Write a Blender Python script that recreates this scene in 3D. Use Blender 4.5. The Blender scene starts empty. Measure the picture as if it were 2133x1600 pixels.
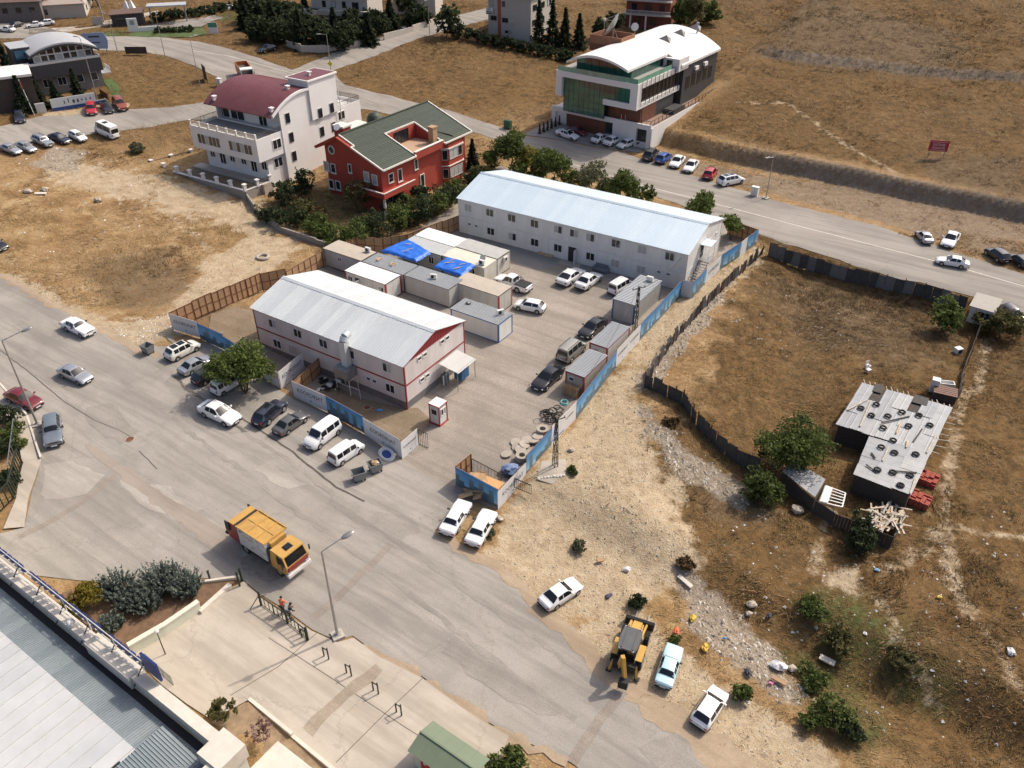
import bpy, bmesh, math, random
import numpy as np
from mathutils import Vector, Matrix
from mathutils.noise import noise as pnoise
R = math.radians
rng = random.Random(7)
SC = bpy.context.scene
# ---------------------------------------------------------------- camera
HC, FPX, PITCH, PW, PH = 51.2, 1690.0, R(35.15), 2133.0, 1600.0
cam = bpy.data.cameras.new('camera'); camo = bpy.data.objects.new('camera', cam)
SC.collection.objects.link(camo); SC.camera = camo
camo.location = (0, 0, HC); camo.rotation_euler = (math.pi/2 - PITCH, 0, 0)
cam.sensor_fit = 'HORIZONTAL'; cam.sensor_width = 36.0; cam.lens = 36.0*FPX/PW
cam.clip_start = 0.5; cam.clip_end = 6000
# ---------------------------------------------------------------- daylight
SUN_EL, SUN_AZ = R(47), R(33)           # azimuth counted from +X towards +Y
w = bpy.data.worlds.new('World'); SC.world = w; w.use_nodes = True
nt = w.node_tree; bg = nt.nodes['Background']
sky = nt.nodes.new('ShaderNodeTexSky'); sky.sky_type = 'NISHITA'; sky.sun_disc = False
sky.sun_elevation = SUN_EL; sky.sun_rotation = math.pi/2 - SUN_AZ
sky.dust_density = 10.0; sky.air_density = 0.75; sky.altitude = 900
nt.links.new(sky.outputs[0], bg.inputs[0]); bg.inputs[1].default_value = 0.15
sl = bpy.data.lights.new('sun', 'SUN'); sl.energy = 2.7; sl.angle = R(0.9); sl.color = (1.0, 0.915, 0.79)
so = bpy.data.objects.new('sun', sl); SC.collection.objects.link(so)
sd = Vector((math.cos(SUN_EL)*math.cos(SUN_AZ), math.cos(SUN_EL)*math.sin(SUN_AZ), math.sin(SUN_EL)))
so.rotation_euler = sd.to_track_quat('Z', 'Y').to_euler(); so.location = (60, 60, 120)
SC.view_settings.view_transform = 'Standard'; SC.view_settings.look = 'None'
SC.view_settings.gamma = 1.0; SC.view_settings.use_curve_mapping = False
SC.view_settings.exposure = 0.30
SC.render.engine = 'CYCLES'; SC.cycles.max_bounces = 5; SC.cycles.diffuse_bounces = 2; SC.cycles.transparent_max_bounces = 8
COL = SC.collection

# ---------------------------------------------------------------- terrain height
CS, SN = math.cos(R(-33)), math.sin(R(-33))
def sstep(a, b, x):
    t = np.clip((x-a)/(b-a), 0, 1); return t*t*(3-2*t)
LOT = [(20.5, 70.0), (38.0, 112.0), (60, 94), (80, 76), (80, 20), (26, 31), (13, 44), (9, 57)]
def poly_sdf(poly, X, Y):
    X = np.asarray(X, float); Y = np.asarray(Y, float)
    d = np.full(X.shape, 1e18); ins = np.zeros(X.shape, bool); n = len(poly)
    for i in range(n):
        x0, y0 = poly[i]; x1, y1 = poly[(i+1) % n]
        ex, ey = x1-x0, y1-y0; l = ex*ex+ey*ey+1e-12
        t = np.clip(((X-x0)*ex+(Y-y0)*ey)/l, 0, 1)
        d = np.minimum(d, (X-x0-t*ex)**2+(Y-y0-t*ey)**2)
        c = ((y0 > Y) != (y1 > Y)) & (X < (x1-x0)*(Y-y0)/(y1-y0+1e-12)+x0)
        ins ^= c
    d = np.sqrt(d); return np.where(ins, -d, d)
# foot of the cut bank beyond the upper road, and the uphill direction from it
BK0, BK1 = np.array((31.5, 146.5)), np.array((79.5, 113.0))
bd = (BK1-BK0)/np.linalg.norm(BK1-BK0); bn = np.array((-bd[1], bd[0]))
def L2(a): return 46.0+0.26*a
def T(x, y):
    x = np.asarray(x, float); y = np.asarray(y, float)
    s = x*CS+y*SN; q = -x*SN+y*CS
    sc = np.clip(s, -135, 30)+45; st = np.where(sc < 0, -0.03*sc, -0.06*sc)
    wide = sstep(-60, -85, s)
    m = 1-sstep(45.5, 51+40*wide, q)
    z = st*m+9*sstep(110, 210, -.45*x+.89*y)+.03*np.maximum(-.45*x+.89*y-215, 0)
    d = poly_sdf(LOT, x, y)
    z = z-1.9*sstep(0, -9, d)*(1-0.35*sstep(0, -30, d))
    h = (x-BK0[0])*bn[0]+(y-BK0[1])*bn[1]; a = (x-BK0[0])*bd[0]+(y-BK0[1])*bd[1]
    side = sstep(-9.5, -6.5, a)
    z = z+side*(2.5*sstep(1.0, 2.7, h)+1.1*sstep(L2(a), L2(a)+1.6, h)*sstep(-8, 0, a)*sstep(60, 42, a)+0.09*np.maximum(h-3, 0)*sstep(0, 20, h)*np.clip(1-(h-3)/900, .4, 1))
    return z
def _ss(a, b, x):
    t = min(1.0, max(0.0, (x-a)/(b-a))); return t*t*(3-2*t)
def _sd(x, y):
    d = 1e18; ins = False; n = len(LOT)
    for i in range(n):
        x0, y0 = LOT[i]; x1, y1 = LOT[(i+1) % n]; ex, ey = x1-x0, y1-y0
        t = min(1.0, max(0.0, ((x-x0)*ex+(y-y0)*ey)/(ex*ex+ey*ey)))
        d = min(d, (x-x0-t*ex)**2+(y-y0-t*ey)**2)
        if (y0 > y) != (y1 > y) and x < (x1-x0)*(y-y0)/(y1-y0)+x0: ins = not ins
    d = math.sqrt(d); return -d if ins else d
def Tz(x, y):
    s = x*CS+y*SN; q = -x*SN+y*CS
    sc = min(30.0, max(-135.0, s))+45; st = -0.03*sc if sc < 0 else -0.06*sc; wide = _ss(-60, -85, s)
    z = st*(1-_ss(45.5, 51+40*wide, q)); d = _sd(x, y)
    t = -.45*x+.89*y; z += 9*_ss(110, 210, t)+.03*max(t-215, 0)
    z -= 1.9*_ss(0, -9, d)*(1-0.35*_ss(0, -30, d))
    h = (x-BK0[0])*bn[0]+(y-BK0[1])*bn[1]; a = (x-BK0[0])*bd[0]+(y-BK0[1])*bd[1]
    return float(z+_ss(-9.5, -6.5, a)*(2.5*_ss(1.0, 2.7, h)+1.1*_ss(L2(a), L2(a)+1.6, h)*_ss(-8, 0, a)*_ss(60, 42, a)+0.09*max(h-3, 0)*_ss(0, 20, h)*min(1.0, max(.4, 1-(h-3)/900))))
def P(u, v, dz=0.0):
    """ground point seen at photo pixel (u, v), dz metres above the ground"""
    dx = (u-PW/2)/FPX; dy = (PH/2-v)/FPX
    d = (dx, math.cos(PITCH)+dy*math.sin(PITCH), -math.sin(PITCH)+dy*math.cos(PITCH))
    z = 0.0
    for i in range(24):
        t = (z+dz-HC)/d[2]; zn = Tz(d[0]*t, d[1]*t); z = z+(zn-z)*0.6
    return Vector((d[0]*t, d[1]*t, z+dz))
def Pz(u, v, z):
    dx = (u-PW/2)/FPX; dy = (PH/2-v)/FPX
    t = (z-HC)/(-math.sin(PITCH)+dy*math.cos(PITCH))
    return Vector((dx*t, (math.cos(PITCH)+dy*math.sin(PITCH))*t, z))
def ray(u, v):
    dx = (u-PW/2)/FPX; dy = (PH/2-v)/FPX
    return Vector((0, 0, HC)), Vector((dx, math.cos(PITCH)+dy*math.sin(PITCH), -math.sin(PITCH)+dy*math.cos(PITCH)))
def V2(p): return (p[0], p[1])
# ---------------------------------------------------------------- mesh helpers
class MB:
    def __init__(s): s.v = []; s.f = []; s.mi = []; s.m = 0
    def add(s, vs, fs):
        b = len(s.v); s.v += [tuple(p) for p in vs]; s.f += [tuple(b+i for i in q) for q in fs]; s.mi += [s.m]*len(fs); return s
    def box(s, x0, x1, y0, y1, z0, z1):
        return s.add([(x0,y0,z0),(x1,y0,z0),(x1,y1,z0),(x0,y1,z0),(x0,y0,z1),(x1,y0,z1),(x1,y1,z1),(x0,y1,z1)],
                     [(0,3,2,1),(4,5,6,7),(0,1,5,4),(1,2,6,5),(2,3,7,6),(3,0,4,7)])
    def ob(s, c, size, rz=0, rx=0, ry=0):
        m = Matrix.Translation(c) @ Matrix.Rotation(rz,4,'Z') @ Matrix.Rotation(ry,4,'Y') @ Matrix.Rotation(rx,4,'X')
        a,b,c2 = size[0]/2,size[1]/2,size[2]/2
        vs = [m @ Vector(p) for p in [(-a,-b,-c2),(a,-b,-c2),(a,b,-c2),(-a,b,-c2),(-a,-b,c2),(a,-b,c2),(a,b,c2),(-a,b,c2)]]
        return s.add(vs,[(0,3,2,1),(4,5,6,7),(0,1,5,4),(1,2,6,5),(2,3,7,6),(3,0,4,7)])
    def bar(s, p0, p1, w, h=None):
        """square bar between two points"""
        p0 = Vector(p0); p1 = Vector(p1); d = (p1-p0); 
        if d.length < 1e-6: return s
        d.normalize(); h = h or w
        u = d.cross(Vector((0,0,1))); 
        if u.length < 1e-3: u = Vector((1,0,0))
        u.normalize(); n = u.cross(d)
        vs = []
        for p in (p0,p1):
            for a,b in ((-1,-1),(1,-1),(1,1),(-1,1)): vs.append(p+u*(a*w/2)+n*(b*h/2))
        return s.add(vs,[(0,1,2,3),(7,6,5,4),(0,4,5,1),(1,5,6,2),(2,6,7,3),(3,7,4,0)])
    def cyl(s, p0, p1, r0, r1=None, n=8, caps=True):
        p0 = Vector(p0); p1 = Vector(p1); r1 = r0 if r1 is None else r1
        d = (p1-p0).normalized(); u = d.orthogonal().normalized(); w_ = d.cross(u); vs = []
        for p,r in ((p0,r0),(p1,r1)):
            for i in range(n):
                a = 2*math.pi*i/n; vs.append(p+(u*math.cos(a)+w_*math.sin(a))*r)
        fs = [(i,(i+1)%n,n+(i+1)%n,n+i) for i in range(n)]
        if caps: fs += [tuple(range(n-1,-1,-1)), tuple(range(n,2*n))]
        return s.add(vs,fs)
    def tube(s, pts, r, n=6):
        for a,b in zip(pts,pts[1:]): s.cyl(a,b,r,r,n,True)
        return s
    def prism(s, poly, z0, z1):
        n = len(poly); a = sum(poly[i][0]*poly[(i+1)%n][1]-poly[(i+1)%n][0]*poly[i][1] for i in range(n))
        if a < 0: poly = poly[::-1]
        vs = [(x,y,z0) for x,y in poly]+[(x,y,z1) for x,y in poly]
        return s.add(vs,[tuple(range(n-1,-1,-1)),tuple(range(n,2*n))]+[(i,(i+1)%n,n+(i+1)%n,n+i) for i in range(n)])
    def slab(s, quad, t):
        """quad of 3D points thickened downwards along its normal by t"""
        q = [Vector(p) for p in quad]; n = (q[1]-q[0]).cross(q[-1]-q[0]).normalized(); k = len(q)
        vs = q+[p-n*t for p in q]
        return s.add(vs,[tuple(range(k)),tuple(range(2*k-1,k-1,-1))]+[(i,k+i,k+(i+1)%k,(i+1)%k) for i in range(k)])
    def ball(s, c, r, n=10, m=6, sz=(1,1,1), jit=0):
        vs = [(c[0],c[1],c[2]+r*sz[2])]
        for j in range(1,m):
            ph = math.pi*j/m
            for i in range(n):
                th = 2*math.pi*i/n; k = r*(1+rng.uniform(-jit,jit))
                vs.append((c[0]+k*math.sin(ph)*math.cos(th)*sz[0], c[1]+k*math.sin(ph)*math.sin(th)*sz[1], c[2]+k*math.cos(ph)*sz[2]))
        vs.append((c[0],c[1],c[2]-r*sz[2])); fs = []
        for i in range(n): fs.append((0,1+i,1+(i+1)%n)); fs.append((len(vs)-1,1+(m-2)*n+(i+1)%n,1+(m-2)*n+i))
        for j in range(m-2):
            for i in range(n): fs.append((1+j*n+i,1+(j+1)*n+i,1+(j+1)*n+(i+1)%n,1+j*n+(i+1)%n))
        return s.add(vs,fs)
    def torus(s, c, R0, r0, n=16, m=8, axis='z'):
        vs = []
        for i in range(n):
            a = 2*math.pi*i/n
            for j in range(m):
                b = 2*math.pi*j/m; k = R0+r0*math.cos(b); p = (k*math.cos(a),k*math.sin(a),r0*math.sin(b))
                if axis == 'y': p = (p[0],p[2],p[1])
                vs.append((c[0]+p[0],c[1]+p[1],c[2]+p[2]))
        fs = [(i*m+j,((i+1)%n)*m+j,((i+1)%n)*m+(j+1)%m,i*m+(j+1)%m) for i in range(n) for j in range(m)]
        return s.add(vs,fs)
    def mesh(s, name, mats, smooth=False, angle=35):
        me = bpy.data.meshes.new(name); me.from_pydata(s.v,[],s.f)
        for m in (mats if isinstance(mats,(list,tuple)) else [mats]): me.materials.append(m)
        if any(s.mi): me.polygons.foreach_set('material_index', s.mi)
        if smooth:
            me.polygons.foreach_set('use_smooth',[True]*len(s.f))
            me.set_sharp_from_angle(angle=R(angle))
        me.update(); return me
    def build(s, name, mats, parent=None, smooth=False, loc=None, rz=0, angle=35):
        return link(name, s.mesh(name,mats,smooth,angle), parent, loc, rz)
def link(name, me, parent=None, loc=None, rz=0):
    o = bpy.data.objects.new(name, me); COL.objects.link(o)
    if parent is not None: o.parent = parent
    if loc is not None: o.location = loc
    if rz: o.rotation_euler = (0,0,rz)
    return o
def tag(o, label=None, cat=None, group=None, kind=None):
    if label: o['label'] = label
    if cat: o['category'] = cat
    if group: o['group'] = group
    if kind: o['kind'] = kind
    return o
def thing(name, label, cat, loc=(0,0,0), rz=0, group=None):
    o = bpy.data.objects.new(name, None); COL.objects.link(o); o.empty_display_size = .3
    o.location = loc; o.rotation_euler = (0,0,rz); return tag(o,label,cat,group)
def copy_tree(o, parent=None):
    c = o.copy(); COL.objects.link(c); c.parent = parent
    for ch in list(o.children): copy_tree(ch, c)
    return c
B1 = lambda *a: MB().box(*a)
# ---------------------------------------------------------------- materials
MATS = {}
def newmat(name):
    m = bpy.data.materials.new(name); m.use_nodes = True; MATS[name] = m
    return m, m.node_tree, m.node_tree.nodes['Principled BSDF']
def N(nt, t, **kw):
    n = nt.nodes.new(t)
    for k,v in kw.items():
        if k.startswith('i'): n.inputs[int(k[1:])].default_value = v
        else: setattr(n,k,v)
    return n
def noise_n(nt, scale, detail=4, rough=.6, coord='Object', dist=0, vec=None):
    if vec is None:
        tc = nt.nodes.get('TC'+coord)
        if tc is None:
            if coord == 'World': tc = nt.nodes.new('ShaderNodeNewGeometry')
            else: tc = nt.nodes.new('ShaderNodeTexCoord')
            tc.name = 'TC'+coord
        vec = tc.outputs['Position'] if coord == 'World' else tc.outputs[coord]
    n = nt.nodes.new('ShaderNodeTexNoise'); n.inputs['Scale'].default_value = scale; n.inputs['Detail'].default_value = detail
    n.inputs['Roughness'].default_value = rough; n.inputs['Distortion'].default_value = dist
    nt.links.new(vec, n.inputs['Vector']); return n
def ramp(nt, src, stops):
    r = nt.nodes.new('ShaderNodeValToRGB'); e = r.color_ramp.elements
    while len(e) < len(stops): e.new(0.5)
    for el,(p,c) in zip(e,stops):
        el.position = p; el.color = (c,c,c,1) if isinstance(c,(int,float)) else (*c,1)
    nt.links.new(src, r.inputs[0]); return r
def mix(nt, f, a, b, mode='MIX'):
    m = nt.nodes.new('ShaderNodeMix'); m.data_type = 'RGBA'; m.blend_type = mode
    for s,v in ((m.inputs[0],f),(m.inputs[6],a),(m.inputs[7],b)):
        if isinstance(v,(int,float)): s.default_value = v
        elif isinstance(v,tuple): s.default_value = (*v,1) if len(v) == 3 else v
        else: nt.links.new(v,s)
    return m.outputs[2]
def bump(nt, bs, src, strength=.3, dist=.02):
    b = nt.nodes.new('ShaderNodeBump'); b.inputs['Strength'].default_value = strength; b.inputs['Distance'].default_value = dist
    nt.links.new(src, b.inputs['Height']); nt.links.new(b.outputs[0], bs.inputs['Normal'])
def mat(name, col, rough=.6, metal=0, var=.14, vs=1.5, dirt=.0, dcol=(.25,.2,.14), coat=0, bmp=0, bscale=30, spec=.5, streak=False, coord='Object'):
    if name in MATS: return MATS[name]
    m,nt,bs = newmat(name)
    bs.inputs['Roughness'].default_value = rough; bs.inputs['Metallic'].default_value = metal
    bs.inputs['Specular IOR Level'].default_value = spec; bs.inputs['Coat Weight'].default_value = coat
    bs.inputs['Coat Roughness'].default_value = .08
    c = col
    if var:
        n1 = noise_n(nt,vs,6,.65,coord)
        lo = tuple(x*(1-var) for x in col); hi = tuple(min(.95,x*(1+var)) for x in col)
        c = ramp(nt,n1.outputs[0],[(.3,lo),(.7,hi)]).outputs[0]
    if dirt:
        if streak:
            mp = nt.nodes.new('ShaderNodeMapping'); tc = nt.nodes.new('ShaderNodeTexCoord'); nt.links.new(tc.outputs[coord],mp.inputs[0]); mp.inputs['Scale'].default_value = (1,1,.12)
            n2 = noise_n(nt,vs*2.2,5,.7,coord,vec=mp.outputs[0])
        else: n2 = noise_n(nt,vs*.6,8,.72,coord,.4)
        f = ramp(nt,n2.outputs[0],[(.45,0.0),(.75,dirt)]).outputs[0]
        c = mix(nt,f,c,dcol)
    if isinstance(c,tuple): bs.inputs['Base Color'].default_value = (*c,1)
    else: nt.links.new(c,bs.inputs['Base Color'])
    if bmp: bump(nt,bs,noise_n(nt,bscale,4,.6,coord).outputs[0],bmp,.02)
    return m
def glassm(name, col=(.02,.025,.03), rough=.06, spec=.6):
    return mat(name,col,rough,0,var=.25,vs=.8,spec=spec)
# ---------------------------------------------------------------- ground
from mathutils.geometry import delaunay_2d_cdt
def vnoise(x, y, seed=0):
    x = np.asarray(x,float); y = np.asarray(y,float)
    xi = np.floor(x).astype(np.int64); yi = np.floor(y).astype(np.int64); fx = x-xi; fy = y-yi
    def h(a,b):
        n = (a*374761393+b*668265263+seed*974634777) & 0x7fffffff
        n = ((n ^ (n >> 13))*1274126177) & 0x7fffffff
        return ((n ^ (n >> 16)) & 0xffff)/65535.0
    u = fx*fx*(3-2*fx); v = fy*fy*(3-2*fy)
    return (h(xi,yi)*(1-u)+h(xi+1,yi)*u)*(1-v)+(h(xi,yi+1)*(1-u)+h(xi+1,yi+1)*u)*v
def fbm(x, y, seed=0, o=4):
    s = 0; a = .5
    for i in range(o): s = s+a*vnoise(x*2**i,y*2**i,seed+i); a *= .5
    return s
def WP(px): return [V2(P(u,v)) for u,v in px]
STREET = WP([(-140,490),(0,569),(82,615),(131,644),(210,684),(279,723),(345,722),(430,715),(470,725),(552,792),(586,815),(612,832),(686,866),(762,912),(840,962),(905,1000),(945,1020),(990,1045),(985,1060),(905,1105),(1010,1165),(1108,1240),(1125,1275),(1195,1305),(1240,1370),(1300,1430),(1420,1500),(1560,1590),(1720,1720),(1350,1720),(1190,1590),(1060,1530),(960,1470),(880,1410),(790,1365),(735,1325),(700,1335),(650,1312),(540,1237),(505,1207),(420,1205),(215,1215),(80,1200),(0,1185),(-150,1210),(-150,1120),(0,1112),(50,1100),(85,960),(60,880),(0,810),(-150,710)])
FORE = WP([(507,1212),(540,1241),(650,1316),(702,1339),(737,1330),(790,1369),(880,1414),(960,1474),(1060,1534),(1040,1590),(1010,1720),(800,1720),(690,1600),(520,1458),(440,1500),(340,1430),(262,1360),(420,1270)])
YARD = WP([(838,960),(905,1001),(945,1021),(988,1046),(1037,1062),(1096,990),(1148,922),(1200,872),(1282,766),(1331,711),(1417,617),(1440,620),(1500,560),(1575,508),(1560,480),(1510,465),(1040,345),(945,430),(845,492),(690,525),(674,556),(545,640),(500,690),(560,765),(615,832),(700,870)])
ROAD = WP([(2300,715),(2133,655),(2040,622),(1840,572),(1580,488),(1500,458),(1300,385),(1090,312),(965,268),(760,228),(600,235),(440,250),(395,250),(253,273),(177,282),(60,298),(0,304),(-120,320),(-120,282),(0,264),(81,243),(271,228),(354,224),(435,211),(478,177),(443,157),(405,137),(359,121),(304,109),(266,106),(192,106),(120,95),(60,80),(-80,82),(-80,50),(60,48),(170,76),(261,76),(329,78),(415,87),(448,95),(540,121),(553,127),(608,146),(720,101),(778,81),(880,52),(1010,18),(1090,-10),(1130,5),(1050,32),(880,78),(770,121),(689,149),(720,178),(830,205),(950,235),(1075,275),(1090,283),(1160,292),(1300,318),(1330,330),(1400,352),(1480,378),(1560,400),(1600,415),(1850,478),(2000,530),(2133,572),(2300,618)])
PARK = WP([(1088,281),(1152,252),(1352,288),(1334,318),(1300,316),(1160,290)])
FLATS = [STREET,FORE,YARD,ROAD,PARK]
def dens(poly, step, jit):
    out = []; n = len(poly)
    for i in range(n):
        a = Vector(poly[i]); b = Vector(poly[(i+1)%n]); k = max(1,int((b-a).length/step))
        for j in range(k):
            p = a.lerp(b,j/k)
            if j: p += Vector((rng.uniform(-jit,jit),rng.uniform(-jit,jit)))
            out.append(p)
    return out
def sheet(name, poly, off, m, parent=None, step=2.0, jit=.12, grid=2.0, kind='structure', flat=None):
    b = dens(poly,step,jit); xs = [p.x for p in b]; ys = [p.y for p in b]
    gx,gy = np.meshgrid(np.arange(min(xs),max(xs),grid),np.arange(min(ys),max(ys),grid))
    d = poly_sdf([V2(p) for p in b],gx,gy); k = d < -grid*.3
    pts = b+[Vector((x,y)) for x,y in zip(gx[k],gy[k])]
    ed = [(i,(i+1)%len(b)) for i in range(len(b))]
    vs,_,fs,*_ = delaunay_2d_cdt(pts,ed,[],1,1e-4)
    X = np.array([v.x for v in vs]); Y = np.array([v.y for v in vs]); Z = (T(X,Y) if flat is None else np.full(len(X),flat))+off
    me = bpy.data.meshes.new(name); me.from_pydata(list(zip(X,Y,Z)),[],[tuple(f) for f in fs]); me.materials.append(m)
    me.polygons.foreach_set('use_smooth',[True]*len(me.polygons)); me.update()
    if me.polygons and sum(p.normal.z for p in me.polygons) < 0: me.flip_normals()
    o = link(name,me,parent)
    if parent is None and kind: o['kind'] = kind
    return o
def strip(name, pts, width, off, m, parent=None, wob=0, w2=None):
    """ribbon following ground points (world xy)"""
    pts = [Vector(V2(p)) for p in pts]; fine = []
    for a,b in zip(pts,pts[1:]):
        k = max(1,int((b-a).length/.8)); fine += [a.lerp(b,j/k) for j in range(k)]
    fine.append(pts[-1]); mb = MB(); vs = []
    for i,p in enumerate(fine):
        t = (fine[min(i+1,len(fine)-1)]-fine[max(i-1,0)]).normalized(); n = Vector((-t.y,t.x))
        ww = width if w2 is None else width+(w2-width)*i/max(1,len(fine)-1)
        c = p+n*rng.uniform(-wob,wob); ww *= 1+rng.uniform(-1,1)*min(.35,wob*2)
        for s in (ww/2,-ww/2):
            q = c+n*s; vs.append((q.x,q.y,Tz(q.x,q.y)+off))
    mb.add(vs,[(2*i,2*i+1,2*i+3,2*i+2) for i in range(len(fine)-1)])
    return mb.build(name,m,parent)
# zones painted on the ground sheet (soil colours that stay put)
def zone(px, soft): return (WP(px), soft)
Z_BARE = [zone([(1037,1065),(1100,995),(1200,875),(1330,715),(1420,622),(1575,512),(1600,525),(1480,640),(1345,780),(1330,870),(1400,1000),(1440,1150),(1360,1230),(1290,1300),(1120,1275),(1005,1168)],3.0),
  zone([(1190,1300),(1330,1270),(1480,1400),(1640,1500),(1780,1640),(1540,1590),(1300,1430)],2.0),
  zone([(-60,540),(80,600),(210,665),(330,660),(480,510),(560,480),(620,520),(560,570),(410,640),(360,700),(300,735),(130,650),(0,580)],2.5),
  zone([(130,330),(330,370),(520,420),(640,500),(520,480),(330,430),(100,370)],6.0),
  zone([(640,690),(560,760),(700,850),(860,920),(900,900),(840,850),(700,800)],2.5),
  zone([(75,250),(270,225),(270,215),(100,232)],1.5),
  zone([(1830,1150),(1700,1200),(1780,1230)],3.0)]
Z_VERGE = [zone([(1340,330),(1560,392),(1860,470),(2140,560),(2140,470),(1800,390),(1560,360),(1380,315)],2.0)]
Z_RUST = [([(9,57),(20.5,70),(38,112),(60,94),(80,76),(110,60),(110,10),(26,31),(15,45)],6.0)]
Z_RUB = [zone([(1335,850),(1420,940),(1500,990),(1560,1010),(1540,1060),(1440,1010),(1360,930)],2.0),
  zone([(1420,1190),(1500,1240),(1600,1340),(1690,1450),(1640,1470),(1520,1380),(1430,1290)],1.6),
  zone([(1480,620),(1400,700),(1330,790),(1345,820),(1430,720),(1540,560),(1590,525)],1.5),
  zone([(110,305),(190,315),(150,360),(60,345)],2.5),
  zone([(860,960),(1000,940),(1090,985),(1040,1050),(950,1010)],2.0)]
Z_DARK = [zone([(190,540),(330,520),(420,590),(370,640),(250,640),(190,590)],4.0), zone([(1600,560),(1840,600),(2000,700),(1900,760),(1700,720),(1600,640)],6.0),
  zone([(1640,60),(1990,70),(2010,140),(1750,145),(1600,110)],8.0), zone([(1900,330),(2133,330),(2133,470),(1950,400)],6.0), zone([(420,620),(520,640),(470,690),(400,690)],2.0),
  zone([(1350,890),(1580,1020),(1640,1100),(1500,1080),(1400,980)],2.5), zone([(1960,340),(2020,345),(1990,352),(1930,348)],1.0)]
Z_GREEN = [zone([(1690,1230),(1790,1240),(1870,1300),(1830,1390),(1740,1330),(1680,1280)],3.0),zone([(1650,1380),(1740,1350),(1800,1440),(1880,1560),(1780,1560),(1680,1440)],3.0),
  zone([(1860,1340),(1960,1390),(1960,1470),(1860,1440)],3.0),zone([(270,66),(330,52),(420,55),(430,75),(330,80),(262,76)],1.0),zone([(445,38),(510,18),(560,12),(560,40),(500,50)],1.0),
  zone([(180,72),(270,60),(260,76),(200,78)],1.0),zone([(560,420),(660,390),(820,440),(960,400),(940,440),(700,500),(600,470)],2.0), zone([(212,160),(235,160),(262,200),(240,205)],1.0)]
TRAILS = [([(2010,810),(1990,900),(1975,1000),(1968,1090),(1930,1140),(1850,1180)],.8),([(1968,1090),(1985,1200),(2010,1260),(2080,1350),(2110,1420)],.8),([(1730,1060),(1700,1170),(1690,1190)],.7),
  ([(1540,215),(1640,215),(1700,255),(1760,300),(1850,350),(1880,380)],.7),([(1840,1250),(1870,1320),(1930,1450),(1960,1470)],.8),([(2060,700),(2040,800),(1990,860)],.7),
  ([(1968,1090),(2040,1110),(2133,1120)],.6),([(320,420),(420,500),(500,600)],.9)]
def zval(zs, X, Y):
    r = np.zeros(X.shape)
    for poly,soft in zs:
        jx = (fbm(X*.5,Y*.5,3)-.5)*soft*1.6; d = poly_sdf(poly,X,Y)+jx
        r = np.maximum(r,sstep(soft*.5,-soft*.5,d))
    return r
def axis(lo, hi, step, g, far):
    m = list(np.arange(lo,hi,step)); s = step; a = lo; L = []
    while a > -far: s *= g; a -= s; L.append(a)
    s = step; b = m[-1]; U = []
    while b < far: s *= g; b += s; U.append(b)
    return np.array(L[::-1]+m+U)
gx = axis(-78,104,.75,1.06,1800); gy = axis(22,152,.75,1.014,2200); gy = gy[gy > -400]
X,Y = np.meshgrid(gx,gy); SH = X.shape
Z = T(X,Y)
md = np.full(SH,1e9)
for p_ in FLATS: md = np.minimum(md,poly_sdf(p_,X,Y))
msk = sstep(.6,3.0,md)
Z = Z+msk*((fbm(X*.12,Y*.12,11)-.48)*.7+(fbm(X*.9,Y*.9,5)-.48)*.28)
Z = Z-.10*(1-sstep(-1.6,-.2,md))
bare = zval(Z_BARE,X,Y); rub = zval(Z_RUB,X,Y); dark = zval(Z_DARK,X,Y); green = zval(Z_GREEN,X,Y)
for px,wd in TRAILS:
    q = WP(px); dm = np.full(SH,1e9)
    for (ax,ay),(bx,by) in zip(q,q[1:]):
        ex,ey = bx-ax,by-ay; t = np.clip(((X-ax)*ex+(Y-ay)*ey)/(ex*ex+ey*ey),0,1); dm = np.minimum(dm,np.hypot(X-ax-t*ex,Y-ay-t*ey))
    bare = np.maximum(bare,(.35+.35*fbm(X*.4,Y*.4,21))*sstep(wd*1.8,wd*.1,dm+(fbm(X*.8,Y*.8,9)-.5)*1.0))
hh = (X-BK0[0])*bn[0]+(Y-BK0[1])*bn[1]; aa = (X-BK0[0])*bd[0]+(Y-BK0[1])*bd[1]
bank = np.maximum(sstep(0,22,aa)*sstep(-.5,.8,hh)*sstep(4.0,2.8,hh),.9*sstep(-8,0,aa)*sstep(60,42,aa)*sstep(2.2,.8,np.abs(hh-46.8-.26*aa)))
bank = np.maximum(bank,.8*zval(Z_VERGE,X,Y)); rust = np.maximum(1.15*zval(Z_RUST,X,Y),.85*sstep(2,8,hh)*sstep(-8,0,aa)); rust = np.maximum(rust,.75*sstep(132,165,-.3*X+.95*Y))
nv = X.size; idx = np.arange(nv).reshape(SH)
faces = np.stack([idx[:-1,:-1],idx[:-1,1:],idx[1:,1:],idx[1:,:-1]],-1).reshape(-1,4)
me = bpy.data.meshes.new('terrain'); me.vertices.add(nv); me.vertices.foreach_set('co',np.stack([X,Y,Z],-1).ravel())
me.loops.add(faces.size); me.loops.foreach_set('vertex_index',faces.ravel())
me.polygons.add(len(faces)); me.polygons.foreach_set('loop_start',np.arange(0,faces.size,4)); me.polygons.foreach_set('loop_total',np.full(len(faces),4))
me.update(calc_edges=True); me.validate()
me.polygons.foreach_set('use_smooth',np.ones(len(faces),bool))
for nm,val in (('bare',bare),('rub',rub),('dark',dark),('green',green),('bank',bank),('rust',rust)):
    at = me.attributes.new(nm,'FLOAT','POINT'); at.data.foreach_set('value',val.ravel().astype(np.float32))
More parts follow.
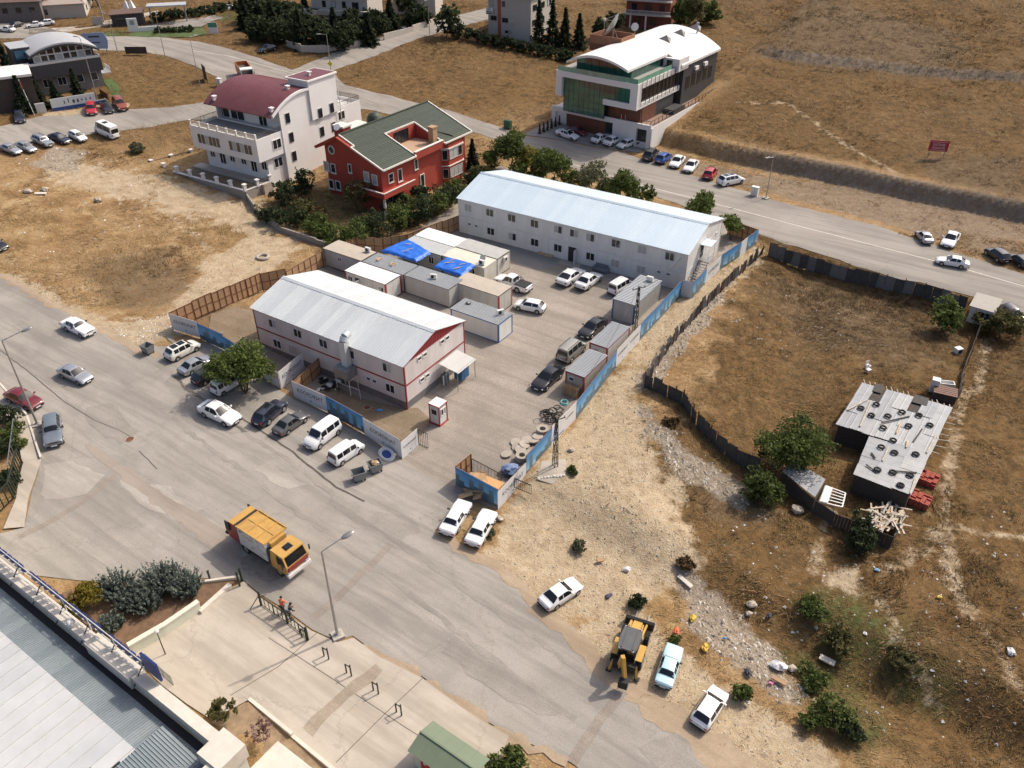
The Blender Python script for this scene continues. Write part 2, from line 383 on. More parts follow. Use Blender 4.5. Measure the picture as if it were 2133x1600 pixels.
# meadow material
m,nt,bs = newmat('meadow'); bs.inputs['Roughness'].default_value = .95; bs.inputs['Specular IOR Level'].default_value = .1
def attr(n): a = nt.nodes.new('ShaderNodeAttribute'); a.attribute_name = n; return a.outputs['Fac']
def mth(op,a,b):
    q = nt.nodes.new('ShaderNodeMath'); q.operation = op
    for s,v in zip(q.inputs,(a,b)):
        if isinstance(v,(int,float)): s.default_value = v
        else: nt.links.new(v,s)
    return q.outputs[0]
def nz(sc,d=6,r=.65,di=0): return noise_n(nt,sc,d,r,'World',di).outputs[0]
big = nz(.05,3,.6,.6); mid = nz(.25,5,.72,.4); fine_ = nz(2.4,4,.75); grit = nz(8,3,.7); mid2 = nz(.9,5,.75,.2)
c = ramp(nt,mid,[(.30,(.16,.094,.040)),(.43,(.275,.168,.076)),(.54,(.37,.245,.120)),(.66,(.47,.345,.20))]).outputs[0]
c = mix(nt,ramp(nt,big,[(.4,0.0),(.62,.7)]).outputs[0],c,ramp(nt,mid2,[(.33,(.27,.15,.065)),(.66,(.46,.33,.19))]).outputs[0])
rst = ramp(nt,mid2,[(.28,(.046,.034,.016)),(.40,(.085,.056,.024)),(.50,(.150,.084,.032)),(.60,(.175,.108,.046)),(.72,(.24,.168,.088))]).outputs[0]
rf_ = ramp(nt,mth('ADD',attr('rust'),mth('MULTIPLY',mth('SUBTRACT',mid,.5),1.1)),[(.2,0.0),(.75,.9)]).outputs[0]
c = mix(nt,rf_,c,rst)
c = mix(nt,ramp(nt,fine_,[(.36,.6),(.52,0.0)]).outputs[0],c,mix(nt,.5,c,(.06,.042,.02)))
dk = mth('MULTIPLY',attr('dark'),ramp(nt,mid2,[(.25,.25),(.6,.9)]).outputs[0])
c = mix(nt,dk,c,ramp(nt,mid2,[(.35,(.105,.072,.042)),(.65,(.20,.145,.088))]).outputs[0])
g = mth('MULTIPLY',attr('green'),ramp(nt,mid2,[(.36,0.0),(.56,.95)]).outputs[0])
c = mix(nt,g,c,ramp(nt,fine_,[(.4,(.05,.06,.02)),(.6,(.12,.13,.045))]).outputs[0])
soil = ramp(nt,mid2,[(.28,(.30,.22,.135)),(.5,(.42,.325,.21)),(.7,(.52,.425,.295))]).outputs[0]
soil = mix(nt,ramp(nt,grit,[(.5,0.0),(.72,.4)]).outputs[0],soil,(.56,.47,.35))
bf = ramp(nt,mth('ADD',attr('bare'),mth('MULTIPLY',mth('SUBTRACT',mid2,.5),1.3)),[(.3,0.0),(.68,1.0)]).outputs[0]
c = mix(nt,bf,c,soil)
rk = ramp(nt,mth('ADD',attr('rub'),mth('MULTIPLY',mth('SUBTRACT',mid2,.5),1.4)),[(.35,0.0),(.8,.8)]).outputs[0]
c = mix(nt,rk,c,ramp(nt,fine_,[(.3,(.17,.14,.105)),(.5,(.30,.255,.20)),(.7,(.44,.385,.315))]).outputs[0])
c = mix(nt,mth('MULTIPLY',attr('bank'),ramp(nt,mid2,[(.2,.55),(.6,1.0)]).outputs[0]),c,ramp(nt,mid2,[(.3,(.135,.105,.078)),(.7,(.29,.235,.18))]).outputs[0])
nt.links.new(c,bs.inputs['Base Color'])
bump(nt,bs,mth('ADD',fine_,mth('MULTIPLY',grit,.5)),.9,.18)
me.materials.append(m); terr = link('terrain',me); terr['kind'] = 'structure'
# paved surfaces
def paved(name, lo, hi, stain, scale=.12, gr=.1, crack=0):
    m,nt,bs = newmat(name); bs.inputs['Roughness'].default_value = .9; bs.inputs['Specular IOR Level'].default_value = .2
    z = lambda sc,d=6,r=.65,di=0: noise_n(nt,sc,d,r,'World',di).outputs[0]
    c = ramp(nt,z(scale,5,.62,.5),[(.3,lo),(.68,hi)]).outputs[0]
    c = mix(nt,ramp(nt,z(scale*4,5,.7,.3),[(.48,0.0),(.74,.55)]).outputs[0],c,stain)
    mp = N(nt,'ShaderNodeMapping'); nt.links.new(nt.nodes['TCWorld'].outputs['Position'],mp.inputs[0]); mp.inputs['Rotation'].default_value = (0,0,R(33)); mp2 = N(nt,'ShaderNodeMapping'); mp2.inputs['Scale'].default_value = (.05,.7,1); nt.links.new(mp.outputs[0],mp2.inputs[0])
    st = noise_n(nt,1.0,6,.65,'World',.3,mp2.outputs[0]).outputs[0]
    c = mix(nt,ramp(nt,st,[(.38,.6),(.56,0.0)]).outputs[0],c,tuple(x*.72 for x in lo))
    c = mix(nt,ramp(nt,z(16,3,.7),[(.35,gr*2.2),(.6,0.0)]).outputs[0],c,tuple(x*.55 for x in lo))
    if crack:
        vo = N(nt,'ShaderNodeTexVoronoi'); vo.feature = 'DISTANCE_TO_EDGE'; vo.inputs['Scale'].default_value = .07
        wv = N(nt,'ShaderNodeVectorMath'); wv.operation = 'ADD'; nz_ = noise_n(nt,.6,5,.7,'World'); sc_ = N(nt,'ShaderNodeVectorMath'); sc_.operation = 'SCALE'; sc_.inputs[3].default_value = 3.0
        nt.links.new(nz_.outputs[1],sc_.inputs[0]); nt.links.new(nt.nodes['TCWorld'].outputs['Position'],wv.inputs[0]); nt.links.new(sc_.outputs[0],wv.inputs[1]); nt.links.new(wv.outputs[0],vo.inputs['Vector'])
        f = ramp(nt,vo.outputs['Distance'],[(0.0,crack),(.006,0.0)]).outputs[0]
        c = mix(nt,f,c,tuple(x*.35 for x in lo))
    nt.links.new(c,bs.inputs['Base Color']); bump(nt,bs,z(22,3,.7),.25,.02); return m
M_ASPH = paved('dusty_asphalt',(.285,.26,.226),(.43,.392,.345),(.40,.355,.295),.10,.22,.22)
M_ROAD = paved('grey_asphalt',(.265,.24,.208),(.375,.34,.297),(.38,.33,.28),.07,.14,.25)
M_CONC = paved('pale_concrete',(.43,.375,.305),(.52,.46,.385),(.385,.325,.255),.16,.08,.3)
M_GRAV = paved('yard_gravel',(.31,.27,.228),(.47,.41,.345),(.50,.425,.335),.13,.4)
M_PAVE = paved('grey_pavers',(.27,.25,.23),(.33,.305,.28),(.36,.32,.28),.3,.1)
street = sheet('street',STREET,.05,M_ASPH)
fore = sheet('forecourt',FORE,.075,M_CONC,jit=.08)
yard = sheet('yard',YARD,.03,M_GRAV,jit=.2)
road = sheet('road',ROAD,.05,M_ROAD,jit=.25,grid=3.0)
park = sheet('parking_lot',PARK,.07,M_PAVE,jit=.0)
# ---------------------------------------------------------------- building helpers
def rootM(o):
    s = o.scale[0]; return Matrix.Translation(o.location) @ Matrix.Rotation(o.rotation_euler[2],4,'Z') @ Matrix.Scale(s,4)
def onplane(root, p, n, u, v):
    """point of the local plane (p, n) of a thing that is seen at photo pixel (u, v), in local coordinates"""
    inv = rootM(root).inverted(); o,d = ray(u,v); o = inv @ o; d = (inv.to_3x3() @ d)
    p = Vector(p); n = Vector(n); t = (p-o).dot(n)/d.dot(n); return o+d*t
M_GL = glassm('window_glass',(.018,.022,.026),.08); M_FRW = mat('white_frame',(.74,.73,.70),.5,var=.05); M_FRD = mat('dark_frame',(.05,.048,.045),.5,var=.1)
M_BLIND = mat('pale_blind',(.42,.41,.38),.8,var=.1,vs=6)
WM = {}
def window(parent, loc, rz, w, h, n=2, fr=None, name='window', glass=None, depth=.07, bar=.06, rows=1, sill=False, blind=.25):
    """window in a wall: local x along the wall, -y outwards; loc = centre on the wall face"""
    fr = fr or M_FRW; glass = glass or M_GL; key = (round(w,2),round(h,2),n,fr.name,depth,bar,rows,sill)
    if key not in WM:
        m = MB(); a,b = w/2,h/2
        m.box(-a,a,-depth,.02,b-bar,b); m.box(-a,a,-depth,.02,-b,-b+bar); m.box(-a,-a+bar,-depth,.02,-b+bar,b-bar); m.box(a-bar,a,-depth,.02,-b+bar,b-bar)
        for i in range(1,n): x = -a+w*i/n; m.box(x-bar*.45,x+bar*.45,-depth*.9,.02,-b+bar,b-bar)
        for i in range(1,rows): z = -b+h*i/rows; m.box(-a+bar,a-bar,-depth*.8,.015,z-bar*.4,z+bar*.4)
        if sill: m.box(-a-.08,a+.08,-depth-.08,.02,-b-.08,-b)
        pw = (w-2*bar)/n; pm = MB().box(-pw/2+.01,pw/2-.01,-.022,-.010,-b+bar,b-bar)
        WM[key] = (m.mesh('window_frame',fr),pm.mesh('window_pane',glass),pw,a,bar)
    fm,pm,pw,a,bar_ = WM[key]
    o = link(name,fm,parent,loc,rz)
    for i in range(n):
        p = link('pane',pm,o,(-a+bar_+pw*(i+.5),0,0)); p.material_slots[0].link = 'OBJECT'
        p.material_slots[0].material = M_BLIND if rng.random() < blind else glass
    return o
def rib_sheet(width, length, ribs, hgt=.04, rw=.05, t=.012):
    """profiled metal sheet: x across, y along, ribs as raised folds"""
    pr = []; 
    for i in range(ribs):
        x = width*i/ribs; pr += [(x,0),(x+rw*.3,hgt),(x+rw*.9,hgt),(x+rw*1.2,0)]
    pr.append((width,0)); vs = []; n = len(pr)
    for y in (0,length): vs += [(x,y,z) for x,z in pr]
    return MB().add(vs,[(i,i+1,n+i+1,n+i) for i in range(n-1)])
def roof_slope(parent, me, count, width, p0, ang, flip=False, name='roof_sheet', mats=None):
    for i in range(count):
        o = link(name,me,parent)
        if not flip: o.location = (p0[0]+i*width,p0[1],p0[2]); o.rotation_euler = (ang,0,0)
        else: o.location = (p0[0]+(i+1)*width,p0[1],p0[2]); o.rotation_euler = (ang,0,math.pi)
        if mats: o.material_slots[0].link = 'OBJECT'; o.material_slots[0].material = rng.choice(mats)
        o.location.z += rng.uniform(-.006,.006)
M_PANW = mat('white_panel',(.70,.69,.66),.55,var=.05,vs=.5,dirt=.30,dcol=(.45,.40,.33),streak=True); M_PANP = mat('pinkish_panel',(.66,.60,.57),.55,var=.05,vs=.5,dirt=.3,dcol=(.42,.35,.29),streak=True)
M_RFB = [mat('pale_blue_roof%d' % i,c,.42,.25,var=.04,vs=.4,dirt=.16,dcol=(.5,.5,.48)) for i,c in enumerate([(.60,.70,.76),(.62,.72,.77),(.585,.69,.75)])]
M_RFG = [mat('galvanised_roof%d' % i,c,.48,.12,var=.06,vs=.5,dirt=.28,dcol=(.44,.44,.42)) for i,c in enumerate([(.58,.61,.61),(.62,.65,.645),(.55,.58,.585)])]
M_REDT = mat('red_trim',(.30,.035,.035),.5,var=.1); M_PLIN = mat('grey_plinth',(.15,.15,.155),.8,var=.15,dirt=.4,dcol=(.35,.3,.24)); M_RIDGE = mat('ridge_cap',(.58,.64,.67),.4,.3,var=.05); M_DOOR = mat('dark_doorway',(.02,.02,.02),.7,var=.1)
M_STEEL = mat('grey_steel',(.30,.31,.31),.45,.6,var=.15,dirt=.2); M_WSTEEL = mat('white_steel',(.66,.65,.62),.5,var=.08,dirt=.2)
def prefab(name, label, px, yaw, L, D, h, rz_, pan, roofs, trim=None, plinth=None, gable=None, np_=14, ng=5):
    b = P(*px); root = thing(name,label,'building',b,yaw)
    k = (HC-b.z)/HC; root.scale = (k,k,k); hs = h/2; g = .008
    MB().box(.12,L-.12,.12,D-.12,-1.0,h-.02).build('core',M_PLIN,root)
    zb = .42 if plinth else 0.0
    if plinth:
        B1(0,L,0,.11,-1.2,zb).build('plinth',plinth,root); B1(L-.11,L,.115,D,-1.2,zb).build('plinth',plinth,root); B1(0,.11,.115,D,-1.2,zb).build('plinth',plinth,root)
    else: B1(-.05,L+.05,-.05,.11,-1.2,.06).build('plinth',M_PLIN,root)
    pw = L/np_; gw = (D-.2)/ng
    for fl in (0,1):
        z0 = zb+.01 if fl == 0 else hs+.09; z1 = hs-.09 if fl == 0 else h-.02
        pm = B1(g,pw-g,0,.1,z0,z1).mesh('wall_panel',pan); gm = B1(0,.1,g,gw-g,z0,z1).mesh('wall_panel',pan)
        for i in range(np_):
            link('wall_panel',pm,root,(i*pw,rng.uniform(0,.006),0)); link('wall_panel',pm,root,(i*pw,D-.1,0))
        for i in range(ng):
            link('wall_panel',gm,root,(L-.1,.1+i*gw,0)); link('wall_panel',gm,root,(0,.1+i*gw,0))
    tm = trim or M_WSTEEL; tk = .03
    B1(-tk,L+tk,-tk,.09,hs-.085,hs+.085).build('floor_band',tm,root); B1(L-.09,L+tk,.1,D+tk,hs-.085,hs+.085).build('floor_band',tm,root); B1(-tk,.09,.1,D+tk,hs-.085,hs+.085).build('floor_band',tm,root)
    for x,y in ((-.035,-.035),(L-.10,-.035),(L-.10,D-.10),(-.035,D-.10)): B1(x,x+.14,y,y+.14,0 if plinth is None else -.6,h).build('corner_post',tm,root)
    # gables
    for x in (.01,L-.11):
        MB().add([(x,.02,h),(x,D-.02,h),(x,D/2,rz_-.06),(x+.1,.02,h),(x+.1,D-.02,h),(x+.1,D/2,rz_-.06)],[(0,2,1),(3,4,5),(0,1,4,3),(1,2,5,4),(2,0,3,5)]).build('gable',gable or pan,root)
    if gable:
        for i in range(1,int(D/.3)):
            y = i*.3; t = min(y,D-y)/(D/2); 
            if t*(rz_-h) > .15: B1(L,L+.03,y-.05,y+.05,h+.02,h+(rz_-h)*t-.10).build('gable_rib',gable,root)
    ov,ox = .28,.18; ang = math.atan2(rz_-h,D/2); sl = (D/2+ov)/math.cos(ang); n = int(round((L+2*ox)/1.0)); wd = (L+2*ox)/n
    me = rib_sheet(wd,sl,3,.035,.05).mesh('roof_sheet',roofs[0]); z0 = h-ov*math.tan(ang)+.10
    roof_slope(root,me,n,wd,(-ox,-ov,z0),ang,False,mats=roofs); roof_slope(root,me,n,wd,(-ox,D+ov,z0),ang,True,mats=roofs)
    for s in (0,1):
        y0,y1 = (-ov+.03,D/2) if s == 0 else (D+ov-.03,D/2)
        q = [(-ox,y0,z0-.03),(L+ox,y0,z0-.03),(L+ox,y1,rz_+.06),(-ox,y1,rz_+.06)]
        MB().slab(q if s == 0 else q[::-1],.05).build('roof_deck',tm,root)
    rc = MB(); 
    for i in range(n*2):
        x = -ox+i*wd/2; rc.add([(x,D/2-.32,rz_+.05),(x+wd/2,D/2-.32,rz_+.05),(x+wd/2,D/2,rz_+.19),(x,D/2,rz_+.19),(x+wd/2,D/2+.32,rz_+.05),(x,D/2+.32,rz_+.05)],[(0,1,2,3),(3,2,4,5)])
        rc.box(x+.1,x+wd/2-.1,D/2-.36,D/2-.31,rz_+.02,rz_+.07)
    rc.build('ridge_cap',roofs[1],root)
    return root
def Z3(x,y): return (900+x/2.9625,330+y/2.9625)
def Z2(x,y): return (500+x/3.555,460+y/3.555)
# long white cabin block
wb_ = prefab('cabin_block','long white two storey prefabricated block with pale blue gable roof','prefab' and (957.4,483.6),R(-31.4),35.4,12.85,5.39,7.07,M_PANW,M_RFB)
for x,y in [(223,305),(357,335),(492,368),(633,403),(778,438),(877,463),(977,488),(1135,525),(1297,564),(1467,605),(363,450),(496,482),(634,518),(777,553),(977,605),(1130,647),(1290,685)]:
    q = onplane(wb_,(0,0,0),(0,1,0),*Z3(x,y)); window(wb_,(q.x,-.005,q.z),0,1.30,1.15,2,M_FRW)
for x,y in [(231,405),(273,417),(1400,700),(1458,714)]:
    q = onplane(wb_,(0,0,0),(0,1,0),*Z3(x,y)); window(wb_,(q.x,-.005,q.z),0,.55,.36,1,M_FRW,blind=0)
q = onplane(wb_,(0,0,0),(0,1,0),*Z3(865,593)); B1(q.x-.62,q.x+.62,-.05,.05,.05,2.25).build('doorway',M_DOOR,wb_); B1(q.x+.62,q.x+.70,-.85,-.05,.08,2.2).build('door',M_WSTEEL,wb_); B1(q.x-1.6,q.x+1.6,-1.5,-.06,-.4,.10).build('entrance_slab',MATS['pale_concrete'],wb_)
L = 35.4
B1(L,L+.06,4.9,5.9,2.75,4.85).build('upper_door',M_DOOR,wb_); B1(L+.05,L+1.5,4.3,6.5,4.95,5.02).build('canopy',M_RFB[0],wb_)
for y in (1.6,8.6,10.8): window(wb_,(L,y,4.0 if y > 8 else 1.4),R(90),.6,.4,1,blind=0)
B1(L+.02,L+1.5,4.3,6.5,2.58,2.70).build('stair_landing',M_STEEL,wb_)
for i in range(9): z = 2.58-(i+1)*.27; y = 4.3-(i+1)*.30; B1(L+.15,L+1.35,y,y+.29,z,z+.05).build('step',M_WSTEEL,wb_)
for x in (L+.15,L+1.35):
    MB().bar((x,4.3,2.62),(x,1.5,.1),.06,.16).build('stair_stringer',M_STEEL,wb_)
    rl = MB(); rl.bar((x,6.5,3.65),(x,4.3,3.65),.05).bar((x,4.3,3.65),(x,1.6,1.15),.05)
    for t in (0,.5,1): rl.bar((x,4.3-2.7*t,2.62-2.5*t),(x,4.3-2.7*t,3.65-2.5*t),.04)
    rl.bar((x,6.45,2.6),(x,6.45,4.9),.05); rl.build('stair_railing',M_WSTEEL,wb_)
# red trimmed cabin block
rb_ = prefab('cabin_block','two storey prefabricated block with grey metal roof and dark red trim','x' and (542.2,718.8),R(-32.9),22.1,10.5,5.1,6.56,M_PANP,M_RFG,M_REDT,M_PLIN,M_REDT,10,4)
for x,y in [(243,762),(428,833),(618,908),(817,985),(1090,1090),(278,910),(1113,1240)]:
    q = onplane(rb_,(0,0,0),(0,1,0),*Z2(x,y)); window(rb_,(q.x,-.005,q.z),0,1.25,1.1,2,M_FRW)
q = onplane(rb_,(0,0,0),(0,1,0),*Z2(395,955)); window(rb_,(q.x,-.005,q.z),0,1.3,1.2,3,M_WSTEEL,rows=4,blind=.8)
q = onplane(rb_,(0,0,0),(0,1,0),*Z2(975,1178)); 
for dx in (-.42,.42): window(rb_,(q.x+dx,-.005,q.z),0,.6,.45,1,M_FRW,blind=0)
for x,y in [(1515,880),(1347,1005),(1367,1160)]:
    q = onplane(rb_,(22.1,0,0),(1,0,0),*Z2(x,y))
    for dy in (-.45,.45): window(rb_,(22.1,q.y+dy,q.z),R(90),.7,.5,1,M_FRW,blind=0)
q = onplane(rb_,(0,-.6,0),(0,1,0),*Z2(790,1090)); dx_ = q.x
duct = thing('exhaust_duct','galvanised exhaust duct with fan box on the red trimmed block front','duct',rb_.location,rb_.rotation_euler[2]); duct.scale = rb_.scale
B1(dx_-1.0,dx_+.9,-1.6,-.15,1.55,2.7).build('fan_box',M_STEEL,duct); B1(dx_-.45,dx_+.35,-.85,-.12,2.7,5.7).build('riser',M_RFG[0],duct)
MB().cyl((dx_-.05,-.5,5.7),(dx_-.05,-.25,6.15),.45,.45,12).cyl((dx_-.05,-.25,6.15),(dx_-.05,.35,6.3),.45,.45,12).build('elbow',M_RFG[1],duct,True)
fr = MB()
for x in (dx_-.9,dx_+1.0):
    for y in (-1.5,-.25): fr.bar((x,y,-.3),(x,y,1.55),.06)
fr.bar((dx_-.9,-1.5,.8),(dx_+1,-1.5,.8),.05).bar((dx_-.9,-1.5,1.5),(dx_-.9,-.25,1.5),.05).bar((dx_+1,-1.5,1.5),(dx_+1,-.25,1.5),.05).bar((dx_+1,-1.5,.9),(dx_+2.4,-1.5,.9),.05).bar((dx_+2.4,-1.5,-.3),(dx_+2.4,-1.5,.9),.05); fr.build('stand',M_WSTEEL,duct)
# lean-to awning with gas cylinders at the gable
aw = thing('awning','pale corrugated awning on posts at the red trimmed gable end','awning',rb_.location,rb_.rotation_euler[2])
for i in range(6): o = link('awning_sheet',rib_sheet(.55,2.6,3,.03,.05).mesh('awning_sheet',M_WSTEEL),aw,(22.2,5.2+i*.55,2.45)); o.rotation_euler = (R(8),0,R(-90))
for o in aw.children: o.location = (22.25,o.location.y+.55,2.55); o.rotation_euler = (R(-8),0,R(-90))
ps = MB()
for y in (5.3,8.5): ps.bar((24.6,y,-.3),(24.6,y,2.2),.06)
ps.bar((24.6,5.2,2.2),(24.6,8.6,2.2),.06); ps.build('post',M_STEEL,aw)
M_BLUE = mat('blue_paint',(.03,.12,.26),.45,var=.15,dirt=.15); M_GASC = mat('gas_grey',(.12,.15,.16),.45,.3,var=.15)
def rloc(root, x, y, z=0): return rootM(root) @ Vector((x,y,z))
t_ = thing('cabinet','blue steel cabinet under the pale awning','cabinet',rloc(rb_,23.7,7.6,-.05),rb_.rotation_euler[2]); B1(-.5,.5,-.7,.7,0,1.5).build('carcass',M_BLUE,t_)
for i in (-1,0,1): B1(.5,.53,i*.45-.2,i*.45+.2,.1,1.4).build('door',M_BLUE,t_)
for i in range(4):
    p = rloc(rb_,22.7+.42*(i%2),5.4+.45*(i//2),-.05); c_ = thing('gas_cylinder','dark gas cylinder under the awning, %s' % ('nearest the gable wall and the corner','outer one nearest the corner','nearest the gable wall and the cabinet','outer one nearest the cabinet')[i],'gas cylinder',p,0,'gas cylinders under the awning'); MB().cyl((0,0,0),(0,0,1.15),.17,.17,12).cyl((0,0,1.15),(0,0,1.3),.17,.06,12).build('bottle',M_GASC,c_,True); MB().cyl((0,0,1.3),(0,0,1.42),.05,.05,8).build('valve',M_STEEL,c_)
# ---------------------------------------------------------------- containers
TXT = {}
def text_mesh(s, size, m, ext=.004, key=''):
    k = (s,size,m.name)
    if k not in TXT:
        cu = bpy.data.curves.new('txt','FONT'); cu.body = s; cu.size = size; cu.extrude = ext; cu.align_x = 'CENTER'; cu.align_y = 'CENTER'; cu.resolution_u = 3
        o = bpy.data.objects.new('txt',cu); COL.objects.link(o); bpy.context.view_layer.update()
        me = bpy.data.meshes.new_from_object(o.evaluated_get(bpy.context.evaluated_depsgraph_get())); bpy.data.objects.remove(o)
        me.materials.clear(); me.materials.append(m); TXT[k] = me
    return TXT[k]
CW = dict(grey=mat('container_grey',(.47,.46,.43),.6,var=.06,vs=.6,dirt=.35,dcol=(.33,.28,.22),streak=True),beige=mat('container_beige',(.56,.53,.46),.6,var=.06,vs=.6,dirt=.35,dcol=(.36,.29,.21),streak=True),white=mat('container_white',(.68,.67,.63),.6,var=.05,vs=.6,dirt=.28,dcol=(.4,.35,.28),streak=True),
  dirty=mat('container_dirty',(.45,.42,.36),.65,var=.1,vs=.6,dirt=.5,dcol=(.28,.22,.16),streak=True))
CR = dict(white=mat('croof_white',(.72,.72,.70),.5,var=.04,dirt=.18,dcol=(.5,.46,.4)),grey=mat('croof_grey',(.44,.44,.41),.55,var=.06,dirt=.4,dcol=(.32,.29,.24)),galv=mat('croof_galv',(.46,.475,.47),.5,.12,var=.08,dirt=.3,dcol=(.34,.31,.27)),beige=mat('croof_beige',(.46,.40,.32),.6,var=.06,dirt=.3,dcol=(.34,.28,.21)),cream=mat('croof_cream',(.66,.61,.50),.6,var=.06,dirt=.3,dcol=(.45,.36,.25)))
CTM = dict(blue=mat('frame_blue',(.025,.12,.30),.5,var=.1,dirt=.15),red=mat('frame_red',(.34,.03,.03),.5,var=.12,dirt=.15),dark=mat('frame_dark',(.06,.055,.05),.6,var=.15),white=mat('frame_pale',(.60,.58,.53),.6,var=.08,dirt=.25),grey=mat('frame_grey',(.36,.36,.34),.6,var=.08,dirt=.25))
def container(label, org, yaw, L, W, H, wall, roof, trim, ribs=True, wallrib=False, joints=3, post=None, trimpost=None, group='site containers', name='container'):
    post = post or (.17 if 'blue' in (trim,trimpost) or 'red' in (trim,trimpost) else .10); x,y = org; z = Tz(x+1,y)+.05; root = thing(name,label,'container',(x,y,z),yaw,group); tm = CTM[trim]; tp = CTM[trimpost] if trimpost else tm; wm = CW[wall]; g = .006
    B1(.08,L-.08,.08,W-.08,-.25,H-.06).build('core',CTM['dark'],root)
    for px_,py_ in ((0,0),(L-post,0),(L-post,W-post),(0,W-post)): B1(px_,px_+post,py_,py_+post,-.05,H-.161 if trim in ('blue','red') else H-.101).build('corner_post',tp,root)
    for z0,z1 in ((-.05,.09),(H-(.16 if trim in ('blue','red') else .10),H)):
        B1(post if z0 < 0 else 0,L-(post if z0 < 0 else 0),0,.08,z0,z1).build('rail',tm,root); B1(post if z0 < 0 else 0,L-(post if z0 < 0 else 0),W-.08,W,z0,z1).build('rail',tm,root)
        B1(0,.08,.085 if z0 > 0 else post,W-(.085 if z0 > 0 else post),z0,z1).build('rail',tm,root); B1(L-.08,L,.085 if z0 > 0 else post,W-(.085 if z0 > 0 else post),z0,z1).build('rail',tm,root)
    def wall_(n, length, loc, rz):
        pw = (length-2*post)/n; m_ = B1(g,pw-g,.025,.06,.09,H-.10)
        if wallrib:
            k = int(pw/.28)
            for i in range(k): xx = pw*(i+.5)/k; m_.box(xx-.05,xx+.05,.003,.0245,.10,H-.11)
        me = m_.mesh('wall_panel',wm)
        for i in range(n):
            p = Matrix.Rotation(rz,3,'Z') @ Vector((post+i*pw,0,0)); link('wall_panel',me,root,(loc[0]+p.x,loc[1]+p.y,0),rz)
    wall_(joints,L,(0,0),0); wall_(joints,L,(L,W),math.pi); wall_(max(1,joints//2),W,(L,0),R(90)); wall_(max(1,joints//2),W,(0,W),R(-90))
    rm = CR[roof]
    if ribs:
        if ribs == 'long':
            n = 3; me = rib_sheet((W+.06)/n,L,4,.06,.09).mesh('roof_sheet',rm)
            for i in range(n): o = link('roof_sheet',me,root,(0,W+.03-i*(W+.06)/n,H+.012+rng.uniform(0,.004)),R(-90))
        else:
            n = 7; me = rib_sheet(L/n,W+.06,3,.06,.09).mesh('roof_sheet',rm)
            for i in range(n): link('roof_sheet',me,root,(i*L/n,-.03,H+.012+rng.uniform(0,.004)))
    else:
        n = 4; me = MB().slab([(0.004,-.04,.02),(L/n-.004,-.04,.02),(L/n-.004,W/2,.06),(.004,W/2,.06)],.015).slab([(.004,W/2,.06),(L/n-.004,W/2,.06),(L/n-.004,W+.04,.02),(.004,W+.04,.02)],.015).mesh('roof_sheet',rm)
        for i in range(n): link('roof_sheet',me,root,(i*L/n,0,H+.01))
    return root
YW = R(-33.5)
def coff(o, along, back): return (o[0]+math.cos(YW)*along-math.sin(YW)*back,o[1]+math.sin(YW)*along+math.cos(YW)*back)
c1 = container('beige roofed grey container at the brown fence, leftmost of the cluster',(-25.7,100.9),YW,6.95,3.0,2.6,'grey','beige','dark',False)
c2 = container('grey container with ribbed metal roof carrying wooden scraps',(-19.75,97.15),YW,6.95,3.0,2.6,'grey','galv','dark','long')
c3 = container('white roofed container with windows behind the red trimmed block',(-21.7,94.5),YW,6.9,2.95,2.6,'white','white','dark',False,True,4,trimpost='red')
c4 = container('plain grey container with ribbed roof and one roof cooling unit',(-13.8,93.3),YW,7.1,3.0,2.6,'grey','galv','dark','long',False,4,trimpost='grey')
q = Pz(660+1925/5.079,460+800/5.079,2.6); q = (q.x-7*math.cos(YW),q.y-7*math.sin(YW))
c5 = container('beige container with dark red corner beside the white hatchback',q,YW,7.0,3.0,2.55,'beige','beige','dark',False,True,5,trimpost='red')
c6 = container('white panelled container with bright blue edges and ribbed roof',(-7.4,84.9),YW,7.0,2.95,2.5,'white','galv','blue','long',False,3)
c7 = container('white roofed container at the back of the cluster',(-13.6,105.3),YW,6.9,2.95,2.6,'white','white','dark',False)
c8 = container('grey flat roofed container nearest the long white block',(-7.75,101.7),YW,7.0,2.95,2.6,'beige','grey','dark',False,False,3,trimpost='white')
c9 = container('grey ribbed roof container between the blue tarpaulin and white roof',(-15.3,102.8),YW,7.0,2.9,2.55,'grey','galv','dark')
c10 = container('cream roofed container behind the pickup truck',(-9.45,99.2),YW,7.0,2.9,2.5,'beige','cream','white',False,False,3)
Y2 = R(56.5)
def side_org(x,y,w): return (x+w*math.cos(R(-33.5)),y+w*math.sin(R(-33.5)))
c11 = container('large grey ribbed container with blue corner posts by the lattice pole',side_org(12.3,86.9,3.0),Y2,7.6,3.0,2.65,'grey','galv','grey',True,True,5,trimpost='blue')
c12 = container('red framed small container beside the silver-beige van',side_org(8.7,77.2,2.3),Y2,5.5,2.3,2.5,'white','galv','red',True,True,4)
c13 = container('red framed small container with wooden crates at its end',side_org(5.7,71.5,2.3),Y2,5.2,2.3,2.5,'dirty','galv','red',True,True,4)
for root,ws in ((c3,[(.85,1.5,.9,1.1),(6.1,1.5,.9,1.1)]),(c9,[(5.2,1.4,.9,1.1)]),(c10,[(5.0,1.4,.9,1.1)]),(c1,[(2.9,1.7,.7,.6)])):
    for x,z,w_,h_ in ws: window(root,(x,.02,z),0,w_,h_,2,M_FRW)
B1(1.7,2.5,-.02,.02,.1,2.1).build('doorway',M_DOOR,c3); B1(2.5,2.55,-.8,-.02,.12,2.1).build('door',M_WSTEEL,c3)
for root,x,z in ((c12,.9,1.8),(c13,.8,1.8)): window(root,(0,2.3-x,z),R(-90),.7,.5,1,M_FRW)
M_ACW = mat('ac_white',(.66,.65,.61),.5,var=.06,dirt=.2)
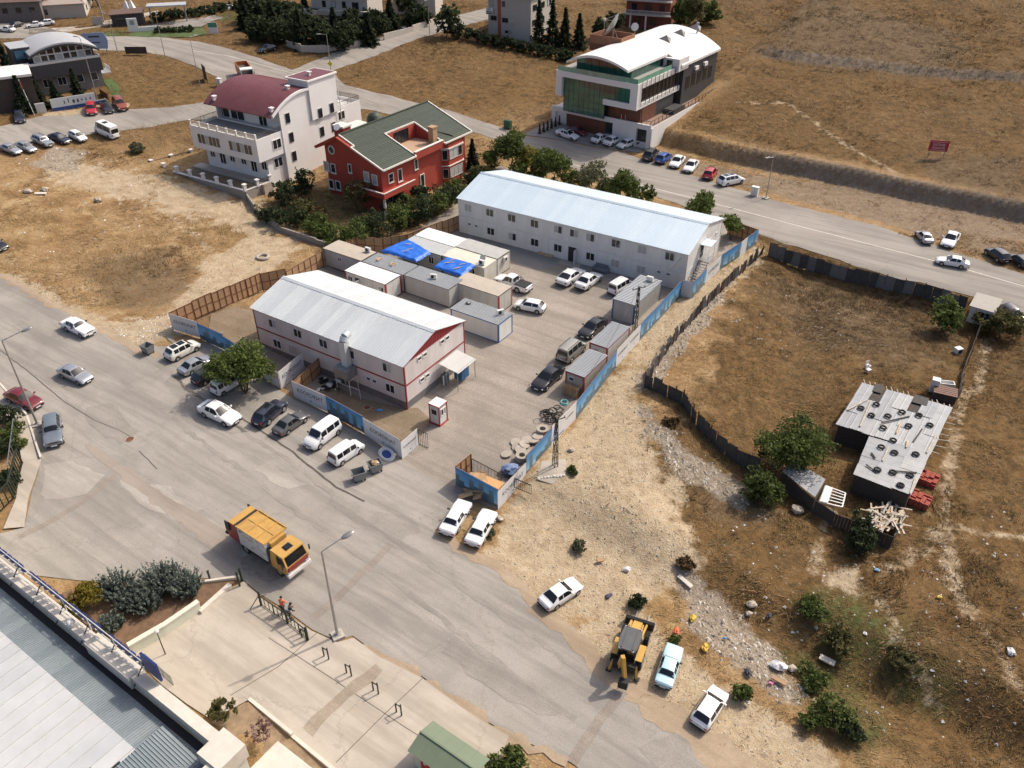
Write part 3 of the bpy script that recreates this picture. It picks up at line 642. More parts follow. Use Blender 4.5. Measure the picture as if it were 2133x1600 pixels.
def acunit(label, root, x, y, z, rz=0):
    t = thing('air_conditioner',label,'air conditioner',rloc(root,x,y,z),root.rotation_euler[2]+rz,'roof cooling units')
    B1(-.42,.42,-.16,.16,.06,.66).build('case',M_ACW,t); MB().cyl((-.1,-.165,.36),(-.1,-.185,.36),.23,.23,14).build('fan_grille',M_TRIM_,t); B1(-.35,-.25,-.18,.18,0,.06).build('foot',M_STEEL,t); B1(.25,.35,-.18,.18,0,.06).build('foot',M_STEEL,t)
M_TRIM_ = mat('fan_black',(.03,.03,.03),.6,var=.1)
acunit('white cooling unit on the leftmost beige container roof',c1,6.0,2.4,2.66); acunit('white cooling unit on the plain grey container roof',c4,3.8,1.2,2.63,.4); acunit('white cooling unit on the blue edged container roof',c6,5.9,2.0,2.54,R(60)); acunit('white cooling unit on the cream container roof',c10,6.2,.6,2.56)
acunit('white cooling unit on the big grey ribbed container',c11,6.6,1.2,2.70,R(90)); acunit('white cooling unit hung on the end of the grey flat roofed container',c8,7.2,1.6,1.7,R(90))
t_ = thing('satellite_dish','small grey satellite dish on the cream container roof','satellite dish',rloc(c10,5.7,1.4,2.55)); MB().cyl((0,0,0),(0,0,.5),.03,.03,6).build('mast',M_STEEL,t_); MB().cyl((0,-.05,.55),(.06,-.16,.62),.12,.42,14).build('dish',M_STEEL,t_,True)
t_ = thing('cowl','dark round cowl on the blue edged container roof','vent',rloc(c6,1.2,2.0,2.54)); MB().torus((0,0,.08),.26,.08,14,6).build('ring',M_TRIM_,t_,True); MB().ball((0,0,.12),.2,10,6,(1,1,.6)).build('cap',M_STEEL,t_,True)
# blue tarpaulins
M_TARP = mat('blue_tarpaulin',(.02,.14,.58),.45,var=.16,vs=1.2,bmp=.6,bscale=3,spec=.4)
def tarp(label, quad, z, seed, nslat):
    cs = [Pz(660+x/5.079,460+y/5.079,zz) for (x,y),zz in zip(quad,z)]; o0 = (cs[0]+cs[1]+cs[2]+cs[3])/4; root = thing('tarpaulin',label,'tarpaulin',o0); n = 26; vs = []
    for j in range(n+1):
        for i in range(n+1):
            a,b = i/n,j/n; p = (cs[0]*(1-a)+cs[1]*a)*(1-b)+(cs[3]*(1-a)+cs[2]*a)*b; e = min(a,1-a,b,1-b)
            w_ = pnoise(Vector((p.x*1.1+seed,p.y*1.1,0)))*.10+pnoise(Vector((p.x*3+seed,p.y*2,3)))*.05; drop = .5*max(0,.06-e)/.06*(.6+.4*pnoise(Vector((p.x*2.5,p.y*2.5,seed))))
            d = Vector((rng.uniform(-.06,.06),rng.uniform(-.06,.06),0)) if e == 0 else Vector()
            vs.append(p-o0+Vector((0,0,w_-drop))+d)
    MB().add(vs,[(j*(n+1)+i,j*(n+1)+i+1,(j+1)*(n+1)+i+1,(j+1)*(n+1)+i) for j in range(n) for i in range(n)]).build('sheet',M_TARP,root,True,angle=80)
    for k in range(nslat):
        a,b = .2+.6*(k+.5)/nslat,rng.uniform(.25,.75); p = (cs[0]*(1-a)+cs[1]*a)*(1-b)+(cs[3]*(1-a)+cs[2]*a)*b
        s = thing('board','%s loose board from the left on the %s blue tarpaulin' % (('first','second','third','fourth','fifth','sixth')[k],label.split()[0]),'board',p+Vector((0,0,.12)),YW+rng.uniform(.6,1.3),'boards on the tarpaulins'); B1(-.45,.45,-.05,.05,0,.03).build('plank',M_WOOD,s)
M_WOOD = mat('raw_timber',(.52,.37,.22),.8,var=.25,vs=3,dirt=.25); M_OSB = mat('weathered_plywood',(.40,.25,.135),.8,var=.18,vs=.9,dirt=.35,dcol=(.25,.16,.09)); M_RUST = mat('rusty_steel',(.16,.062,.032),.8,.1,var=.3,vs=3)
tarp('large blue tarpaulin over the left container gap',[(670,300),(965,175),(1205,320),(1050,420)],(2.9,2.9,2.85,2.75),1.3,3)
tarp('smaller blue tarpaulin on the cream roofed container',[(1220,475),(1370,365),(1680,450),(1540,575)],(2.75,2.85,2.85,2.7),7.7,6)
for i,(x,y) in enumerate([(1.6,1.4),(4.0,1.3)]):
    s = thing('wood_scrap',['heap of timber offcuts on the ribbed roof, nearer the brown fence','heap of timber offcuts on the ribbed roof, farther from the brown fence'][i],'wood',rloc(c2,x,y,2.66))
    for k in range(7): MB().ob((rng.uniform(-.3,.3),rng.uniform(-.3,.3),.05+k*.03),(rng.uniform(.5,.9),.09,.04),rz=rng.uniform(0,3)).build('plank',M_WOOD,s)
# guard booth
gb_ = thing('guard_booth','tiny white guard booth with red corner posts at the yard entrance','booth',P(895,880)+Vector((0,0,.05)),YW); s_ = 1.35
B1(.05,s_-.05,.05,s_-.05,.12,2.3).build('wall',CW['white'],gb_); B1(-.05,s_+.05,-.05,s_+.05,-.1,.12).build('base_frame',CTM['red'],gb_); B1(-.04,s_+.04,-.04,s_+.04,2.3,2.4).build('roof_frame',CTM['red'],gb_)
for x in (0,s_-.1):
    for y in (0,s_-.1): B1(x,x+.1,y,y+.1,.12,2.3).build('corner_post',CTM['red'],gb_)
for i in range(4): link('roof_sheet',rib_sheet(s_/4,s_,2,.03,.05).mesh('roof_sheet',CR['white']),gb_,(i*s_/4,0,2.41))
window(gb_,(s_/2,.05,1.55),0,.8,.75,1); window(gb_,(s_-.05,s_/2,1.5),R(90),.8,.85,2)
# ---------------------------------------------------------------- hoardings
M_HW = mat('hoarding_white',(.66,.655,.65),.5,var=.04,vs=.8,dirt=.18,dcol=(.42,.38,.32),streak=True); M_INK = mat('lettering_grey',(.045,.045,.05),.6,var=.05); M_INKB = mat('lettering_blue',(.03,.17,.42),.5,var=.05)
m,nt,bs = newmat('skyline_print'); bs.inputs['Roughness'].default_value = .45
tc = N(nt,'ShaderNodeTexCoord'); oi = N(nt,'ShaderNodeObjectInfo'); sp = N(nt,'ShaderNodeSeparateXYZ'); nt.links.new(tc.outputs['Object'],sp.inputs[0])
def mt(op,a,b=0.0):
    q_ = nt.nodes.new('ShaderNodeMath'); q_.operation = op
    for s,v in zip(q_.inputs,(a,b)):
        if isinstance(v,(int,float)): s.default_value = v
        else: nt.links.new(v,s)
    return q_.outputs[0]
xr = mt('ADD',sp.outputs[0],mt('MULTIPLY',oi.outputs['Random'],37.0)); col_ = mt('FLOOR',mt('MULTIPLY',xr,1.7)); wn = N(nt,'ShaderNodeTexWhiteNoise'); wn.noise_dimensions = '1D'; nt.links.new(col_,wn.inputs['W'])
hgt_ = mt('ADD',mt('MULTIPLY',wn.outputs['Value'],1.7),.35); inb = mt('LESS_THAN',sp.outputs[2],hgt_)
skyc = ramp(nt,mt('DIVIDE',sp.outputs[2],2.3),[(.0,(.55,.66,.72)),(.4,(.16,.40,.62)),(1.0,(.02,.17,.40))]).outputs[0]
br = N(nt,'ShaderNodeTexBrick'); br.offset = 0; br.inputs['Scale'].default_value = 5.0; br.inputs['Brick Width'].default_value = .55; br.inputs['Row Height'].default_value = .5; br.inputs['Mortar Size'].default_value = .09
cb = N(nt,'ShaderNodeCombineXYZ'); nt.links.new(xr,cb.inputs[0]); nt.links.new(sp.outputs[2],cb.inputs[1]); nt.links.new(cb.outputs[0],br.inputs['Vector'])
br.inputs['Color1'].default_value = (.015,.035,.05,1); br.inputs['Color2'].default_value = (.03,.075,.10,1); br.inputs['Mortar'].default_value = (.12,.18,.21,1)
bl_ = mix(nt,mt('MULTIPLY',wn.outputs['Value'],.35),br.outputs[0],(.16,.30,.40)); nt.links.new(mix(nt,inb,skyc,bl_),bs.inputs['Base Color']); M_PRINT = m
HP = {}
def hoarding(label, px, kinds, h=2.3, pw=2.6, letter=.62, jit=.03):
    pts = [P(u,v) for u,v in px]; root = thing('hoarding',label,'hoarding',pts[0]); o0 = pts[0]
    for (a,b),kd in zip(zip(pts,pts[1:]),kinds):
        d = b-a; yaw = math.atan2(d.y,d.x); ln = math.hypot(d.x,d.y); n = max(1,round(ln/pw)); w_ = ln/n; hh = h+rng.uniform(-.05,.05)
        for i in range(n):
            p = a.lerp(b,i/n)-o0; key = (round(w_,2),round(hh,1))
            fm = B1(.004,w_-.004,-.012,.012,.05,hh); front = {'B':M_PRINT,'O':M_OSB}.get(kd,M_HW)
            pn = fm.build('panel',front,root,loc=(p.x,p.y,p.z-.05+rng.uniform(-jit,jit)),rz=yaw+rng.uniform(-.01,.01))
            B1(.006,w_-.006,.013,.03,.06,hh-.01).build('backing_board',M_OSB,pn)
            fr = MB()
            for x in (.03,w_/3,2*w_/3,w_-.03): fr.box(x-.03,x+.03,.031,.09,-.3,hh)
            for z in (.12,hh*.5,hh-.04): fr.box(.061,w_-.061,.032,.075,z-.03,z+.03)
            fr.build('frame',M_RUST,pn)
            if kd == 'K' and (n == 1 or i % 2 == 0 or w_ > 2.4):
                tx = link('lettering',text_mesh('KOORDINAT',1.0,M_INK),pn,(w_*.52,-.018,hh*.58)); sc = min(w_*.82/6.2,letter); tx.scale = (sc,sc*1.15,1); tx.rotation_euler = (R(90),0,0)
                sm = MB(); 
                for j in range(7): sm.box(w_*.34+j*w_*.055,w_*.34+j*w_*.055+.05,-.018,-.013,hh*.40,hh*.40+.05)
                sm.build('small_print',M_INK,pn); MB().add([(w_*.48,-.018,hh*.2),(w_*.56,-.018,hh*.2),(w_*.52,-.018,hh*.3)],[(0,1,2)]).build('emblem',M_INKB,pn)
            if kd == 'L':
                e = MB(); 
                for k_,off in enumerate((0,.28)): e.add([(.15+off,-.018,.4),(.27+off,-.018,.4),(.75+off,-.018,hh-.1),(.6+off,-.018,hh-.1)],[(0,1,2,3)]); e.add([(.15+off,-.0175,.4),(.15+off,-.0175,.28),(w_*.5,-.0175,.22),(w_*.5,-.0175,.34)],[(0,1,2,3)])
                e.build('chevron',M_INKB,pn); tx = link('lettering',text_mesh('KOORDINAT',1.0,M_INK),pn,(w_*.72,-.018,hh*.6)); tx.scale = (.27,.32,1); tx.rotation_euler = (R(90),0,0)
    return root
hoarding('run of white lettered and blue printed hoarding panels along the right side of the yard',[(1096,988),(1148,926),(1200,873),(1282,766),(1331,711),(1417,617),(1440,622),(1468,592),(1499,563),(1540,535),(1553,524),(1575,508)],['B','L','B','K','B','W','B','K','B','W','B'],2.35,3.6)
hoarding('hoarding corner with blue tower print and white lettering around the cardboard heap',[(982,982),(950,1010),(1037,1062),(1096,988)],['O','B','K'],2.25,7.0,.6)
hoarding('front hoarding with white lettered panels right of the small gate',[(613,827),(684,860),(760,906),(838,957),(872,927)],['K','B','K','K'],2.2,7.0)
hoarding('white lettered hoarding panel set square to the street by the small gate',[(549,787),(585,812),(636,775)],['K','K'],2.3,7.0)
hoarding('brown backed hoarding return beside the litter heap',[(668,778),(613,826)],['O'],2.1,4.0)
hoarding('left end of the front hoarding behind the street tree',[(360,686),(418,706),(470,732),(540,778)],['K','B','B'],2.2,7.0)
hoarding('brown backed site fence on the field side, lower stretch',[(600,596),(548,604),(486,630),(408,664),(360,686)],['O']*4,2.5,2.9,jit=.12)
hoarding('brown backed site fence beside the containers',[(957,478),(850,520),(800,528),(745,523),(674,556),(600,596)],['O']*5,2.4,2.9,jit=.1)
hoarding('brown backed fence behind the end of the long white block',[(1575,508),(1515,487)],['O'],2.3,3.0)
# ---------------------------------------------------------------- houses
def house(name, label, px, yaw, cat='building'):
    b = P(*px); r = thing(name,label,cat,b,yaw); k = (HC-b.z)/HC; r.scale = (k,k,k); return r
def zf(ox,oy,s): return lambda x,y:(ox+x/s,oy+y/s)
M_STW = mat('white_render',(.76,.735,.70),.75,var=.04,vs=.4,dirt=.12,dcol=(.5,.45,.38)); M_MARR = mat('maroon_roof',(.165,.05,.054),.45,.1,var=.10,vs=.8,dirt=.15,dcol=(.3,.2,.19)); M_TERR = mat('terrace_tile',(.30,.285,.265),.8,var=.1,vs=3)
M_RAIL = mat('iron_railing',(.12,.10,.09),.6,.3,var=.15); M_CRL = mat('cream_railing',(.60,.52,.40),.6,var=.1); M_BLK = mat('concrete_block',(.30,.27,.235),.9,var=.15,vs=2,dirt=.3,bmp=.3); M_SOILD = mat('dry_garden_soil',(.17,.125,.075),.95,var=.35,vs=1.5,bmp=.6,bscale=8)
def arc_roof(parent, name, m, x0, x1, zfn, y0, y1, t, n=16, axis='y', seams=0, msub=None):
    """barrel sheet; profile along x (axis='y') or along y (axis='x')"""
    def pt(a,b,z): return (a,b,z) if axis == 'y' else (b,a,z)
    vs = []; xs = [x0+(x1-x0)*i/n for i in range(n+1)]
    for y in (y0,y1):
        for x in xs: vs.append(pt(x,y,zfn(x)))
        for x in xs: vs.append(pt(x,y,zfn(x)-t))
    k = n+1; fs = []
    for i in range(n): fs += [(i,i+1,2*k+i+1,2*k+i),(k+i+1,k+i,3*k+i,3*k+i+1),(i+1,i,k+i,k+i+1),(2*k+i,2*k+i+1,3*k+i+1,3*k+i)]
    fs += [(0,2*k,3*k,k),(n,k+n,3*k+n,2*k+n)]
    if axis == 'x': fs = [f[::-1] for f in fs]
    o = MB().add(vs,fs).build(name,m,parent,True,angle=30)
    for j in range(1,seams):
        b = y0+(y1-y0)*j/seams; s = MB(); v2 = []
        for x in xs: v2 += [pt(x,b-.03,zfn(x)+.002),pt(x,b-.02,zfn(x)+.05),pt(x,b+.02,zfn(x)+.05),pt(x,b+.03,zfn(x)+.002)]
        for i in range(n):
            for q_ in range(3): s.add([],[]) ; s.f.append((4*i+q_,4*i+q_+1,4*i+4+q_+1,4*i+4+q_)); s.mi.append(0)
        s.v = v2; s.build('roof_seam',m,o)
    return o
def railing(parent, pts, h, m, post=2.0, step=.22, name='railing', bar=.03):
    """iron railing through local points: rails, posts and balusters; one part per span"""
    for a,b in zip(pts,pts[1:]):
        a = Vector(a); b = Vector(b); mb = MB(); n = max(1,int((b-a).length/step))
        mb.bar(a+Vector((0,0,h)),b+Vector((0,0,h)),bar*1.6); mb.bar(a+Vector((0,0,.1)),b+Vector((0,0,.1)),bar)
        for i in range(n+1): p = a.lerp(b,i/n); mb.bar(p+Vector((0,0,.0 if i % max(1,int(post/step)) == 0 else .1)),p+Vector((0,0,h)),bar if i % max(1,int(post/step)) else bar*1.6)
        mb.build(name,m,parent)
# ---- white house with maroon barrel roof
wh = house('white_house','white three storey house with maroon barrel roof and long terrace',(604.6,379.7),R(-31.2)); A2 = zf(340,0,3.95)
B1(-15,0,0,13.6,-2,8.6).build('wall',M_STW,wh); arcz = lambda y:14.0-.047*(y-5.6)**2 if y < 5.6 else 14.0-.030*(y-5.6)**2
vs = []; ys = [0+13.6*i/14 for i in range(15)]
for x,nm in ((-.28,'facade'),(-15.0,'facade')):
    v = [(x,y,8.6) for y in ys]+[(x,y,arcz(y)-.05) for y in ys]; v += [(x+.28,p[1],p[2]) for p in v]; k = 15; f = []
    for i in range(14): f += [(i,k+i,k+i+1,i+1),(2*k+i,2*k+i+1,3*k+i+1,3*k+i),(k+i,3*k+i,3*k+i+1,k+i+1)]
    f += [(0,2*k,3*k,k),(14,k+14,3*k+14,2*k+14)]; MB().add(v,f).build('facade',M_STW,wh)
B1(-14.7,-.3,.9,1.1,8.6,12.4).build('upper_wall',M_STW,wh); B1(-14.7,-.3,13.3,13.5,8.6,12.0).build('upper_wall',M_STW,wh)
arc_roof(wh,'barrel_roof',M_MARR,-1.9,13.9,arcz,-15.5,-.02,.16,18,'x',seams=22)
arc_roof(wh,'roof_edge',M_STW,-1.7,7,lambda y:arcz(y)+.03,-.02,.32,.35,12,'x')
B1(-4.2,.33,7.0,13.63,8.6,14.9).build('stair_tower',M_STW,wh); B1(-4.5,.6,6.7,13.9,14.9,15.15).build('tower_cornice',M_STW,wh); B1(-4.2,.3,7.0,13.6,15.15,15.2).build('tower_roof',M_MARR,wh)
for x,y,z in ((-1.6,9.5,15.2),(-2.2,4.8,13.9),(-13.6,-1.0,12.0),(-.6,-.9,12.0)):
    B1(x-.22,x+.22,y-.22,y+.22,z-.6,z+.5).build('chimney',M_STW,wh); B1(x-.35,x+.35,y-.35,y+.35,z+.5,z+.65).build('chimney_cap',M_STW,wh)
B1(-15.3,.0,-5.77,-.003,5.1,8.3).build('jetty',M_STW,wh); B1(-15.1,-.2,-5.55,.8,8.3,8.36).build('terrace_floor',M_TERR,wh)
for a in ((-15.3,0,-5.77,-5.5,8.3,8.75),(-15.3,-15.05,-5.5,0,8.3,8.75),(-.25,0,-5.5,0,8.3,8.75)): B1(*a).build('parapet',M_STW,wh)
for i in range(8): x = -15.15+i*2.14; B1(x-.14,x+.14,-5.78,-5.5,8.75,9.65).build('pillar',M_STW,wh)
railing(wh,[(-15.1+i*2.14,-5.62,8.75) for i in range(8)],.8,M_CRL,bar=.05); railing(wh,[(-15.15,-5.5,8.75),(-15.15,-2.7,8.75),(-15.15,0,8.75)],.8,M_RAIL,bar=.04); railing(wh,[(-.12,-5.5,8.75),(-.12,-2.7,8.75),(-.12,0,8.75)],.8,M_RAIL,bar=.04)
B1(-14.9,-.45,-3.8,.0,-1,5.1).build('ground_floor_wall',M_STW,wh); B1(-17,0,-5.8,-3.8,-1,1.45).build('apron',MATS['pale_concrete'],wh)
for x,y in ((377,1157),(637,1217)):
    q = onplane(wh,(0,-5.77,0),(0,1,0),*A2(x,y)); window(wh,(q.x,-5.775,q.z),0,5.3,1.7,6,M_FRW,blind=.1,bar=.09)
for x,y,w_,h_ in ((410,1268,1.2,1.0),(493,1300,1.4,2.0),(572,1307,1.2,1.0),(665,1330,1.2,1.0),(750,1365,1.4,2.0),(833,1362,1.3,1.5)):
    q = onplane(wh,(0,-3.8,0),(0,1,0),*A2(x,y)); window(wh,(q.x,-3.805,max(q.z,1.45+h_/2)),0,w_,h_,2,M_FRW,blind=0,bar=.08)
for x,y in ((495,930),(615,960)): q = onplane(wh,(0,.9,0),(0,1,0),*A2(x,y)); window(wh,(q.x,.895,9.75),0,3.2,2.4,2,M_FRW,blind=0,bar=.1)
q = onplane(wh,(0,.9,0),(0,1,0),*A2(825,1005)); window(wh,(q.x,.895,9.6),0,1.9,2.3,2,M_FRW,blind=0,bar=.1)
for y,z in ((1.66,10.37),(8.92,9.37),(11.86,9.52),(1.84,7.16),(9.11,6.11),(12.09,6.14),(1.82,3.99)):
    B1(-.05,.36 if y > 7 and z > 8.6 else .03,y-.62,y+.62,z-.95,z+.95).build('window_surround',M_STW,wh); window(wh,(.365 if y > 7 and z > 8.6 else .035,y,z),R(90),.95,1.55,1,M_FRD,blind=0)
for u,v in ((576.7,300),(583.8,339)):
    q = onplane(wh,(0,0,0),(1,0,0),u,v); window(wh,(.01 if v < 320 else -.44,q.y,q.z),R(90),1.9,1.6,2,M_FRW,blind=0,bar=.09)
B1(-9,-.2,13.62,19.8,-2,8.4).build('rear_wing',M_STW,wh); 
for a in ((-9,-.2,19.6,19.8,8.4,8.9),(-.4,-.2,13.7,19.6,8.4,8.9)): B1(*a).build('parapet',M_STW,wh)
railing(wh,[(-9,19.7,8.9),(-4.6,19.7,8.9),(-.3,19.7,8.9),(-.3,16.7,8.9),(-.3,13.7,8.9)],.8,M_RAIL,bar=.04); q = onplane(wh,(-.2,0,0),(1,0,0),*A2(1465,950)); window(wh,(-.19,q.y,q.z),R(90),1.8,1.5,2,M_FRW,blind=0,bar=.09)
MB().cyl((.42,13.9,-1),(.42,13.9,12.5),.07,.07,8).build('downpipe',M_WSTEEL,wh); MB().cyl((.08,-.1,-1),(.08,-.1,11),.06,.06,8).build('downpipe',M_WSTEEL,wh)
# its garden wall
gw_ = thing('garden_wall','pale garden wall with white pillars and iron railings before the white house','wall',wh.location,wh.rotation_euler[2]); gw_.scale = wh.scale
gp = [(-20.5,1.5),(-23.0,-9.3),(-.9,-9.0),(-.5,-3.9)]
for (ax,ay),(bx,by) in zip(gp,gp[1:]):
    a = Vector((ax,ay,0)); b = Vector((bx,by,0)); ln = (b-a).length; yaw = math.atan2(by-ay,bx-ax); n = max(2,round(ln/3.4))
    B1(0,ln,-.12,.12,-2.5,1.35).build('wall',M_BLK,gw_,loc=(ax,ay,0),rz=yaw); B1(-.1,ln+.1,-.18,.18,1.35,1.48).build('coping',M_STW,gw_,loc=(ax,ay,0),rz=yaw)
    for i in range(n+1):
        p = a.lerp(b,i/n)
        if i == n and (bx,by) != gp[-1]: continue
        B1(-.22,.22,-.22,.22,1.3,2.35).build('pillar',M_STW,gw_,loc=p,rz=yaw); B1(-.32,.32,-.32,.32,2.35,2.5).build('pillar_cap',M_STW,gw_,loc=p,rz=yaw)
    if abs(bx-ax) < 5: railing(gw_,[(*V2(a.lerp(b,i/n)),1.48) for i in range(n+1)],.75,M_RAIL,bar=.04)
mb = MB().prism(gp+[(-.5,0),(-14,0)],.9,1.25); o = mb.build('garden_bed',M_SOILD); o.location = wh.location; o.rotation_euler = wh.rotation_euler; o.scale = wh.scale; o['kind'] = 'structure'
# ---- red house with green roof
M_RED = mat('red_render',(.36,.052,.030),.8,var=.10,vs=.5,dirt=.15,dcol=(.2,.06,.04)); M_GRT = [mat('green_tile%d' % i,c,.6,var=.2,vs=2.5,dirt=.15,dcol=(.13,.13,.08)) for i,c in enumerate([(.040,.054,.035),(.045,.059,.038),(.037,.05,.033)])]; M_TRW = mat('cream_trim',(.70,.66,.58),.7,var=.06,dirt=.1); M_BRK = mat('brick_chimney',(.42,.26,.15),.85,var=.25,vs=4)
rh = house('red_house','red rendered villa with dark green tiled roof and white window trim',(671.3,400.3),R(-34.4)); A5 = zf(600,180,5.3325)
rz1 = lambda x:10.3-(.372*(x-5.2) if x > 5.2 else .50*(5.2-x))
B1(.9,13.6,1.0,21.3,-1.5,6.6).build('wall',M_RED,rh); B1(8.8,13.6,.1,.997,-1.5,6.6).build('wall',M_RED,rh)
for y,xa,xb in ((1.0,.9,8.9),(.1,8.8,13.6),(21.1,.9,13.6)):
    xs = sorted(set([xa,xb]+([5.2] if xa < 5.2 < xb else []))); v = [(x,y,6.6) for x in xs]+[(x,y,max(6.61,rz1(x)-.35)) for x in xs]; v += [(p[0],p[1]+.2,p[2]) for p in v]; k = len(xs); f = []
    for i in range(k-1): f += [(i,i+1,k+i+1,k+i),(2*k+i+1,2*k+i,3*k+i,3*k+i+1),(k+i,k+i+1,3*k+i+1,3*k+i)]
    f += [(0,k,3*k,2*k),(k-1,2*k+k-1,3*k+k-1,k+k-1)]; MB().add(v,f).build('gable_wall',M_RED,rh)
def slope(xa, xb, ya, yb, n):
    """tile courses between x = xa (top) and xb (eave)"""
    for i in range(n):
        x0 = xa+(xb-xa)*i/n; x1 = xa+(xb-xa)*(i+1)/n; zt = .06
        q = [(x0,ya,rz1(x0)+.02),(x1,ya,rz1(x1)+zt),(x1,yb,rz1(x1)+zt),(x0,yb,rz1(x0)+.02)]
        if xb < xa: q = q[::-1]
        MB().slab(q,.06).build('tile_course',rng.choice(M_GRT),rh)
slope(5.2,-.6,.3,22,14); slope(5.2,8.3,.3,22,9); slope(8.3,14.6,-.5,7.3,18); slope(8.3,14.6,14.6,22,18)
MB().slab([(-.6,.3,rz1(-.6)-.06),(5.2,.3,10.22),(5.2,22,10.22),(-.6,22,rz1(-.6)-.06)],.25).build('soffit',M_RED,rh)
MB().slab([(5.2,-.45,10.22),(14.6,-.45,rz1(14.6)-.06),(14.6,7.28,rz1(14.6)-.06),(5.2,7.28,10.22)],.25).build('soffit',M_RED,rh); MB().slab([(5.2,14.62,10.22),(14.6,14.62,rz1(14.6)-.06),(14.6,22,rz1(14.6)-.06),(5.2,22,10.22)],.25).build('soffit',M_RED,rh)
MB().bar((5.2,.3,10.42),(5.2,22,10.42),.3,.14).build('ridge',M_GRT[0],rh)
tr = [((-.6,.28),(5.2,.28)),((5.2,.28),(8.3,.28)),((8.3,.28),(8.3,-.5)),((8.3,-.5),(14.65,-.5)),((14.65,-.5),(14.65,7.3)),((14.65,7.3),(8.25,7.3)),((8.25,7.3),(8.25,14.6)),((8.25,14.6),(14.65,14.6)),((14.65,14.6),(14.65,22)),((14.65,22),(5.2,22.02)),((5.2,22.02),(-.6,22.02))]
for (a,b),(c_,d) in tr: MB().bar((a,b,rz1(a)+.06),(c_,d,rz1(c_)+.06),.20,.24).build('white_fascia',M_TRW if (a,b) != (-.6,.28) else M_RED,rh)
# roof terrace
B1(8.3,14.3,7.35,14.55,6.62,6.75).build('terrace_floor',mat('terracotta_tile',(.46,.30,.20),.8,var=.12,vs=4),rh); B1(8.3,8.5,7.35,14.55,6.75,9.0).build('terrace_wall',M_RED,rh); MB().slab([(8.5,14.5,6.75),(13.6,14.5,6.75),(13.6,14.5,7.1),(8.5,14.5,8.9)],.2).build('terrace_wall',M_RED,rh); B1(14.1,14.45,7.35,14.55,6.2,7.35).build('parapet',M_RED,rh); B1(14.05,14.5,7.35,14.55,7.35,7.45).build('coping',M_TRW,rh)
window(rh,(8.51,10.9,7.9),R(90),3.6,2.0,4,M_FRD,blind=0)
B1(12.2,13.2,13.4,14.5,6.7,9.3).build('brick_chimney',M_BRK,rh); B1(12.1,13.3,13.3,14.6,9.3,9.5).build('chimney_cap',M_BRK,rh)
B1(1.5,3.6,2.9,4.6,6.5,10.4).build('chimney',M_RED,rh); B1(1.35,3.75,2.75,4.75,10.4,10.65).build('chimney_cap',M_TRW,rh); B1(-.2,2.2,6.0,10.0,8.6,9.3).build('roof_kerb',M_TRW,rh)
MB().ball((3.8,10.0,9.9),1.35,14,8,(1,1,1)).build('dome',M_GRT[0],rh,True,angle=20); MB().add([(10.6,15.2,8.35),(14.3,17.8,7.2),(10.4,18.6,8.5),(10.9,17.6,9.1)],[(0,1,3),(1,2,3)]).build('hip',M_GRT[1],rh)
def rwin(plane, n, rz, x, y, w_, h_, k=1, off=.02, **kw):
    q = onplane(rh,plane,n,*A5(x,y)); loc = Vector((q.x,plane[1]-off,q.z)) if n[1] else Vector((plane[0]+off,q.y,q.z)); window(rh,loc,rz,w_,h_,k,M_TRW,bar=.13,depth=.1,sill=True,**kw)
for x,y in ((430,885),(505,910),(485,1085),(560,1100)): rwin((0,1.0,0),(0,1,0),0,x,y,1.15,1.6)
rwin((0,1.0,0),(0,1,0),0,690,910,.8,1.5); 
for x,y in ((875,1000),(965,1035)): rwin((0,.1,0),(0,1,0),0,x,y,1.15,1.6)
q = onplane(rh,(0,1.0,0),(0,1,0),*A5(485,705)); MB().torus((q.x,.95,q.z),.62,.13,18,6,'y').build('round_window',M_TRW,rh,True); MB().cyl((q.x,.98,q.z),(q.x,.90,q.z),.55,.55,18).build('round_pane',M_GL,rh)
for x,y,w_,h_ in ((1140,1015,1.2,1.5),(1240,985,1.1,2.1),(1420,865,.9,1.7),(1490,1045,1.1,2.2)): rwin((13.6,0,0),(1,0,0),R(90),x,y,w_,h_)
B1(8.3,15.4,-1.6,.07,2.75,3.1).build('balcony_slab',M_RED,rh); B1(13.63,15.4,.08,5.8,2.75,3.1).build('balcony_slab',M_RED,rh)
for a in ((8.3,15.4,-1.6,-1.45,3.1,3.6),(15.25,15.4,-1.45,5.8,3.1,3.6)): B1(*a).build('balcony_parapet',M_RED,rh); B1(a[0]-.04,a[1]+.04,a[2]-.04,a[3]+.04,3.6,3.7).build('coping',M_TRW,rh)
MB().cyl((14.9,-1.1,-1.5),(14.9,-1.1,2.75),.22,.22,12).build('column',M_TRW,rh,True); window(rh,(13.62,2.6,1.2),R(90),3.4,2.0,3,M_TRW)
bay = [(13.55,14.8),(14.5,15.6),(14.5,19.4),(13.55,20.2)]
MB().prism(bay,-1.5,6.4).build('bay',M_RED,rh); 
for z in (3.0,5.9): MB().prism([(13.5,14.6),(14.7,15.5),(14.7,19.5),(13.5,20.4)],z-.35,z-.15 if z > 4 else z-.2).build('bay_moulding',M_TRW,rh)
for z in (1.4,4.6):
    window(rh,(14.52,17.5,z),R(90),3.4,1.7,3,M_TRW,blind=.5); window(rh,(14.04,15.18,z),R(40),1.0,1.7,1,M_TRW,blind=0)
MB().cyl((3.4,2.0,10.6),(3.5,1.7,10.9),.15,.55,14).build('dish',M_WSTEEL,rh,True)
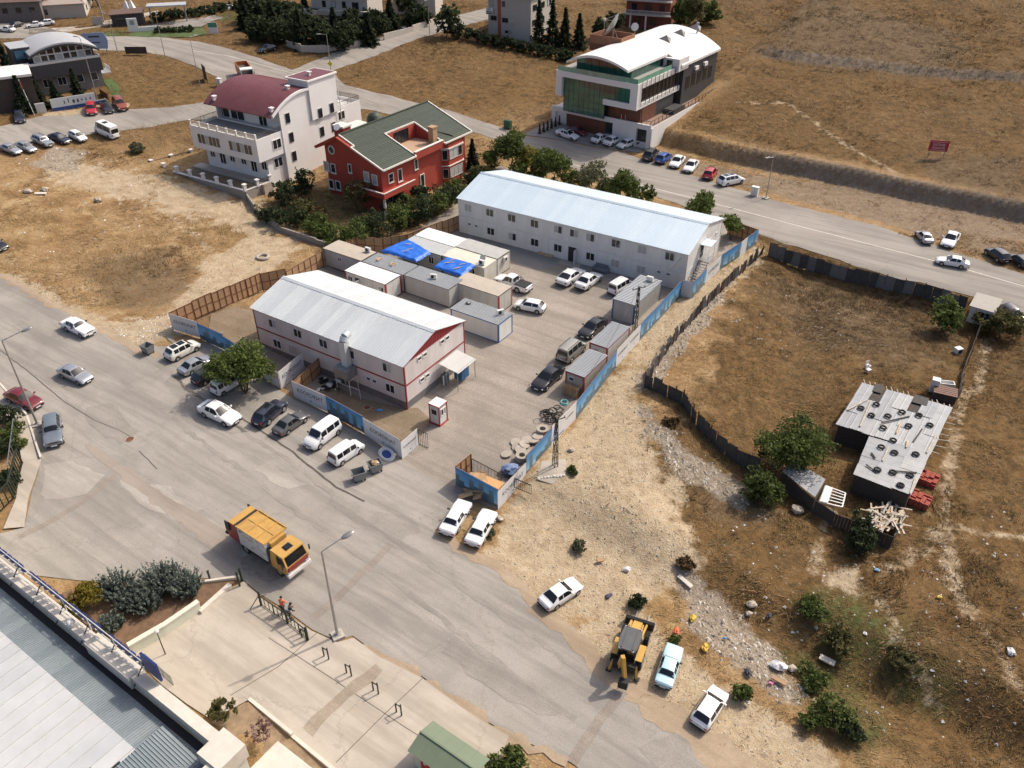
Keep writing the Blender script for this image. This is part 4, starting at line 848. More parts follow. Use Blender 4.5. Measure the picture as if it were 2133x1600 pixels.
# ---- glass fronted office building
md = house('office_building','white and green glass office building with curved white roof','x' and (1149.3,252),R(-36.3)); A4 = zf(1100,20,4.637)
M_OFW = mat('office_white',(.72,.70,.66),.6,var=.03,vs=.3,dirt=.10,dcol=(.5,.46,.4)); M_GG = mat('green_glass',(.045,.14,.10),.05,.15,var=.4,vs=.35,spec=.8); M_GG2 = mat('green_glass_rail',(.16,.34,.25),.1,0,var=.2,vs=.6,spec=.8); M_BRC = mat('brown_cladding',(.135,.052,.026),.6,var=.12,vs=1.5); M_DKC = mat('charcoal_cladding',(.04,.04,.042),.6,var=.1,vs=1.2); M_DECK = mat('timber_deck',(.24,.15,.105),.75,var=.15,vs=2.5); M_MUL = mat('dark_mullion',(.02,.05,.04),.5,var=.1); M_DGW = mat('dark_office_glass',(.012,.013,.014),.06,var=.3,spec=.7)
B1(0,22.4,.3,31.7,-1.5,2.8).build('base_storey',M_OFW,md); B1(-.02,22.42,-.1,.3,2.2,3.15).build('base_band',M_OFW,md); B1(-.02,.9,-.1,.3,-1.5,2.2).build('base_pier',M_OFW,md); B1(14.2,19.4,-.08,.3,-1.5,2.2).build('base_wall',M_OFW,md); B1(21.6,22.42,-.1,.3,-1.5,2.2).build('base_pier',M_OFW,md)
for i in range(6): B1(3.4+i*1.5+.01,3.4+(i+1)*1.5-.01,.18,.3,-1,2.2).build('cladding_panel',M_BRC,md)
window(md,(13.3,.2,1.0),0,1.6,2.3,2,M_FRD,blind=0); window(md,(20.5,.25,1.0),0,2.0,2.4,2,M_FRD,blind=0)
B1(3.2,12.6,-.9,-.78,2.9,9.5).build('curtain_core',M_DKC,md)
for i in range(8):
    for j in range(5): z0 = 2.95+j*1.32; B1(3.25+i*1.17+.03,3.25+(i+1)*1.17-.03,-1.02,-.92,z0+.03,z0+1.29).build('glass_pane',M_GG,md)
for i in range(5):
    for j in range(2): z0 = 6.95+j*1.32; B1(12.75+i*1.1+.03,12.75+(i+1)*1.1-.03,-1.3,-1.2,z0+.03,z0+1.29).build('glass_pane',M_GG,md)
B1(12.65,18.3,-1.15,-1.05,6.9,9.6).build('curtain_core',M_DKC,md); B1(3.2,19.6,.9,14,2.8,5.87).build('storey_core',M_DKC,md)
for i in range(5): B1(12.65+i*1.4+.01,12.65+(i+1)*1.4-.01,.55,.9,3.15,5.87).build('cladding_panel',M_BRC,md)
for i in range(4): B1(19.6,19.72,1+i*1.4+.01,1+(i+1)*1.4-.01,2.85,5.85).build('cladding_panel',M_BRC,md)
B1(1.83,19.85,-1.72,15.8,9.55,10.6).build('frame_top',M_OFW,md); B1(1.83,3.2,-1.72,15.8,5.87,9.55).build('frame_left',M_OFW,md); B1(18.3,19.85,-1.72,-.2,5.87,9.55).build('frame_right',M_OFW,md); B1(12.6,18.3,-1.72,-.2,5.87,6.9).build('frame_sill',M_OFW,md); B1(18.6,19.85,-.2,15.8,5.87,6.8).build('frame_side_sill',M_OFW,md); B1(3.2,19.4,-.2,15.8,5.9,9.55).build('storey_core',M_DKC,md)
for i in range(10): window(md,(19.42,.7+i*1.5,8.15),R(90),1.42,2.3,1,M_FRD,blind=0,glass=M_DGW)
for i in range(10): MB().bar((20.0,-.3+i*1.65,6.3),(20.0,-.3+i*1.65,10.9),.09).build('fin',M_DKC,md)
B1(2.0,19.7,-1.5,15.8,10.6,10.64).build('roof_terrace',M_TERR,md)
for i in range(8): B1(2.1+i*2.2+.02,2.1+(i+1)*2.2-.02,-1.62,-1.58,10.62,11.5).build('glass_rail',M_GG2,md)
for i in range(6): B1(19.6,19.64,-1.5+i*2.2+.02,-1.5+(i+1)*2.2-.02,10.62,11.5).build('glass_rail',M_GG2,md)
oz = lambda x:14.3-(.046 if x < 10.2 else .030)*(x-10.2)**2
for i in range(7): B1(5.0+i*1.7+.03,5.0+(i+1)*1.7-.03,.55,.65,10.66,oz(5.0+i*1.7+(.1 if i > 2 else 1.6) if 0 else 5+i*1.7+.85)-.45).build('glass_pane',M_GG,md)
for i in range(7): B1(16.85,16.95,.7+i*1.6+.03,.7+(i+1)*1.6-.03,10.66,12.5).build('glass_pane',M_GG,md)
B1(5.1,16.8,.7,14,10.66,12.0).build('penthouse_core',M_DKC,md); arc_roof(md,'curved_roof',M_OFW,4.0,17.4,oz,-1.6,14.2,.45,18,'y'); arc_roof(md,'curved_roof',M_OFW,2.0,20.7,oz,14.2,31.9,.45,22,'y')
B1(17.0,20.5,13.2,17.5,9.9,12.2).build('white_block',M_OFW,md); window(md,(18.4,13.18,11.3),0,1.2,1.1,2,M_FRD,blind=0)
B1(2.3,20.35,15.85,31.4,2.8,11.0).build('rear_block',M_DKC,md)
for i in range(5): window(md,(20.36,18.2+i*2.6,6.9),R(90),1.5,2.6,2,M_FRD,blind=0,glass=M_DGW)
for i in range(2): acu = B1(20.37,20.8,20.5+i*4.2,21.9+i*4.2,8.8,9.5).build('cooling_unit',M_OFW,md)
for x,y,zc in ((1340,320,13.3),(1480,262,13.3),(1630,205,13.3)):
    inv = rootM(md).inverted(); q = onplane(md,(0,0,zc),(0,0,1),*A4(x,y)); zt = oz(q.x); MB().add([(q.x-1.3,q.y-1.2,oz(q.x-1.3)),(q.x+1.3,q.y-1.2,oz(q.x+1.3)),(q.x+.2,q.y+1.5,zt),(q.x-.1,q.y-.2,zt+.95)],[(0,1,3),(1,2,3),(2,0,3)]).build('skylight',mat('skylight_grey',(.23,.21,.20),.3,var=.15),md)
B1(1.4,8.6,11,16.5,11.9,13.3).build('dish_platform',M_BRC,md)
for a in ((1.4,8.6,11,11.2,13.3,14.9),(1.4,8.6,16.3,16.5,13.3,14.9),(1.4,1.6,11.2,16.3,13.3,14.9),(8.4,8.6,11.2,16.3,13.3,14.9)): B1(*a).build('platform_wall',mat('platform_brown',(.27,.12,.06),.7,var=.1),md)
B1(19.7,22.3,.3,31.6,2.8,2.88).build('timber_deck',M_DECK,md); railing(md,[(22.2,.1+i*3.15,2.9) for i in range(11)],.95,M_FRD,post=1.3,step=1.3,bar=.05); railing(md,[(22.2,.1,2.9),(20.3,.1,2.9)],.95,M_FRD,step=.9,bar=.05)
B1(20.0,22.3,9.5,14,3.6,3.7).build('pergola',M_FRD,md); B1(20.0,22.3,9.2,14.2,2.9,3.5).build('planter',M_DKC,md)
for i in range(3): B1(22.45,22.6,0+i*.2,.15+i*.2,-1,2.6).build('pier',M_OFW,md)
lt = link('lettering',text_mesh('Nature',1.0,mat('letter_bronze',(.22,.10,.05),.4,.5,var=.05)),md,(15.4,.53,4.6)) if 0 else None
dsh = thing('satellite_dish','huge mesh satellite dish on the brown platform of the glass building','satellite dish',rloc(md,5.2,13.8,13.3),R(-36)); ds = MB(); n1,n2 = 6,22; ax = Vector((-.85,-.25,.50)).normalized(); uu = ax.orthogonal().normalized(); ww = ax.cross(uu); vs = [Vector((0,0,2.9))]
for i in range(1,n1+1):
    for j in range(n2): a = 2*math.pi*j/n2; r_ = 2.5*i/n1; vs.append(Vector((0,0,2.9))+uu*math.cos(a)*r_+ww*math.sin(a)*r_+ax*(r_*r_*.11))
fs = [(0,1+j,1+(j+1)%n2) for j in range(n2)]+[(1+(i-1)*n2+j,1+i*n2+j,1+i*n2+(j+1)%n2,1+(i-1)*n2+(j+1)%n2) for i in range(1,n1) for j in range(n2)]
ds.add(vs,fs).build('reflector',M_STEEL,dsh,True); fd = Vector((0,0,2.9))+ax*2.3; a_ = MB()
for j in (0,7,14): a_.bar(vs[1+(n1-1)*n2+j],fd,.07)
a_.build('feed_arm',M_WSTEEL,dsh); MB().ob(fd,(.4,.4,.4)).build('feed',M_WSTEEL,dsh); st_ = MB()
for d in ((.9,.7),(-.9,.7),(.6,-1)): st_.bar((d[0],d[1],0),(0,0,2.6),.12)
st_.build('mount',M_STEEL,dsh)
t_ = thing('satellite_dish','small round white dish on the edge of the brown platform','satellite dish',rloc(md,8.5,16.4,14.9)); MB().cyl((0,0,-.2),(0,0,.9),.05,.05,6).build('mast',M_STEEL,t_); MB().cyl((0,0,1.2),(-.1,-.25,1.3),.2,.75,16).build('dish',M_WSTEEL,t_,True)
t_ = thing('flue','tall grey flue pipe on the curved white roof end','flue',rloc(md,15.5,30.6,13.2)); MB().cyl((0,0,0),(0,0,2.0),.14,.14,8).build('pipe',M_STEEL,t_); MB().cyl((0,0,2.0),(0,0,2.3),.3,.3,10).build('cap',M_STEEL,t_)
# ---------------------------------------------------------------- other buildings
def local(root, p): return rootM(root).inverted() @ p
# ---- dark building with barrel roof, top left
r0 = P(110.5,232); r1 = P(222.6,216); za = r0.z+6.4; pa = Pz(62.6,139.7,za); pb = Pz(208.8,118.6,za); Ld = (pb-pa).length; pa.z = r0.z
M_CHAR = mat('charcoal_render',(.038,.038,.04),.75,var=.12,dirt=.15,dcol=(.1,.09,.08)); M_PALR = mat('pale_metal_roof',(.50,.50,.49),.45,.2,var=.06,dirt=.2); M_BRGL = mat('brown_glass',(.05,.03,.018),.08,var=.4,spec=.6)
dk_ = thing('dark_building','charcoal building with pale barrel roof and glazed arched top floor','building',pa,math.atan2(pb.y-pa.y,pb.x-pa.x))
B1(.3,Ld-.3,1.2,12,-2,4.0).build('lower_wall',mat('grey_render',(.16,.15,.14),.8,var=.1),dk_); B1(0,Ld,0,12.3,4.0,6.4).build('upper_band',M_CHAR,dk_); B1(.2,Ld-.2,.15,2.2,6.4,6.46).build('terrace',M_PALR,dk_)
for a in ((0,Ld,0,.15,6.4,6.75),(0,.15,.15,2.2,6.4,6.75),(Ld-.15,Ld,.15,2.2,6.4,6.75)): B1(*a).build('parapet',M_PALR,dk_)
dz_ = lambda x:9.6-1.7*((x-Ld*.52)/(Ld*.52))**2
arc_roof(dk_,'barrel_roof',M_PALR,.6,Ld+.1,dz_,1.0,12.2,.25,18,'y'); arc_roof(dk_,'roof_edge',M_CHAR,.3,Ld+.4,lambda x:dz_(x)-.26,.7,12.4,.35,18,'y')
B1(.9,Ld-.4,2.6,11.8,6.4,7.8).build('top_core',M_CHAR,dk_); n = 8
for i in range(n):
    x0 = 1.2+i*(Ld-2)/n; w_ = (Ld-2)/n; zt = dz_(x0+w_/2)-.75
    window(dk_,(x0+w_/2,2.2,7.05),0,w_-.04,1.15,1,M_FRW,glass=M_BRGL,blind=.3,bar=.1)
    if zt > 7.9: window(dk_,(x0+w_/2,2.25,(7.65+zt)/2),0,w_-.04,max(.3,zt-7.65),1,M_FRW,glass=M_BRGL,blind=0,bar=.08)
B1(-1.6,1.6,4.5,10.5,4,8.9).build('side_tower',M_CHAR,dk_); B1(-1.7,1.7,4.4,10.6,8.9,9.0).build('tower_roof',M_PALR,dk_); B1(-1.2,1.4,4.44,4.5,7.0,8.5).build('blue_window',mat('blue_glass',(.03,.12,.2),.1,var=.2),dk_)
for x in (2.2,4.8): window(dk_,(x,1.18,2.9),0,1.5,1.5,2,M_FRW,blind=0)
for x in (8.0,10.6): window(dk_,(x,1.18,2.9),0,1.3,1.5,1,M_FRW,blind=0)
B1(Ld-.2,Ld+1.6,1.5,5.5,2.9,3.1).build('side_balcony',M_PALR,dk_); railing(dk_,[(Ld+1.5,1.6,3.1),(Ld+1.5,5.4,3.1)],.9,M_WSTEEL,bar=.05)
bw_ = thing('banner_wall','low white banner wall with blue base before the dark building','wall',r0,math.atan2(r1.y-r0.y,r1.x-r0.x)); Lb = (r1-r0).length
B1(0,Lb*.82,0,.2,.55,2.1).build('banner',mat('banner_white',(.55,.58,.57),.5,var=.08,dirt=.1),bw_); B1(0,Lb,-.02,.22,-.8,.55).build('blue_base',mat('deep_blue',(.02,.06,.20),.5,var=.1),bw_); B1(Lb*.82,Lb,.0,.2,.55,.7).build('cap',M_PALR,bw_)
for i in range(7): w_ = rng.uniform(.15,.4); x = 2.2+i*.75; B1(x,x+w_,-.012,0,rng.uniform(.9,1.2),rng.uniform(1.4,1.9)).build('print_mark',M_INK,bw_)
B1(-2.6,-1.0,-.1,.5,-.8,1.7).build('gate_pier',M_PALR,bw_)
t_ = thing('flag','small red flag on a leaning pole by the left trees','flag',P(72,240)); MB().cyl((0,0,0),(-.9,.3,6.2),.06,.05,8).build('pole',M_WSTEEL,t_); MB().slab([(-.9,.3,6.1),(-.85,.25,4.6),(-.45,.1,4.4),(-.5,.2,5.6)],.02).build('cloth',mat('flag_red',(.45,.02,.03),.7,var=.1),t_)
# ---- far buildings along the top edge
def box_building(label, px, yaw, L, D, H, wall, roofm, wins, name='apartment_house', roofh=1.6, extras=None, sink=3):
    r = thing(name,label,'building',P(*px),yaw); B1(0,L,0,D,-sink,H).build('wall',wall,r); e = .5
    if roofh:
        MB().add([(-e,-e,H),(L+e,-e,H),(L+e,D+e,H),(-e,D+e,H),(D/2,D/2,H+roofh),(L-D/2,D/2,H+roofh)],[(0,1,5,4),(1,2,5),(2,3,4,5),(3,0,4),(3,2,1,0)]).build('roof',roofm,r)
    for face,a,z,w_,h_,n in wins:
        loc,rz = {'f':((a,-.01,z),0),'r':((L+.01,a,z),R(90)),'l':((-.01,a,z),R(-90))}[face]; window(r,loc,rz,w_,h_,n,M_FRD,blind=.1)
    if extras: extras(r)
    return r
M_BEI = mat('beige_render',(.46,.42,.36),.8,var=.06,dirt=.15); M_ORT = mat('orange_tile',(.36,.10,.05),.8,var=.2,vs=3); M_BRT = mat('brown_tile',(.14,.085,.065),.8,var=.2,vs=3)
def ext_i(r):
    for x in (2.6,): B1(x,x+.9,-.06,0,-3,8.6).build('brown_strip',M_ORT,r)
    B1(6.0,6.7,-.5,6,2.9,3.1).build('balcony',M_BEI,r)
    b = B1(-.2,1.7,-.7,-.62,4.4,5.9).build('banner',M_HW,r); tx = link('lettering',text_mesh('EPA',1.0,M_INK),b,(.75,-.71,5.5)); tx.scale = (.5,.5,1); tx.rotation_euler = (R(90),0,0)
    for i in range(2): B1(-.05,1.55,-.712,-.70,4.55+i*.35,4.75+i*.35).build('print_mark',M_INK,b)
pa2 = P(1017.5,70); pb2 = P(1104.5,90); yw = math.atan2(pb2.y-pa2.y,pb2.x-pa2.x); Li = (pb2-pa2).length
box_building('pale apartment house with orange tiled roof behind the dark hedge',(1017.5,70),yw,Li,12,8.6,M_BEI,M_ORT,[('f',1.0,6.9,.8,1.3,1),('f',4.2,6.9,.8,1.2,1),('f',1.5,3.6,1.6,1.0,2),('f',4.6,3.4,1.6,1.0,2),('f',5.4,.9,1.6,.6,2),('r',2,6.4,2.0,1.3,2),('r',2,3.2,2.4,1.3,2),('r',6,6.4,2.0,1.3,2),('r',9.5,6.4,2,1.3,2),('r',6,3.2,2,1.3,2)],extras=ext_i)
def ext_h(r):
    for z in (3.2,): B1(-1.2,14.6,-1.5,.0,z,z+1.1).build('balcony',M_BEI,r); MB().cyl((0,-.2,z),(0,-.2,z+1.1),2.2,2.2,16).build('round_balcony',M_BEI,r)
    for x in (3.5,9.5): MB().cyl((x,-1.3,-2),(x,-1.3,3.2),.18,.18,8).build('column',M_BEI,r)
box_building('beige villa with curved balcony half hidden by tall dark trees',(655,58),R(-12),14,10,7.2,M_BEI,M_BRT,[('f',3.2,5.4,.9,1.4,1),('f',5.6,5.4,.9,1.4,1),('f',8.2,5.4,.9,1.4,1),('f',2.5,1.7,1.4,1.8,2),('f',6,1.7,1.4,1.8,2),('f',11,5.2,1.6,1.6,2)],'villa',2.4,ext_h)
M_RBK = mat('red_brown_render',(.20,.055,.035),.8,var=.12)
def ext_j(r):
    for z in (2.7,5.9): B1(-.4,11.4,-1.6,0,z,z+.25).build('balcony',M_BEI,r); railing(r,[(-.3,-1.5,z+.25),(5.5,-1.5,z+.25),(11.3,-1.5,z+.25)],.9,M_WSTEEL,bar=.05)
    for x in (1.5,5.4): MB().cyl((x,-1.3,-3),(x,-1.3,2.7),.22,.22,8).build('column',M_TRW,r)
box_building('red brown house with white balconies behind the curved roof',(1302,52),R(-20),11,9,8.5,M_RBK,M_BRT,[('f',2,4.4,1.4,1.7,1),('f',5.5,4.4,1.8,1.9,2),('f',9,4.4,1.4,1.7,1),('f',3,1.2,1.8,1.6,2),('f',7,1.2,1.8,1.6,2),('f',2,7.4,1.4,1.5,1),('f',6,7.4,1.8,1.5,2)],'red_brown_house',1.8,ext_j)
box_building('dark brown house cut by the left picture edge',(-30,240),R(30),9,8,5.6,mat('dark_brown_render',(.055,.04,.032),.8,var=.15),M_PALR,[('f',3,3.6,1.6,1.4,2),('f',6.5,3.6,1.6,1.4,2),('r',3,3.6,1.6,1.4,2)],'brown_house',0,lambda r:B1(-.2,9.2,-.2,8.2,5.6,6.0).build('parapet',M_OFW,r))
box_building('pale grey villa behind the left end of the tree belt',(820,30),R(-8),11,9,6.5,M_BEI,M_BRT,[('f',2,4.6,1.5,1.4,2),('f',6,4.6,1.5,1.4,2),('f',2,1.4,1.5,1.4,2),('f',6,1.4,1.5,1.4,2)],'grey_villa',2.0)
box_building('long beige shed with sloping roof in the far left corner',(70,42),R(18),12,16,3.2,M_BEI,mat('pink_beige_sheet',(.40,.32,.27),.7,var=.08),[('f',3,1.6,1.2,1.2,2),('r',4,1.6,1.2,1.2,2)],'shed',4.2)
box_building('dark old house at the far left edge',(0,48),R(12),10,8,4.5,mat('old_grey_wall',(.14,.125,.115),.85,var=.2),M_BRT,[('f',2,2.6,1.2,1.2,2),('f',5,2.6,1.2,1.2,2),('f',8,2.6,1.2,1.2,2),('r',3,2.6,1.2,1.2,2)],'old_house',1.5)
# ---- entrance gate of the far estate
t_ = thing('gate_sign','white estate sign block on the green verge','sign',P(269,68),R(20)); B1(0,2.2,0,.4,0,3.0).build('block',M_OFW,t_); B1(.6,1.6,-.02,0,1.6,2.6).build('print_mark',M_STEEL,t_); B1(2.2,7,.05,.35,0,1.0).build('low_wall',M_OFW,t_)
t_ = thing('gatehouse','small dark gatehouse hut by the far estate entrance','hut',P(236,56),R(15)); B1(0,7,0,3.5,0,2.6).build('wall',M_DKC,t_); MB().slab([(-.4,-.4,2.7),(7.4,-.4,2.9),(7.4,4,3.3),(-.4,4,3.1)],.2).build('roof',M_BRT,t_); B1(1,3,-.03,0,1.1,1.9).build('window_strip',M_GL,t_)
t_ = thing('gate_canopy','flat pale canopy on posts at the far estate entrance','canopy',P(312,52),R(15)); B1(0,9,0,4,3.8,4.1).build('slab',M_PALR,t_)
for x in (.5,8.5): B1(x-.15,x+.15,1.8,2.2,0,3.8).build('post',M_STEEL,t_)
for i,(u,v) in enumerate(((266,26),(277,25))):
    t_ = thing('white_tent',('small white pointed tent, left of the far pair','small white pointed tent, right of the far pair')[i],'tent',P(u,v)); MB().add([(-1,-1,0),(1,-1,0),(1,1,0),(-1,1,0),(0,0,3.2)],[(0,1,4),(1,2,4),(2,3,4),(3,0,4)]).build('canvas',M_OFW,t_)
# ---- big roof in the lower left foreground
zk = Tz(-20,31)+6.0; kB = Pz(497,1556,zk); kA = Pz(0,1160,zk); dd = kA-kB; yk = math.atan2(-dd.y,-dd.x); LK = dd.length+14
kb = thing('shop_building','large low building with grey metal roof and cream stone parapet in the lower left corner','building',(kB.x,kB.y,zk-6.0),yk)
M_STN = mat('cream_stone',(.62,.565,.48),.75,var=.08,vs=1.5,dirt=.25,dcol=(.38,.32,.25)); M_LGR = mat('pale_green_render',(.60,.60,.49),.8,var=.04,dirt=.12,dcol=(.45,.4,.3)); M_RTL = [mat('slate_blue_sheet%d' % i,c,.55,.1,var=.1,vs=1.5,dirt=.2,dcol=(.2,.2,.19)) for i,c in enumerate([(.22,.255,.27),(.24,.275,.285),(.20,.235,.25)])]; M_RLT = [mat('light_zinc_sheet%d' % i,c,.5,.1,var=.06,vs=.7,dirt=.35,dcol=(.42,.40,.36)) for i,c in enumerate([(.52,.53,.525),(.55,.555,.545),(.49,.50,.50),(.54,.54,.53)])]
B1(-LK,-.35,-30,-.35,-1.5,4.6).build('wall',M_LGR,kb)
for a,h_ in (((-1.7,.3,-1.7,.3),6.12),((-9.6,-1.7,-.75,0),5.95),((-14.5,-9.6,-.95,.12),6.05),((-20.5,-14.5,-.75,0),5.9),((-29.3,-20.5,-.75,0),5.9),((-33.5,-29.3,-.95,.15),6.15),((-LK,-33.5,-.75,0),5.95)):
    B1(a[0]+.006,a[1]-.006,a[2],a[3],4.9,h_).build('parapet_block',M_STN,kb)
B1(-.75,0,-30,-1.71,4.9,5.95).build('parapet_block',M_STN,kb); B1(-.30,.16,-1.9,.16,-1.5,4.9).build('corner_pilaster',M_LGR,kb); B1(-LK,-.76,-1.35,-.76,4.7,4.75).build('gutter',M_DOOR,kb)
# ribbed fringe rising from the gutter, then the pale deck
me = rib_sheet(.8,2.3,4,.05,.07).mesh('fringe_sheet',M_RTL[0])
for i in range(int((LK-1)/.8)):
    o = link('fringe_sheet',me,kb,(-1.2-i*.8,-1.3,4.85)); o.rotation_euler = (R(9),0,math.pi); o.material_slots[0].link = 'OBJECT'; o.material_slots[0].material = rng.choice(M_RTL); o.location.z += rng.uniform(0,.006)
me = rib_sheet(.8,4.4,4,.05,.07).mesh('end_sheet',M_RTL[0])
for i in range(30):
    o = link('end_sheet',me,kb,(-1.0,-2.4-i*.8,4.80)); o.rotation_euler = (R(9),0,R(90)); o.material_slots[0].link = 'OBJECT'; o.material_slots[0].material = rng.choice(M_RTL); o.location.z += rng.uniform(0,.006)
wd = 1.05
for i in range(int((LK-6)/wd)):
    x1 = -4.6-i*wd; ln = min(23.0,.4+(i+.5)*wd*1.15); m_ = MB(); z0 = 5.26; sl = .02
    m_.slab([(x1-wd,-3.45-ln,z0+ln*sl),(x1,-3.45-ln,z0+ln*sl),(x1,-3.45,z0),(x1-wd,-3.45,z0)],.03); m_.slab([(x1-.06,-3.45-ln,z0+ln*sl+.07),(x1,-3.45-ln,z0+ln*sl+.07),(x1,-3.45,z0+.07),(x1-.06,-3.45,z0+.07)],.069); m_.build('deck_sheet',rng.choice(M_RLT),kb)
MB().ball((-16.6,-.55,6.2),.3,12,8).build('roof_lamp',M_OFW,kb,True); MB().cyl((-16.6,-.55,5.85),(-16.6,-.55,6.0),.2,.2,10).build('lamp_foot',M_OFW,kb)
# rooftop letters seen from behind
sg = thing('roof_sign','rooftop sign of blue box letters seen from behind on the stone parapet','sign',kb.location,yk); xa,xb = -27.5,-9.0
M_SGB = mat('sign_blue',(.02,.035,.14),.4,var=.1); M_SGW = mat('sign_frame',(.62,.62,.60),.5,.2,var=.06)
MB().bar((xa,.05,6.5),(xb,.05,6.5),.05).bar((xa,.05,7.3),(xb,.05,7.3),.05).build('rail',M_SGW,sg) if 0 else None
B1(xa,xb,.03,.08,6.42,6.48).build('rail',M_SGW,sg); B1(xa,xb,.03,.08,7.1,7.16).build('rail',M_SGW,sg); B1(xa,xb,-.35,-.31,6.4,6.45).build('rail',M_SGW,sg)
for i in range(7): x = xa+.3+i*(xb-xa-.6)/6; MB().bar((x,.0,6.45),(x,-.9,5.35),.06).build('strut',M_TRIM_,sg); MB().bar((x,.05,5.8),(x,.05,7.2),.06).build('upright',M_SGW,sg)
x = xa
k = 0
while x < xb-.5:
    w_ = rng.choice((.40,.48,.55)); h_ = .72
    if k not in (6,13,19): B1(x,x+w_,.085,.20,6.42,6.42+h_).build('letter_box',M_SGB,sg)
    x += w_+.24; k += 1
B1(xa-1.6,xa-.1,.09,.25,6.2,8.2).build('emblem_box',M_SGB,sg); B1(xb-.1,xb+1.5,.09,.25,6.2,7.9).build('emblem_box',M_SGB,sg)
# ---- green roofed kiosk
ko = thing('kiosk','small cream kiosk with sage green roof and red door','kiosk',(-6.7,29.9,Tz(-5,28.5)),R(-35)); M_SAGE = mat('sage_sheet',(.155,.195,.125),.6,.05,var=.08,vs=.8,dirt=.18,dcol=(.25,.25,.18))
B1(.15,4.5,.1,2.1,-.6,2.3).build('wall',M_LGR,ko); B1(.75,1.5,.06,.1,.05,2.05).build('door',mat('bright_red',(.45,.03,.02),.5,var=.06),ko); B1(1.0,1.22,.04,.06,1.3,1.6).build('notice',M_HW,ko)
for i in range(5):
    w_ = .96; MB().slab([(-.05+i*w_+.003,-.25,2.3),(-.05+(i+1)*w_-.003,-.25,2.3),(-.05+(i+1)*w_-.003,1.1,2.75),(-.05+i*w_+.003,1.1,2.75)],.05).build('roof_sheet',M_SAGE,ko); MB().slab([(-.05+i*w_+.003,1.1,2.75),(-.05+(i+1)*w_-.003,1.1,2.75),(-.05+(i+1)*w_-.003,2.4,2.3),(-.05+i*w_+.003,2.4,2.3)],.05).build('roof_sheet',M_SAGE,ko)
MB().bar((-.07,1.1,2.78),(4.8,1.1,2.78),.12,.05).build('ridge_cap',M_SAGE,ko); MB().tube([(4.8,2.35,2.3),(4.8,2.35,0)],.04).build('downpipe',M_TRIM_,ko); MB().slab([(.05,.15,2.32),(.05,2.1,2.32),(.05,1.1,2.68)],.1).build('gable',M_LGR,ko)
# ---- guard hut at the lot corner
gh = thing('guard_hut','small white hut with tiled lean-to roof at the lot corner','hut',P(2012,668),R(-38)); B1(0,2.6,0,2.4,-.5,2.2).build('wall',M_STW,gh); 
for i in range(6): MB().slab([(-.2,-.3+i*.52,2.25+i*.09),(2.8,-.3+i*.52,2.25+i*.09),(2.8,-.3+(i+1)*.52,2.36+i*.09),(-.2,-.3+(i+1)*.52,2.36+i*.09)],.06).build('tile_course',M_BEI,gh)
window(gh,(1.3,-.01,1.3),0,.8,.8,1,M_FRD)
# ---------------------------------------------------------------- the patched shack in the lot
A6 = zf(1500,740,3.6364); SZ = 2.3
def SP(x,y,dz=SZ): return P(*A6(x,y),dz)
M_SHT = [mat('shed_sheet%d' % i,c,.6,.15,var=.14,vs=1.0,dirt=.35,dcol=(.30,.28,.25)) for i,c in enumerate([(.27,.28,.29),(.30,.31,.315),(.245,.258,.272),(.33,.335,.335)])]
M_OLDW = mat('old_dark_boards',(.065,.052,.042),.9,var=.35,vs=3); M_PALW = mat('bleached_boards',(.46,.40,.32),.85,var=.25,vs=3,dirt=.3); M_FELT = mat('roofing_felt',(.07,.065,.06),.9,var=.2)
sk_o = SP(1300,640,0); sk_o.z = Tz(sk_o.x,sk_o.y)
sk = thing('shack','L shaped shack with patched grey sheet roof weighted with tyres','shack',sk_o)
def loc3(p): return p-sk_o
Q1 = [loc3(SP(*p)) for p in ((885,520),(1080,215),(1750,400),(1588,745))]; Q2 = [loc3(SP(*p)) for p in ((1135,620),(1588,745),(1440,1060),(1015,900))]
def bil(q,a,b): return (q[0]*(1-a)+q[3]*a)*(1-b)+(q[1]*(1-a)+q[2]*a)*b
def sheets(q,na,nb,skip=()):
    for i in range(na):
        for j in range(nb):
            if (i,j) in skip: continue
            e = .012; a0,a1,b0,b1 = i/na-e,(i+1)/na+e,j/nb-e,(j+1)/nb+e; z = .03*((i+j)%2)+.06*(j/nb)+rng.uniform(0,.02)
            c_ = [bil(q,a0,b0),bil(q,a1,b0),bil(q,a1,b1),bil(q,a0,b1)]; c_ = [p+Vector((rng.uniform(-.05,.05),rng.uniform(-.05,.05),z)) for p in c_]
            u1 = (c_[1]-c_[0]); mb = MB(); n = 2
            for k in range(n):
                t0,t1 = k/n,(k+1)/n; f = lambda t,s:(c_[0]*(1-t)+c_[1]*t)*(1-s)+(c_[3]*(1-t)+c_[2]*t)*s; up = Vector((0,0,.018))
                mb.add([f(t0,0),f(t0+.06,0)+up,f(t0+.12,0),f(t1,0),f(t0,1),f(t0+.06,1)+up,f(t0+.12,1),f(t1,1)],[(0,1,5,4),(1,2,6,5),(2,3,7,6)])
            mb.build('roof_sheet',rng.choice(M_SHT),sk)
sheets(Q1,7,3,((1,2),(4,2))); sheets(Q2,4,3)
def deck(q,dz): MB().slab([p+Vector((0,0,dz)) for p in (q[0],q[3],q[2],q[1])],.08).build('roof_deck',M_OLDW,sk)
deck(Q1,-.05); deck(Q2,-.06)
def plankwall(a,b,h,n,m=None,inset=.25,parent=None):
    d = (b-a); d.z = 0; ln = d.length; yaw = math.atan2(d.y,d.x)
    for i in range(n):
        p = a+(b-a)*(i/n); w_ = ln/n; B1(.008,w_-.008,-.02,.02,-h-.4,-.08-rng.uniform(0,.1)).build('plank',m or M_OLDW,parent or sk,loc=(p.x,p.y,p.z),rz=yaw+rng.uniform(-.02,.02))
